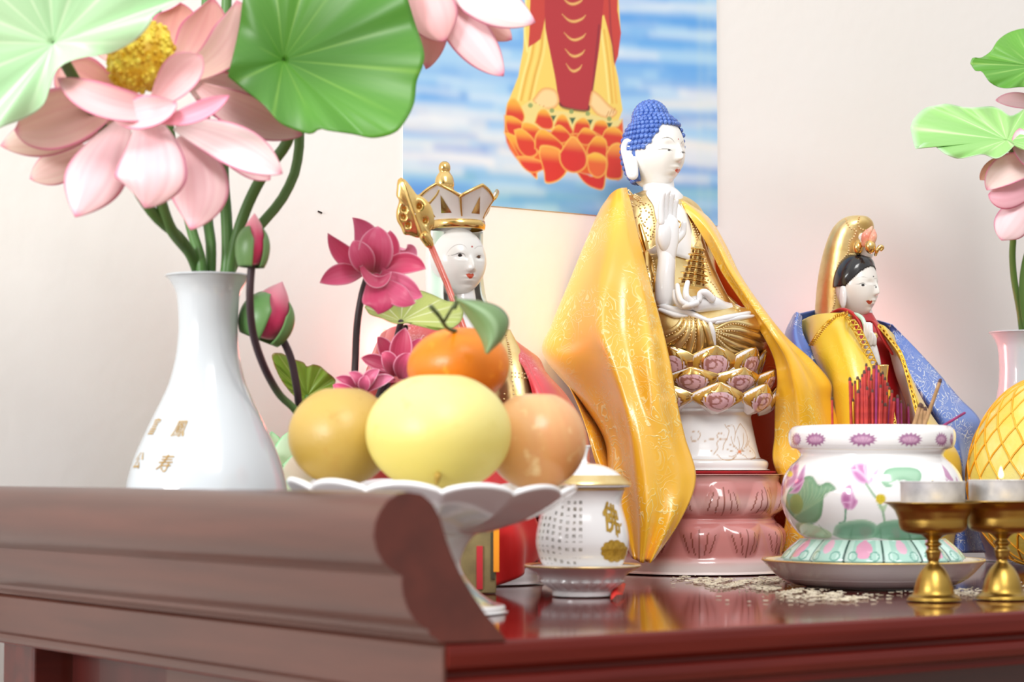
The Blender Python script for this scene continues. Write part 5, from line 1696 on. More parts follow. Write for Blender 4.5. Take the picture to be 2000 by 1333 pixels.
for (n, ph, r0, z0, rm, zm, r1, z1, w) in ((9, .0, .044, .0405, .0570, .047, .0590, .0620, .0200), (9, .5, .042, .052, .0540, .061, .0568, .0728, .0190), (9, .0, .038, .062, .0465, .073, .0500, .0885, .0175)):
    for i in range(n):
        an = -math.pi / 2 - math.radians(36 - 10) + 2 * math.pi * (i + ph) / n
        dr = np.array([math.cos(an), math.sin(an), 0.0])
        mb = MB()
        B_, M_, T_ = ST + dr * r0 + [0, 0, z0], ST + dr * rm + [0, 0, zm], ST + dr * r1 + [0, 0, z1]
        petal(mb, B_, M_, T_, w, -dr + [0, 0, .35], .42, edge='f2eeee', mid='f2eeee', nu=44, nv=41, shape=.62, point=.7, veins=0)
        G = mb.V[0].reshape(44, 41, 3)
        tt = np.linspace(0, 1, 44)[:, None]; vv = np.linspace(-1, 1, 41)[None, :]
        rad = np.sqrt(((tt - .52) / .34) ** 2 + (vv / .62) ** 2)
        C = np.ones((44, 41, 3)) * srgb('f2eeee')
        k = smooth01((1.05 - rad) / .25)[..., None]; C = C * (1 - k) + srgb('e4b8c0') * k
        gk = (rad > 1.02) & (tt > .34) & (rad < 1.5)
        C[gk] = srgb('c9983e')
        C[(np.abs(rad - 1.02) < .05) & (tt > .3)] = srgb('8e5a24')
        sc_ = (np.abs(rad - .55) < .06) & (vv > -.3) | ((np.abs(np.hypot((tt - .6) / .1, (vv - .18) / .2) - 1) < .22))
        C[sc_] = srgb('a8706a')
        dots = (np.hypot((tt - .72) / .03, (vv + .3) / .05) < 1) | (np.hypot((tt - .78) / .03, vv / .05) < 1) | (np.hypot((tt - .7) / .03, (vv - .38) / .05) < 1)
        C[dots] = srgb('a8706a')
        mb.C[0] = C.reshape(-1, 3)
        po_ = mb.build('seat_petal', M_seatp, bud_, solid=.0012)
        rim = MB()
        e_ = np.vstack([G[12:, 0], G[-1, 1:-1:4], G[12:, -1][::-1]])
        inner = np.vstack([G[12:-5, 10], G[-9, 12:-12:4], G[12:-5, -11][::-1]])
        out_n = dr * .0009
        rim.tube(e_, [.0009], 8)
        m0, m1 = pspline(e_, 60), pspline(inner, 60)
        rim.grid(np.stack([m0 + out_n, m0 * .5 + m1 * .5 + out_n * 1.2, m1 + out_n], 1))
        rim.build('gilt_rim', M_gold, po_)

# torso and lap
tor = MB()
loft(tor, [(1283, 372, 1.645, .010, .010), (1284, 380, 1.643, .018, .015), (1286, 388, 1.642, .028, .019), (1289, 402, 1.640, .035, .022), (1294, 430, 1.638, .040, .024), (1300, 480, 1.634, .042, .026),
           (1308, 540, 1.630, .042, .027), (1330, 600, 1.622, .046, .031), (1345, 640, 1.612, .046, .034)])
torso = tor.build('gold_robe', M_gold_soft, bud_)
tt_ = bvh(torso)
lap = MB()
loft(lap, [(1352, 596, 1.605, .032, .026), (1362, 606, 1.603, .044, .036), (1374, 625, 1.602, .051, .041), (1378, 650, 1.600, .0545, .042), (1376, 684, 1.600, .0500, .038), (1370, 712, 1.600, .042, .036)],
     fn=lambda u, a: 1 + .02 * np.sin(a * 2 + 1) * u)
lapo = lap.build('gold_lap_folds', M_gold_soft, bud_)
lt_ = bvh(lapo)
# chest
MB().grid(patch(tt_, [[(1264, 371), (1288, 373), (1312, 380)], [(1262, 380), (1285, 384), (1318, 392)], [(1276, 402), (1300, 402), (1338, 412)], [(1282, 430), (1315, 430), (1348, 440)], [(1300, 470), (1325, 470), (1357, 480)], [(1318, 500), (1335, 505), (1362, 512)]], .0012)).build('bare_chest', M_porc, bud_, solid=.0008)
sw = MB()
for pts in [[(1322, 430), (1329, 436), (1327, 444), (1320, 446), (1324, 450)]]:
    q_ = [hit(tt_, x, y, .002) for x, y in spline(np.array(pts, float), 24)]
    sw.tube(q_, [.0005], 6)
sw.build('gold_chest_mark', M_gold, bud_)
bm_ = {0: MB(), 1: MB()}
for pth in [[(1228, 372), (1245, 392), (1268, 400), (1276, 425), (1278, 450), (1270, 462), (1262, 455)], [(1228, 410), (1244, 400), (1252, 412), (1246, 424), (1232, 420), (1228, 410)], [(1250, 420), (1258, 440), (1276, 452)],
            [(1258, 400), (1262, 412), (1272, 418), (1262, 430), (1258, 440)], [(1236, 425), (1244, 450), (1248, 470)], [(1230, 424), (1240, 448), (1246, 480)], [(1222, 378), (1240, 384), (1256, 398)], [(1214, 384), (1226, 396), (1234, 408)],
            [(1262, 476), (1280, 460), (1290, 470)], [(1252, 440), (1256, 470), (1262, 500)], [(1240, 380), (1252, 388), (1250, 400)], [(1224, 390), (1236, 398), (1230, 406)],
            [(1322, 400), (1340, 430), (1350, 470), (1356, 500)], [(1336, 412), (1352, 440), (1364, 480), (1366, 520), (1374, 545)], [(1345, 415), (1360, 440), (1374, 470), (1384, 500), (1388, 530)],
            [(1350, 430), (1360, 436), (1358, 448), (1366, 456)], [(1356, 460), (1370, 464), (1366, 480), (1376, 486)], [(1366, 500), (1376, 510), (1370, 530), (1380, 540)], [(1348, 424), (1354, 436), (1360, 430)], [(1352, 444), (1362, 450), (1358, 462)]]:
    bead_px(bm_[int(pth[0][0] > 1310)], tt_, pth, .0021, .00072)
for q in (0, 1): bm_[q].build('lapel_beading', M_bead, bud_)
rm = {0: MB(), 1: MB()}
for pth, r in [([(1232, 420), (1240, 450), (1250, 480), (1262, 510)], .0020), ([(1250, 440), (1258, 470), (1266, 500)], .0024), ([(1330, 400), (1350, 440), (1362, 490), (1368, 540)], .0016), ([(1344, 412), (1368, 450), (1382, 500), (1388, 545)], .0018)]:
    rm[int(pth[0][0] > 1310)].tube([hit(tt_, x, y, .0) for x, y in spline(np.array(pth, float), 16)], [r * .6, r, r * .7], 10)
for q in (0, 1): rm[q].build('lapel_folds', M_gold, bud_)
ga = MB()
ga.tube([P(1326, 404, 1.636), P(1344, 450, 1.628), P(1357, 500, 1.620), P(1376, 550, 1.612), P(1404, 602, 1.60)], [.006, .009, .0105, .011, .010], 28, res=40)
gao = ga.build('gold_far_sleeve', M_gold_soft, bud_); gat = bvh(gao)
gb_ = MB()
for pth in [[(1340, 410), (1356, 450), (1368, 490), (1378, 530)], [(1350, 420), (1364, 456), (1376, 500), (1388, 536)], [(1366, 540), (1390, 552), (1410, 580)], [(1364, 556), (1386, 566), (1404, 592)]]:
    bead_px(gb_, gat, pth, .0021, .00072)
gb_.build('far_sleeve_beading', M_bead, gao)
# lap pleats
pl_, pb2 = MB(), MB()
fan = [([(1338, 612), (1322, 640), (1292, 656)], .0022), ([(1342, 612), (1334, 645), (1300, 668)], .0024), ([(1346, 612), (1344, 650), (1322, 680)], .0026), ([(1352, 612), (1354, 650), (1346, 688)], .0026),
       ([(1360, 612), (1368, 650), (1368, 690)], .0028), ([(1368, 618), (1384, 652), (1392, 688)], .0028), ([(1398, 642), (1430, 630), (1478, 640)], .0020), ([(1398, 645), (1440, 645), (1492, 662)], .0022),
       ([(1398, 648), (1440, 660), (1486, 676)], .0024), ([(1396, 652), (1430, 672), (1466, 686)], .0026), ([(1396, 656), (1420, 682), (1440, 692)], .0024), ([(1384, 580), (1410, 585), (1440, 604)], .0018), ([(1388, 566), (1412, 575), (1436, 596)], .0016)]
for pth, r in fan:
    q_ = spline(np.array(pth, float), 18)
    tree = lt_ if pth[0][1] > 600 else lt_
    pp = [hit(tree, x, y, .0004) for x, y in q_]
    pl_.tube(pp, [r * .5, r, r * 1.2], 10)
    q2 = q_ + [5, 3]
    beads(pb2, [hit(tree, x, y, .0022) for x, y in q2], .0021, .0006)
pl_.build('pleats', M_gold_soft, bud_)
pb2.build('pleat_beading', M_bead, bud_)
sa = MB()
for pth, r in [([(1286, 596), (1310, 604), (1345, 612), (1385, 628)], .0036), ([(1385, 628), (1420, 622), (1462, 612)], .0034), ([(1385, 626), (1392, 650), (1396, 690)], .0026), ([(1290, 606), (1318, 616), (1340, 618)], .0028), ([(1400, 630), (1440, 622), (1470, 618)], .0026)]:
    sa.tube([hit(lt_, x, y, .0012) for x, y in spline(np.array(pth, float), 18)], [r * .7, r, r * .6], 12, flat=.8)
sa.build('white_sash', M_porc, bud_)
# raised arm and sleeve
ar = MB()
ar.tube([P(1306, 600, 1.575), P(1300, 585, 1.572), P(1299, 550, 1.572), P(1302, 510, 1.575), P(1300, 474, 1.580)], [.0050, .0075, .0072, .0066, .0056], 24, res=40)
ar.tube([P(1268, 500, 1.60), P(1284, 492, 1.588), P(1296, 484, 1.58)], [.0045, .0050, .0050], 16, res=16)
ar.build('raised_sleeve', M_porc, bud_)
hd = MB()
hand(hd, P(1303, 443, 1.576), (0.03, 0, 1), (0.25, -1, 0), .0440, curl=.18, spread=.045, thumb=1)
hd.tube([P(1299, 476, 1.579), P(1301, 455, 1.578)], [.0058, .0070], 16)
hd.build('raised_hand', M_porc, bud_)
# hanging gold sleeve loops beside the arm
gl_ = MB()
gl_.tube([P(1262, 500, 1.592), P(1266, 540, 1.582), P(1274, 566, 1.578)], [.0040, .0055, .0030], 14, res=20)
gl_.build('gold_cuff', M_gold, bud_)
gb = MB(); beads(gb, [P(1274, 505, 1.578), P(1279, 530, 1.573), P(1272, 556, 1.571)], .0021, .0007)
beads(gb, [P(1264, 520, 1.580), P(1268, 545, 1.575), P(1272, 562, 1.575)], .0021, .0007); gb.build('cuff_beading', M_bead, bud_)
# lower hand
hl = MB()
hl.tube([P(1436, 606, 1.588), P(1410, 602, 1.575), P(1388, 594, 1.566), P(1362, 594, 1.560), P(1344, 592, 1.560)], [.0050, .0060, .0074, .0076, .0050], 20, res=40, flat=.85)
for pp, r in [([(1350, 600, 1.556), (1330, 598, 1.555), (1319, 585, 1.556), (1317, 570, 1.558)], .0021), ([(1350, 596, 1.552), (1332, 590, 1.550), (1325, 574, 1.552), (1323, 558, 1.555)], .0022),
              ([(1352, 590, 1.552), (1341, 580, 1.550), (1340, 565, 1.553), (1343, 552, 1.556)], .0023), ([(1360, 592, 1.550), (1348, 596, 1.547), (1336, 600, 1.550)], .0021), ([(1390, 584, 1.556), (1378, 572, 1.553), (1368, 574, 1.553), (1366, 586, 1.552)], .0026)]:
    hl.tube([P(*p) for p in pp], [r * 1.15, r, r * .8], 12, res=18)
hl.build('lower_hand', M_porc, bud_)
# pagoda
pg = MB()
Rp = rot_axis((CF[0], CF[1], 0), math.radians(9)) @ rot_z(math.radians(12))
pc = P(1352, 562, 1.567); pkx = 1.567 / FPX
z_ = 0
seg = 8
prof = [(0, 0), (31, 0), (31, 4)]
wds = [29, 26.5, 24, 21, 17.5, 14]
for w_ in wds:
    prof += [(w_ * .80, z_ + 5), (w_ * .80, z_ + 11), (w_ * 1.03, z_ + 13), (w_ * 1.03, z_ + 14.5), (w_ * .8, z_ + 17)]
    z_ += 12.5
prof += [(9, z_ + 6), (7, z_ + 12), (3.5, z_ + 18), (3, z_ + 22), (1, z_ + 32), (0, z_ + 33)]
pg.lathe([(r * pkx, z * pkx) for r, z in prof], pc, 8, tilt=Rp)
pgo = pg.build('gold_pagoda', M_gold, bud_, smooth=False)
pw = MB(); zc2 = 0
for w_ in wds:
    for i in range(8):
        an = 2 * math.pi * (i + .5) / 8
        c0 = np.array([math.cos(an), math.sin(an), 0]) * w_ * .80 * .93 * pkx + [0, 0, (zc2 + 8) * pkx]
        t_ = np.array([-math.sin(an), math.cos(an), 0])
        hw, hh = w_ * .16 * pkx, 2.4 * pkx
        q4 = [c0 + t_ * hw * sx + np.array([0, 0, hh * sz]) + np.array([math.cos(an), math.sin(an), 0]) * .0002 for sx, sz in ((-1, -1), (1, -1), (1, 1), (-1, 1))]
        pw.add(np.array([Rp @ v for v in q4]) + pc, [(0, 1, 2, 3)])
    zc2 += 12.5
pw.build('pagoda_windows', mat('dark_amber_recess', '8a5a1c', .4, metal=.6, vary=(100, '6c4414', .4, .6)), pgo, smooth=False)

# neck, head
nk = MB()
nk.tube([P(1284, 350, 1.642), P(1288, 375, 1.640), P(1296, 398, 1.636)], [.0122, .0118, .0160], 32, res=30)
for (x, y) in ((1290, 374), (1293, 386)):
    a_ = np.linspace(0, 2 * np.pi, 40)
    cc = P(x, y, 1.640)
    nk.tube([cc + [.0122 * math.cos(q), .0122 * math.sin(q), -.0012 * math.cos(q - 4)] for q in a_], [.0009], 8)
nk.build('neck', M_porc, bud_)
fc_ = Canvas(1200, 180, 1350, 400, 6, srgb('f1efe9'))
fc_.line([(1279, 281), (1288, 273.6), (1297, 269.3), (1306, 268.8), (1313, 272.5), (1318, 279)], '54483e', 1.5, .5, .85, 8, taper=True)
fc_.line([(1330, 281), (1333, 276.5), (1338, 274.5)], '6a5e52', 1.1, .5, .7, 6)
fc_.line([(1284, 292), (1297, 291), (1306, 291.6), (1314, 295)], '2c2420', 1.7, .5, .9, 8, taper=True)
fc_.poly([(1299, 292.3), (1306, 292), (1313, 295), (1306, 296.5), (1301, 295)], 'f4f3ef', .5)
fc_.dot(1307, 293.4, 3.0, '1e1a1a', .8, ry=1.5)
fc_.line([(1329, 298), (1333, 296.6), (1338, 299)], '2c2420', 1.7, .5, .9, 6)
fc_.dot(1334, 298.4, 2.2, '2a2422', .7, ry=1.3)
fc_.dot(1325, 272, 1.2, 'c2473c', .7)
fc_.line([(1314, 331.8), (1319, 332)], 'b08070', .8, .5, .8)
fc_.poly([(1318, 332), (1322, 329.8), (1325, 331), (1328, 330), (1330, 333), (1328, 337.5), (1324, 338.8), (1320, 336)], 'd0481f', .6)
fc_.line([(1319, 333), (1324, 333.6), (1329.5, 333.4)], '9c3418', .6, .4, .8)
hm, hc, hR = head_mesh(1278, 297, DB + .006, .0222, .0250, .0290, 11, fc_)
hm.build('head', M_face, bud_)
cu_ = MB()
cr = .0019
sh = MB()
rows_ = 18
for i in range(rows_):
    pol = math.radians(8 + i * 8.1)
    rr = math.sin(pol)
    n = max(int(2 * math.pi * rr * .0262 / (cr * 1.95)), 1)
    for j in range(n):
        az = 2 * math.pi * (j + .5 * (i % 2)) / n
        sx, sy, sz = rr * math.sin(az), -rr * math.cos(az), math.cos(pol)
        az_ = math.atan2(abs(sx), -sy)                       # 0 = face front
        if sz < .60 - .62 * float(smooth01((az_ - .55) / .75)) and az_ < math.radians(80): continue
        if sz < .0 and az_ < math.radians(94): continue
        if sz < -.1 and az_ < math.radians(112): continue
        if -.75 > sz: continue
        k_ = 1.035
        p_ = np.array([sx * .0222 * k_, sy * .0250 * k_, sz * .0290 * k_])
        cu_.ball(hc + hR @ p_, cr * 1.02, 10)
uc = hc + hR @ np.array([0, .0035, .0250])
for i in range(9):
    pol = math.radians(6 + i * 10.5)
    n = max(int(2 * math.pi * math.sin(pol) * .0128 / (cr * 1.95)), 1)
    for j in range(n):
        az = 2 * math.pi * (j + .5 * (i % 2)) / n
        cu_.ball(uc + [.0128 * math.sin(pol) * math.cos(az), .0128 * math.sin(pol) * math.sin(az), .0135 * math.cos(pol)], cr * 1.1, 10)
cu_.ball(uc, (.0122, .0122, .0128), 24)
# scalp under the curls
ph = np.linspace(0, math.radians(142), 40); az = np.linspace(0, 2 * np.pi, 64, endpoint=False)
G = np.zeros((40, 64, 3))
for i, p_ in enumerate(ph):
    for j, a_ in enumerate(az):
        az_ = abs(math.atan2(math.sin(a_), math.cos(a_))); lim = math.acos(min(1, .64 - .62 * float(smooth01((az_ - .55) / .75)))) if az_ < math.radians(80) else (math.radians(88) if abs(math.atan2(math.sin(a_), math.cos(a_))) < math.radians(95) else math.radians(142))
        pp = min(p_, lim)
        G[i, j] = hc + hR @ (np.array([math.sin(pp) * math.sin(a_) * .0222, -math.sin(pp) * math.cos(a_) * .0250, math.cos(pp) * .0290]) * 1.02)
cu_.grid(G, False, True)
cu_.build('blue_curled_hair', mat('blue_glaze', '4064b4', .25, coat=.5, vary=(260, '5f82cc', .4, .65)), bud_)
for sgn, nm in ((-1, 'ear'), (1, 'ear')):
    e = MB()
    base = np.array([sgn * .0212, .0050, -.0010])
    pts = np.array([[0, .0010, .0075], [sgn * .0018, .0035, .0068], [sgn * .0024, .0050, .0020], [sgn * .0022, .0038, -.0050], [sgn * .0018, .0015, -.0120], [sgn * .0010, -.0005, -.0180], [0, -.0028, -.0185], [0, -.0035, -.0120], [0, -.0030, -.0060]])
    W0 = [hc + hR @ (base + p) for p in pts]
    e.tube(W0, [.0020, .0025, .0027, .0025, .0028, .0034, .0031, .0023, .0018], 12, res=50)
    inner = np.array([[0, .0025, .0050], [sgn * .0004, .0025, -.0020], [0, .0006, -.0100], [0, -.0014, -.0160]])
    e.tube([hc + hR @ (base + p) for p in inner], [.0030, .0042, .0038, .0036], 14, res=30, flat=.5)
    e.tube([hc + hR @ (base + p) for p in np.array([[sgn * .0008, -.0016, .0010], [sgn * .0014, -.0004, -.0020], [sgn * .0008, -.0020, -.0050]])], [.0010, .0014, .0010], 10, res=14)
    e.build(nm, M_porc, bud_)

# ---- orange gold cape
cape = thing('satin_cape', P(1300, 1095, 1.56) * [1, 1, 0] + [0, 0, T + .006], 'orange gold brocade satin cape draped over the central statue', 'cape')
rows = [[(1224, 367, 1.612), (1213, 368, 1.602), (1201, 373, 1.606), (1190, 384, 1.63), (1200, 388, 1.655)],
        [(1233, 402, 1.590), (1216, 402, 1.582), (1192, 405, 1.59), (1170, 414, 1.62), (1180, 418, 1.66)],
        [(1252, 482, 1.575), (1225, 482, 1.560), (1180, 482, 1.565), (1141, 482, 1.60), (1152, 485, 1.66)],
        [(1272, 560, 1.560), (1235, 560, 1.540), (1165, 560, 1.550), (1110, 560, 1.59), (1122, 562, 1.66)],
        [(1293, 640, 1.545), (1245, 640, 1.525), (1160, 640, 1.538), (1080, 635, 1.585), (1095, 640, 1.66)],
        [(1308, 705, 1.535), (1250, 700, 1.515), (1178, 700, 1.528), (1066, 690, 1.585), (1080, 700, 1.66)],
        [(1322, 785, 1.530), (1262, 780, 1.508), (1205, 775, 1.520), (1126, 768, 1.580), (1130, 775, 1.65)],
        [(1338, 855, 1.530), (1275, 850, 1.503), (1225, 850, 1.512), (1182, 855, 1.560), (1180, 855, 1.63)],
        [(1359, 935, 1.525), (1290, 935, 1.498), (1235, 935, 1.506), (1192, 935, 1.540), (1192, 935, 1.60)],
        [(1330, 1015, 1.508), (1285, 1010, 1.492), (1245, 1010, 1.500), (1208, 1010, 1.525), (1210, 1010, 1.57)],
        [(1274, 1098, 1.498), (1262, 1100, 1.493), (1248, 1097, 1.497), (1234, 1090, 1.51), (1238, 1090, 1.53)]]
G = surf(rows, 120, 70)
u = np.linspace(0, 1, 120)[:, None]; v = np.linspace(0, 1, 70)[None, :]
# one deep vertical fold beside the figure plus long soft ones
fold = -.006 * np.exp(-((v - (.44 + .05 * u)) / .045) ** 2) * smooth01((u - .25) / .2) + .0045 * np.sin(v * 21 + u * 3) * smooth01((u - .1) * 2.2) * smooth01(v * 7) + .003 * np.sin(v * 13 - u * 9 + 1) * smooth01(v * 6) * smooth01(u * 3)
G = G - fold[..., None] * CF * -1.0
MB().grid(G).build('left_panel', M_satin_y, cape, solid=.0006)
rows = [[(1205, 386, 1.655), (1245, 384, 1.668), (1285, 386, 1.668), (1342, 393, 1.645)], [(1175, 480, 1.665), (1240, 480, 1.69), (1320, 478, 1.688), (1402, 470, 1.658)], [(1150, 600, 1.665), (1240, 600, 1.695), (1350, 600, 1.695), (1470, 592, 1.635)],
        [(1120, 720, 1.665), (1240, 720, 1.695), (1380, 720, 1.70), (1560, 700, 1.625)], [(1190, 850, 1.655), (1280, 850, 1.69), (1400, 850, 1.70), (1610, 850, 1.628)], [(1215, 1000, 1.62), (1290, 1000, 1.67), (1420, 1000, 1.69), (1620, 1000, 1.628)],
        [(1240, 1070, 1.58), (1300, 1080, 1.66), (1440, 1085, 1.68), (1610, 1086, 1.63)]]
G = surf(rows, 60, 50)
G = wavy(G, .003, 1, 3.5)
plabel(MB().grid(G).build('shaded_back_inside', M_satin_o, cape, solid=.0005), 'inside of the satin cape, shade and bounced orange in its colour')
rows = [[(1321, 393, 1.626), (1333, 391, 1.628), (1347, 397, 1.642)], [(1352, 430, 1.618), (1370, 424, 1.616), (1388, 430, 1.640)], [(1384, 482, 1.612), (1402, 477, 1.606), (1419, 482, 1.635)], [(1412, 536, 1.604), (1428, 531, 1.596), (1445, 536, 1.628)], [(1450, 592, 1.592), (1466, 588, 1.582), (1484, 594, 1.62)],
        [(1490, 655, 1.578), (1512, 652, 1.566), (1534, 657, 1.612)], [(1512, 702, 1.578), (1545, 702, 1.565), (1586, 704, 1.612)], [(1518, 745, 1.580), (1560, 747, 1.565), (1622, 748, 1.612)], [(1514, 785, 1.585), (1567, 790, 1.568), (1625, 785, 1.615)], [(1513, 850, 1.595), (1572, 860, 1.575), (1648, 850, 1.62)],
        [(1510, 900, 1.592), (1585, 930, 1.572), (1655, 930, 1.62)], [(1530, 960, 1.59), (1600, 980, 1.572), (1660, 980, 1.62)], [(1534, 1020, 1.59), (1600, 1030, 1.575), (1655, 1030, 1.62)], [(1518, 1080, 1.60), (1590, 1085, 1.585), (1640, 1085, 1.62)]]
G = surf(rows, 110, 40)
G = wavy(G, .0025, 2, 1.5, .2)
MB().grid(G).build('right_panel', M_satin_y, cape, solid=.0006)
rows = [[(1060, 682, 1.600), (1100, 700, 1.640), (1150, 720, 1.66)], [(1105, 745, 1.590), (1140, 765, 1.630), (1190, 790, 1.65)], [(1128, 790, 1.568), (1155, 800, 1.600), (1200, 830, 1.62)], [(1146, 840, 1.556), (1160, 838, 1.566), (1200, 860, 1.60)],
        [(1162, 900, 1.550), (1172, 892, 1.552), (1205, 910, 1.58)], [(1185, 960, 1.545), (1195, 950, 1.545), (1215, 965, 1.57)], [(1206, 1010, 1.54), (1214, 1005, 1.54), (1225, 1015, 1.56)]]
MB().grid(surf(rows, 60, 24)).build('tucked_fold', M_satin_y, cape, solid=.0006)
# ================================================================== crowned statue, left
KC = axis(945, 1.435)
ks = thing('crowned_statue', KC, 'white porcelain statue with gold edged crown and red staff, left of the central one', 'statue')
MB().lathe([(0, .0004), (.037, 0), (.0385, .002), (.038, .008), (.035, .014), (.033, .018), (0, .02)], KC, 64, res=40).build('plinth', M_porc, ks)
b = MB()
loft(b, [(945, 1120, 1.435, .032, .028), (942, 1050, 1.435, .031, .027), (938, 950, 1.435, .032, .027), (932, 850, 1.437, .035, .028), (925, 760, 1.438, .037, .027), (915, 700, 1.440, .034, .024), (907, 660, 1.443, .028, .020), (903, 635, 1.445, .018, .015), (902, 612, 1.447, .010, .010)])
bo = b.build('white_robe', M_porc, ks)
g = MB()
loft(g, [(1018, 900, 1.405, .012, .016), (1012, 830, 1.405, .013, .016), (1004, 770, 1.408, .0125, .015), (996, 720, 1.412, .0105, .013), (990, 680, 1.418, .007, .010), (984, 645, 1.424, .003, .006)])
go = g.build('gold_sleeve', M_gold_soft, ks)
gt = bvh(go); gb = MB()
for pth in [[(988, 655), (993, 680), (996, 710)], [(992, 668), (997, 690), (1000, 712)], [(1000, 728), (1014, 729), (1030, 731)], [(1000, 735), (1014, 737), (1030, 739)], [(985, 770), (984, 780)], [(1001, 745), (1003, 770)]]:
    bead_px(gb, gt, pth, .0018, .0006, d0=1.41)
gb.build('sleeve_beading', M_bead, ks)
# veil
rows = [[(868, 452, 1.440), (838, 450, 1.445), (860, 448, 1.478), (905, 448, 1.485), (940, 452, 1.468), (938, 455, 1.452)],
        [(868, 490, 1.440), (833, 490, 1.445), (858, 490, 1.482), (905, 490, 1.487), (940, 490, 1.470), (938, 490, 1.455)],
        [(867, 530, 1.438), (832, 530, 1.445), (858, 530, 1.484), (905, 530, 1.488), (940, 530, 1.472), (936, 530, 1.455)],
        [(866, 585, 1.422), (834, 590, 1.442), (860, 590, 1.484), (908, 590, 1.488), (948, 588, 1.472), (940, 576, 1.452)],
        [(876, 612, 1.415), (840, 622, 1.438), (865, 630, 1.484), (912, 630, 1.486), (966, 625, 1.468), (952, 600, 1.445)],
        [(884, 634, 1.410), (846, 648, 1.435), (870, 655, 1.482), (915, 655, 1.484), (988, 660, 1.462), (972, 632, 1.436)]]
G = surf(rows, 50, 60)
C = np.ones((50, 60, 3)) * srgb('eef2ee')
v = np.linspace(0, 1, 60)
k = (smooth01(1 - np.abs(v - .06) / .09) + smooth01(1 - np.abs(v - .93) / .12))[None, :, None] * .85
C = C * (1 - k) + srgb('bfe0cc') * k
plabel(MB().grid(G, c=C).build('veil', M_face, ks, solid=.001), 'pale green edged veil')
fk = Canvas(850, 430, 960, 600, 6, srgb('eeeeea'))
fk.line([(870, 500), (878, 488), (888, 480), (899, 477.5), (908, 481), (912, 487)], '8a8078', .9, .5, .85, 8, taper=True)
fk.line([(927, 486), (933, 481.5), (941, 481)], '8a8078', .8, .5, .8, 6)
fk.poly([(887, 499.5), (893, 495.5), (900, 494.8), (906, 497), (909, 502), (900, 503), (892, 501.5)], 'fafafa', .5)
fk.line([(875, 500), (887, 498), (897, 494.6), (906, 496.5), (909.5, 502)], '2c2624', 1.3, .5, .95, 8, taper=True)
fk.dot(898.5, 499, 4.2, '1c1818', .7, ry=3.4)
fk.line([(930, 503), (934, 499.5), (939, 499.5)], '2c2624', 1.2, .5, .95, 6)
fk.dot(935, 502.5, 3.4, '5a3a2a', .7, ry=3)
fk.dot(922, 482, 1.8, 'b83028', .6)
fk.line([(902, 488.5), (909, 491)], 'c8c0b8', .5, .5, .6)
fk.line([(908, 536), (914, 535)], 'b08070', .7, .5, .8)
fk.poly([(910, 536.5), (916, 534), (920, 535.5), (924, 534.2), (926, 538), (922, 543.5), (917, 545), (913, 541)], 'd2502e', .6)
fk.line([(911, 537.5), (918, 539), (926, 538)], 'a03a20', .6, .4, .8)
hm, hc, hR = head_mesh(894, 513, 1.447, .0192, .0198, .0232, -6, fk, chin=.20)
hm.build('head', M_face, ks)
MB().tube([P(900, 560, 1.45), P(903, 620, 1.446)], [.009, .011], 24).build('neck', M_porc, ks)
# crown
cc = P(893, 447, 1.452)
ck = 1.452 / FPX
nA = 240; nH = 26
a = np.linspace(0, 2 * np.pi, nA, endpoint=False)
cam_a = math.atan2(-CF[1], -CF[0])
npet = 6
phs = ((a - cam_a - math.radians(12)) * npet / (2 * np.pi)) % 1.0
tri = 1 - np.abs(phs - .5) * 2             # 1 in the middle of a panel -> tip
tip = tri ** .85
G = np.zeros((nH, nA, 3))
for i in range(nH):
    t = i / (nH - 1)
    h = t * (.0135 + .0085 * tip)
    r = .0174 + (t ** 1.3) * .0115 + .0012 * np.sin(tri * np.pi / 2) * t * 1.2 - .0008 * (tri < .06) * t
    G[i, :, 0] = r * np.cos(a); G[i, :, 1] = r * np.sin(a) ; G[i, :, 2] = h + .0045
    G[i] += np.array([-CR[0], -CR[1], 0]) * t * .0036 * 0.9
C = np.ones((nH, nA, 3)) * srgb('f0eeee')
cr_ = MB().grid(G + cc, False, True, C)
cro = cr_.build('crown', M_face, ks, solid=.0012)
e_ = np.vstack([G[-1], G[-1][:1]]) + cc
gm = MB(); gm.tube(e_, [.00115], 8, caps=False)
for j in range(npet):
    jj = int(round((((j) / npet) * 2 * np.pi + cam_a + math.radians(12)) / (2 * np.pi) * nA)) % nA
    gm.tube(G[4:, jj] + cc + G[4:, jj] * [.03, .03, 0], [.0006, .0008], 6)
    jc = (jj + nA // npet // 2) % nA
    w_ = 9
    for (s0, s1, t0, t1) in ((-w_, 0, 5, 17), ):
        A_ = G[5, (jc - 7) % nA] * [1.05, 1.05, 1]; B_ = G[5, (jc + 7) % nA] * [1.05, 1.05, 1]; C_ = G[17, jc] * [1.05, 1.05, 1]; D_ = (A_ + B_ + C_) / 3 * [1.05, 1.05, 1]
        gm.add(np.array([A_, B_, C_, D_]) + cc, [(0, 1, 3), (1, 2, 3), (2, 0, 3)])
gm.build('gold_edging', M_gold, cro)
MB().lathe([(.0172, -.001), (.0186, -.0006), (.0190, .002), (.0186, .0046), (.0176, .005)], cc, 64).build('gold_headband', M_gold, cro)
MB().ball(P(882, 420, 1.458), (.0165, .0165, .016), 28).build('crown_inner_dome', M_porc, ks)
fi = P(868, 392, 1.462)
MB().lathe([(0, 0), (.0082, .0), (.0078, .004), (.0062, .0085), (.0066, .0110), (.0058, .0155), (.0040, .0185), (.0035, .0195), (.0040, .0215), (.0036, .0243), (.0020, .0262), (0, .0267)], fi, 32, res=40).build('gold_gourd_finial', M_gold, cro)
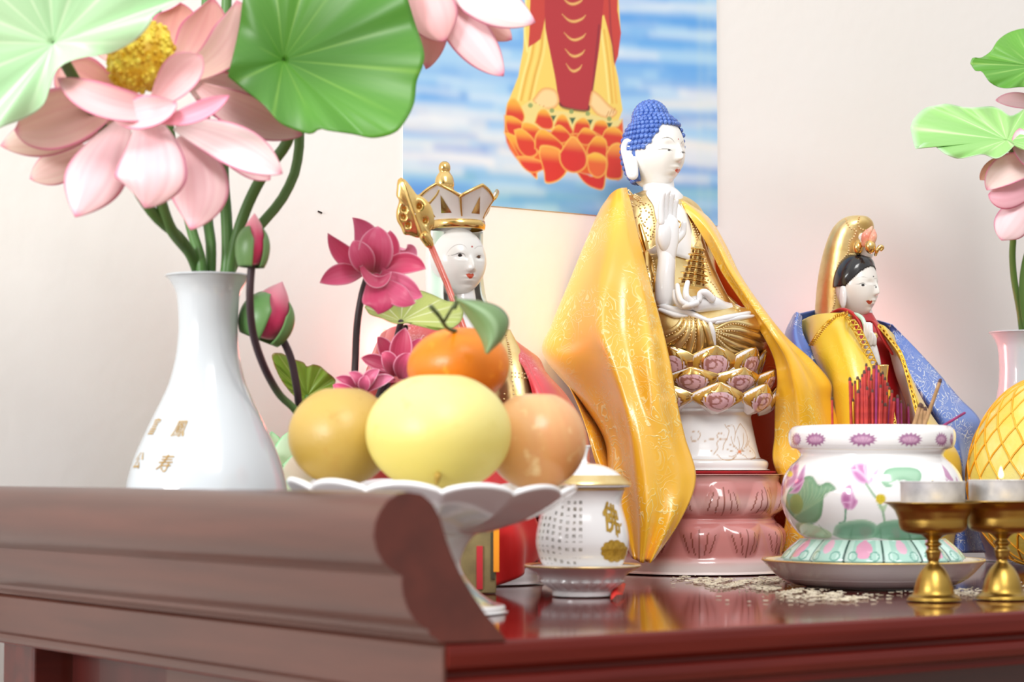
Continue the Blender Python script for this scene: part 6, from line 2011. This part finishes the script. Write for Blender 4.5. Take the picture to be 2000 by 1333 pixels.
# staff
sf = MB(); sf.tube([P(836, 468, 1.392), P(872, 552, 1.385), P(905, 640, 1.378), P(925, 700, 1.372)], [.0021], 14)
so = sf.build('red_staff', mat('salmon_red_glaze', 'e0604e', .25, coat=.5, vary=(60, 'ea8070', .4, .7)), ks)
ol = [(783, 347), (792, 352), (800, 361), (808, 372), (815, 381), (824, 384), (832, 390), (841, 401), (847, 419), (848, 439), (841, 452), (843, 462), (846, 470), (838, 474), (829, 475), (822, 466), (812, 464), (800, 460), (789, 458), (783, 445), (775, 430), (774, 413), (779, 393), (774, 382), (775, 366), (777, 352)]
o = pspline(np.array(ol + [ol[0]], float), 121)[:-1]
c0 = np.array([811, 418.0])
for sgn in (1,):
    G1 = np.zeros((16, 120, 3)); G2 = np.zeros((16, 120, 3))
    for i, r in enumerate(np.linspace(0.02, 1, 16)):
        q = c0 + (o - c0) * r
        for j in range(120):
            x, y = q[j]
            b_ = math.sqrt(max(0, 1 - r ** 2.4)) * .0032
            rid = .0012 * math.exp(-(((x - c0[0]) - (y - c0[1]) * .34) / 5) ** 2)
            hole = sum(math.exp(-(((x - hx) / 4.2) ** 2 + ((y - hy) / 5.5) ** 2)) for hx, hy in ((789, 409), (819, 403), (797, 440), (831, 432), (788, 424))) * .0030
            G1[i, j] = P(x, y, 1.388 - b_ - rid + hole); G2[i, j] = P(x, y, 1.390 + b_)
    lm = MB().grid(G1, False, True); lm.grid(G2, False, True)
lm.tube([P(829, 462, 1.386), P(838, 476, 1.388)], [.0034, .0030], 14)
lm.tube([P(838, 398, 1.39), P(852, 382, 1.39), P(857, 372, 1.39)], [.0008, .0006], 8, res=10)
lm.tube([P(845, 446, 1.39), P(856, 442, 1.39)], [.0008, .0006], 8, res=6)
plabel(lm.build('gold_staff_head', M_gold, so), 'gold ornate leaf shaped staff head')
# red cape
rc_ = thing('satin_cape', P(940, 1140, 1.43) * [1, 1, 0] + [0, 0, T + .001], 'red brocade satin cape wrapped round the crowned statue', 'cape')
rows = [[(893, 634, 1.40), (868, 632, 1.395), (820, 634, 1.40), (770, 640, 1.41), (746, 652, 1.44), (760, 655, 1.475)],
        [(905, 680, 1.385), (870, 680, 1.378), (810, 680, 1.38), (752, 685, 1.40), (727, 695, 1.435), (745, 700, 1.478)],
        [(925, 750, 1.37), (880, 750, 1.362), (810, 750, 1.37), (740, 750, 1.39), (712, 755, 1.43), (735, 760, 1.48)],
        [(970, 860, 1.358), (900, 860, 1.35), (820, 860, 1.36), (745, 860, 1.385), (705, 860, 1.43), (735, 860, 1.48)],
        [(1020, 960, 1.352), (940, 960, 1.343), (850, 960, 1.355), (765, 960, 1.38), (722, 960, 1.42), (755, 960, 1.475)],
        [(1056, 1040, 1.365), (1000, 1050, 1.345), (900, 1050, 1.345), (800, 1050, 1.375), (755, 1050, 1.41), (780, 1050, 1.47)],
        [(1052, 1092, 1.372), (1018, 1122, 1.350), (960, 1148, 1.345), (850, 1146, 1.365), (790, 1130, 1.40), (805, 1125, 1.46)]]
G = wavy(surf(rows, 80, 60), .003, 2, 4)
MB().grid(G).build('front_panel', M_red_plain, rc_, solid=.0006)
plabel(MB().grid(wavy(surf([[(r[0][0] + 2, r[0][1] - 1, r[0][2] - .001), (r[1][0], r[1][1] - 1, r[1][2] - .002), (r[2][0], r[2][1] - 1, r[2][2] - .002), (r[3][0], r[3][1] - 1, r[3][2] - .002), (r[4][0] - 1, r[4][1], r[4][2] - .001)] for r in rows[:3]], 40, 40), .0, 2, 4)).build('brocade_shoulder', M_satin_r, rc_, solid=.0006), 'shiny brocade shoulder')
rows = [[(985, 645, 1.425), (998, 656, 1.432), (1006, 670, 1.45)], [(1004, 690, 1.408), (1026, 688, 1.415), (1050, 698, 1.45)], [(1024, 722, 1.400), (1046, 722, 1.405), (1068, 730, 1.45)], [(1038, 762, 1.392), (1070, 760, 1.395), (1104, 770, 1.445)],
        [(1045, 810, 1.386), (1088, 808, 1.390), (1132, 815, 1.44)], [(1050, 870, 1.382), (1100, 870, 1.388), (1150, 872, 1.44)], [(1052, 960, 1.382), (1105, 960, 1.39), (1150, 960, 1.44)], [(1052, 1050, 1.385), (1100, 1050, 1.395), (1140, 1050, 1.44)], [(1050, 1110, 1.392), (1080, 1112, 1.40), (1110, 1115, 1.44)]]
MB().grid(wavy(surf(rows, 90, 30), .002, 3, 1.5)).build('right_panel', M_satin_r, rc_, solid=.0006)
rows = [[(755, 655, 1.475), (860, 660, 1.492), (950, 660, 1.492), (1006, 668, 1.455)], [(735, 760, 1.48), (860, 760, 1.50), (980, 760, 1.50), (1090, 765, 1.45)], [(735, 900, 1.48), (860, 900, 1.50), (1000, 900, 1.50), (1148, 900, 1.45)], [(800, 1110, 1.46), (900, 1115, 1.49), (1020, 1115, 1.49), (1110, 1112, 1.45)]]
MB().grid(surf(rows, 40, 30)).build('back_panel', M_red_plain, rc_, solid=.0006)

# ================================================================== hooded statue, right
GD = 1.67
GC = axis(1700, GD)
gy = thing('hooded_statue', GC, 'white faced porcelain lady statue with gold hood and black hair, right of the central one', 'statue')
MB().lathe([(0, .0004), (.036, 0), (.038, .003), (.036, .012), (.032, .016), (0, .018)], GC, 64, res=40).build('plinth', M_porc, gy)
b = MB()
loft(b, [(1702, 1075, GD, .030, .026), (1702, 950, GD, .030, .026), (1702, 850, GD, .033, .027), (1702, 760, GD, .032, .025), (1700, 700, GD, .028, .021), (1694, 655, GD + .002, .020, .016), (1686, 630, GD + .004, .012, .011), (1682, 612, GD + .005, .0085, .0085)])
plabel(b.build('red_robe', mat('red_glaze_robe', 'c0202a', .35, vary=(40, 'a81a22', .4, .7), coat=.3), gy), 'red robe')
h = MB()
loft(h, [(1674, 422, 1.685, .004, .004), (1673, 425, 1.685, .009, .009), (1670, 436, 1.686, .0145, .0135), (1664, 455, 1.688, .0175, .016), (1655, 490, 1.690, .0190, .0175), (1649, 530, 1.691, .0200, .019), (1645, 570, 1.692, .0210, .019), (1643, 612, 1.692, .0215, .019), (1645, 640, 1.69, .021, .019)])
ho = h.build('gold_hood', M_gold_soft, gy)
htree = bvh(ho)
hb_ = MB()
for pth in [[(1652, 428), (1654, 436), (1662, 446), (1672, 450), (1668, 462), (1660, 470)], [(1678, 424), (1676, 436), (1680, 446), (1690, 450)], [(1660, 470), (1658, 480), (1657, 492), (1648, 504), (1638, 514), (1634, 530), (1632, 560), (1630, 590), (1626, 606)]]:
    bead_px(hb_, htree, pth, .0019, .0007, off=.0008, d0=1.66)
hb_.build('hood_beading', M_bead, ho)
fg = Canvas(1630, 490, 1730, 630, 6, srgb('efece6'))
fg.line([(1668, 548), (1676, 542.5), (1686, 541), (1694, 543)], '70665c', .8, .5, .85, 8, taper=True)
fg.line([(1707, 545), (1712, 544)], '70665c', .7, .5, .8)
fg.poly([(1679, 556), (1686, 553.5), (1691, 555.5), (1693, 559.5), (1686, 560.5), (1681, 559)], 'f8f8f6', .5)
fg.line([(1668, 555.5), (1678, 555), (1686, 553.2), (1692, 556.5)], '2a2422', 1.2, .5, .95, 8, taper=True)
fg.dot(1685.5, 557, 3.3, '1c1818', .6, ry=2.6)
fg.line([(1707, 558), (1711, 557.5)], '2a2422', 1, .5, .9)
fg.dot(1711, 561, 1.6, '3a3a38', .6, ry=2)
fg.dot(1706, 540.5, 1.3, '2a2020', .5)
fg.poly([(1691, 588), (1696, 586.5), (1700, 588), (1703, 587), (1704, 590), (1700, 595), (1696, 594.5)], 'b03028', .6)
fg.line([(1693, 589.5), (1703, 590)], '80201c', .6, .4, .7)
fg.line([(1650, 552), (1649, 562), (1650, 574)], '3a3634', 1.0, .5, .8, 6)
hm, hc, hR = head_mesh(1674, 560, 1.672, .0160, .0172, .0242, 16, fg, chin=.26)
hm.build('head', M_face, gy)
MB().tube([P(1676, 590, 1.68), P(1684, 628, 1.675)], [.0085, .0095], 20).build('neck', M_porc, gy)
# painted black hair as its own raised cap
ph = np.linspace(0, np.pi, 70); az = np.linspace(0, 2 * np.pi, 90, endpoint=False)
V = np.zeros((70, 90, 3)); K = np.zeros((70, 90))
for i, p_ in enumerate(ph):
    for j, a_ in enumerate(az):
        s = np.array([math.sin(p_) * math.sin(a_), -math.sin(p_) * math.cos(a_), math.cos(p_)])
        K[i, j] = s[2] * .80 + s[1] * .60 - .05 
        V[i, j] = hc + hR @ (s * [.0160, .0172, .0242] * (1.0 + .085 * min(1, max(0, K[i, j] * 5))))
F = [f for f in gridfaces(70, 90, False, True) if max(K.reshape(-1)[list(f)]) > 0 and V.reshape(-1, 3)[f[0]][2] > hc[2] + .0005]
hh = MB(); hh.add(V.reshape(-1, 3), F); hh.build('black_hair', mat('black_glaze', '1e1c1e', .2, coat=.5, vary=(60, '2a282a', .4, .7)), gy, solid=.0008)
plabel(MB().ball(hc + hR @ np.array([-.0150, .004, -.008]), (.0022, .0035, .010), 16).build('ear', M_porc, gy), 'long ear')
# head ornament
om = MB()
om.ball(P(1688, 490, 1.672), (.0080, .0075, .0085), 20)
om.tube([P(1678, 492, 1.672), P(1676, 470, 1.676), P(1684, 460, 1.672)], [.0035, .0028, .002], 12, res=14)
oo = om.build('white_topknot', M_porc, gy)
fm = MB()
for pp, r in [([(1690, 476, 1.660), (1692, 460, 1.658), (1703, 444, 1.660)], [.0032, .0036, .0010]), ([(1700, 478, 1.656), (1706, 462, 1.654), (1707, 450, 1.657)], [.0030, .0030, .0010])]:
    fm.tube([P(*p) for p in pp], r, 12, res=16)
plabel(fm.build('orange_flame', mat('coral_glaze', 'e8907a', .3, coat=.4, vary=(120, 'f4c8a8', .4, .65)), oo), 'coral flame ornament')
gm = MB()
gm.ball(P(1700, 482, 1.654), (.0045, .004, .0055), 16)
gm.tube([P(1710, 498, 1.655), P(1713, 490, 1.652), (P(1719, 482, 1.652)), P(1724, 484, 1.652), P(1721, 489, 1.652)], [.0012, .0016, .0014, .001], 10, res=24)
gm.ball(P(1676, 484, 1.664), (.0040, .0038, .0055), 14)
gm.build('gold_jewel', M_gold, oo)
# clasped hands, arm
hs = MB()
for dx in (-3, 4):
    hs.tube([P(1704 + dx * 1.5, 742, 1.630), P(1706 + dx, 712, 1.626), P(1701 + dx, 682, 1.624), P(1698 + dx * .6, 664, 1.624)], [.0022, .0042, .0036, .0030], 14, res=26)
    for k in range(4):
        x = 1696 + dx * .5 + (k - 1.5) * 3.0
        hs.tube([P(x, 668, 1.622 - .0006 * k), P(x - .5, 650, 1.620 - .0006 * k), P(x - .8, 634 - (2 if k in (1, 2) else 0), 1.620 - .0006 * k)], [.0014, .0013, .0010], 8, res=10)
    hs.tube([P(1704 + dx, 672, 1.620), P(1706 + dx * .6, 660, 1.618), P(1703, 650, 1.617)], [.0016, .0014, .001], 8, res=10)
hs.build('praying_hands', M_porc, gy)
MB().tube([P(1655, 620, 1.640), P(1664, 615, 1.636), P(1674, 616, 1.632), P(1684, 623, 1.628), P(1689, 636, 1.626), P(1690, 648, 1.626)], [.0017], 12, res=30).build('green_cord', mat('celadon_glaze', 'b9e0c8', .25, coat=.5, vary=(90, 'd0ecd8', .4, .7)), gy)
MB().ball(P(1709, 657, 1.620), (.0022, .002, .0028), 14).build('gold_tassel', M_gold, gy)
cb = P(1725, 838, 1.60)
ck = 1.60 / FPX
MB().lathe([(0, 0), (9 * ck, 0), (9 * ck, 60 * ck), (9.5 * ck, 100 * ck), (12 * ck, 122 * ck), (12.5 * ck, 125 * ck), (11 * ck, 125 * ck), (8 * ck, 100 * ck), (0, 98 * ck)], cb, 28).build('gold_vase', M_gold, gy)
# yellow cape
yc = thing('satin_cape', P(1690, 1080, 1.65) * [1, 1, 0] + [0, 0, T + .004], 'yellow satin cape with gold trim on the hooded lady statue', 'cape')
rows = [[(1652, 612, 1.640), (1622, 612, 1.640), (1590, 616, 1.652), (1562, 628, 1.678)],
        [(1672, 645, 1.622), (1632, 640, 1.622), (1592, 648, 1.640), (1564, 662, 1.676)],
        [(1692, 690, 1.612), (1645, 690, 1.606), (1600, 690, 1.630), (1576, 694, 1.674)],
        [(1716, 745, 1.606), (1662, 745, 1.595), (1622, 745, 1.622), (1598, 745, 1.672)],
        [(1742, 810, 1.603), (1685, 810, 1.588), (1640, 810, 1.616), (1618, 810, 1.670)],
        [(1758, 880, 1.603), (1700, 880, 1.585), (1650, 880, 1.614), (1625, 880, 1.670)],
        [(1770, 1000, 1.605), (1700, 1000, 1.588), (1650, 1000, 1.618), (1620, 1000, 1.670)],
        [(1770, 1085, 1.612), (1700, 1088, 1.60), (1650, 1088, 1.625), (1620, 1085, 1.670)]]
G = wavy(surf(rows, 90, 40), .0025, 2, 1.8, .3)
lp_ = MB().grid(G).build('left_panel', M_satin_yl, yc, solid=.0006)
tr = MB(); N_ = -CF
ltree = bvh(lp_)


def lace(mb, path, w, tree=None, d0=1.6, off=.0012, n=46):
    q = pspline(np.array(path, float), n)
    if len(path[0]) == 2:
        pts = np.array([hit(tree, x, y, off, d0) for x, y in q])
    else:
        pts = np.array([P(*p) for p in q])
    tg = np.gradient(pts, axis=0); tg /= np.linalg.norm(tg, axis=1, keepdims=True)
    sd = np.cross(tg, N_); sd /= np.linalg.norm(sd, axis=1, keepdims=True)
    for ph_ in (0, math.pi):
        s_ = np.sin(np.arange(n) * 1.5 + ph_)[:, None]
        mb.tube(pts + sd * w * s_, [.00065], 6, res=n * 3)
    mb.tube(pts + sd * w * .95, [.0005], 6); mb.tube(pts - sd * w * .95, [.0005], 6)


lace(tr, [(1655, 618), (1676, 648), (1696, 690), (1718, 742), (1734, 790), (1745, 832)], .0028, ltree, 1.61)
lace(tr, [(1655, 614), (1632, 622), (1612, 640), (1600, 655), (1586, 676)], .0022, ltree, 1.62)
M_lace = mat('gold_lace', 'dba628', .35, metal=.7, vary=(300, 'f2cc60', .4, .6))
tr.build('gold_lace_trim', M_lace, yc)
rows = [[(1714, 632, 1.648), (1728, 638, 1.640), (1746, 655, 1.665)], [(1722, 650, 1.642), (1742, 664, 1.632), (1756, 690, 1.662)], [(1744, 680, 1.636), (1758, 690, 1.628), (1768, 720, 1.660)], [(1766, 720, 1.630), (1776, 730, 1.622), (1790, 760, 1.655)],
        [(1780, 770, 1.625), (1794, 785, 1.615), (1815, 805, 1.652)], [(1792, 820, 1.622), (1814, 835, 1.612), (1846, 850, 1.650)], [(1806, 880, 1.62), (1836, 890, 1.61), (1876, 900, 1.65)], [(1810, 980, 1.62), (1840, 985, 1.61), (1876, 980, 1.65)], [(1808, 1085, 1.625), (1835, 1085, 1.615), (1860, 1080, 1.65)]]
MB().grid(surf(rows, 80, 24)).build('right_panel', M_satin_yl, yc, solid=.0006)
t2 = MB(); lace(t2, [(1716, 636, 1.640), (1738, 662, 1.630), (1758, 690, 1.622), (1770, 725, 1.616), (1782, 770, 1.612), (1793, 815, 1.608), (1797, 835, 1.607)], .0012)
t2.build('gold_lace_trim', M_lace, yc)
rows = [[(1728, 652, 1.652), (1740, 664, 1.640)], [(1738, 690, 1.648), (1758, 694, 1.634)], [(1750, 735, 1.645), (1770, 738, 1.628)], [(1768, 785, 1.642), (1782, 785, 1.622)], [(1782, 840, 1.64), (1796, 840, 1.618)]]
plabel(MB().grid(surf(rows, 40, 12)).build('white_lining', M_white_cloth, yc, solid=.0005), 'white inner lining')
# red collar
cl_ = MB()
cl_.tube([P(1626, 612, 1.652), P(1645, 606, 1.645), P(1664, 612, 1.636), P(1680, 630, 1.630), P(1688, 655, 1.628)], [.0020, .0034, .0030, .0024], 14, res=30, flat=.5)
cl_.tube([P(1693, 628, 1.650), P(1706, 630, 1.646), P(1714, 640, 1.642), P(1722, 658, 1.638), P(1742, 690, 1.636)], [.0014, .0028, .0034, .002], 14, res=30, flat=.5)
cl_.build('red_collar', M_red_plain, yc)
# blue cape
bc_ = thing('satin_cape', P(1720, 1080, 1.70) * [1, 1, 0] + [0, 0, T + .004], 'blue and white brocade outer cape on the hooded lady statue', 'cape')
rows = [[(1566, 618, 1.664), (1556, 610, 1.660), (1548, 620, 1.680), (1565, 612, 1.70), (1602, 604, 1.712)],
        [(1568, 650, 1.655), (1550, 650, 1.652), (1532, 655, 1.680), (1550, 655, 1.705), (1600, 650, 1.722)],
        [(1588, 690, 1.642), (1560, 695, 1.640), (1532, 700, 1.680), (1550, 700, 1.705), (1600, 700, 1.725)],
        [(1622, 745, 1.632), (1590, 755, 1.630), (1552, 760, 1.680), (1560, 760, 1.705), (1610, 760, 1.728)],
        [(1648, 800, 1.628), (1612, 810, 1.626), (1570, 815, 1.680), (1580, 820, 1.705), (1620, 820, 1.728)],
        [(1668, 860, 1.625), (1630, 870, 1.624), (1580, 880, 1.68), (1590, 880, 1.705), (1630, 880, 1.728)],
        [(1670, 1000, 1.628), (1640, 1000, 1.624), (1600, 1000, 1.68), (1600, 1000, 1.705), (1640, 1000, 1.728)],
        [(1670, 1085, 1.635), (1640, 1088, 1.63), (1610, 1080, 1.68), (1610, 1075, 1.705), (1640, 1070, 1.725)]]
MB().grid(wavy(surf(rows, 80, 40), .0015, 2, 2)).build('left_panel', M_satin_b, bc_, solid=.0006)
rows = [[(1600, 606, 1.715), (1660, 612, 1.735), (1700, 622, 1.725), (1722, 628, 1.70), (1742, 634, 1.695)], [(1600, 650, 1.722), (1660, 655, 1.745), (1720, 655, 1.735), (1744, 658, 1.70), (1768, 660, 1.70)],
        [(1605, 720, 1.725), (1680, 720, 1.75), (1745, 720, 1.74), (1770, 722, 1.68), (1826, 722, 1.70)], [(1610, 780, 1.728), (1690, 780, 1.755), (1765, 780, 1.745), (1806, 778, 1.670), (1872, 776, 1.70)],
        [(1620, 830, 1.728), (1700, 830, 1.755), (1785, 830, 1.745), (1842, 828, 1.668), (1915, 826, 1.70)], [(1630, 900, 1.728), (1710, 900, 1.755), (1800, 900, 1.745), (1868, 900, 1.665), (1898, 885, 1.70)],
        [(1640, 1000, 1.728), (1720, 1000, 1.755), (1810, 1000, 1.745), (1870, 1000, 1.665), (1900, 1000, 1.70)], [(1640, 1070, 1.725), (1720, 1070, 1.75), (1810, 1075, 1.74), (1868, 1080, 1.665), (1925, 1080, 1.70)]]
MB().grid(wavy(surf(rows, 90, 60), .0015, 2, 3)).build('right_panel', M_satin_b, bc_, solid=.0006)

# unseen red lamps added behind the outer statues to tint the wall pink
M_glow = mat('added_bulb_glow', 'ff8070', .4, emit=('ff6a5a', 4.0))
for (px, d, lab, pw_) in ((752, 1.56, 'unseen red lamp added for the wall glow behind the crowned statue', .07), (1742, 1.80, 'unseen red lamp added for the wall glow behind the hooded lady statue', .18)):
    c = axis(px, d)
    v_ = thing('added_glow_lamp', c, lab, 'lamp')
    hgt = .150
    MB().lathe([(0, 0), (.012, 0), (.012, .004), (.003, .008), (.003, hgt - .02), (.009, hgt - .012), (.009, hgt - .004), (0, hgt - .004)], c, 24).build('added_lamp_stand', M_brass, v_)
    MB().lathe([(0, hgt - .004), (.006, hgt - .003), (.0075, hgt + .006), (.005, hgt + .016), (.0015, hgt + .024), (0, hgt + .025)], c, 20, res=20).build('added_red_bulb', M_glow, v_)
    l = bpy.data.lights.new('added_red_glow', 'POINT'); l.energy = pw_; l.color = (1, .26, .24); l.shadow_soft_size = .012
    lo = bpy.data.objects.new('added_red_glow', l); COL.objects.link(lo); lo.location = c + [-.0, -.012, hgt + .012]
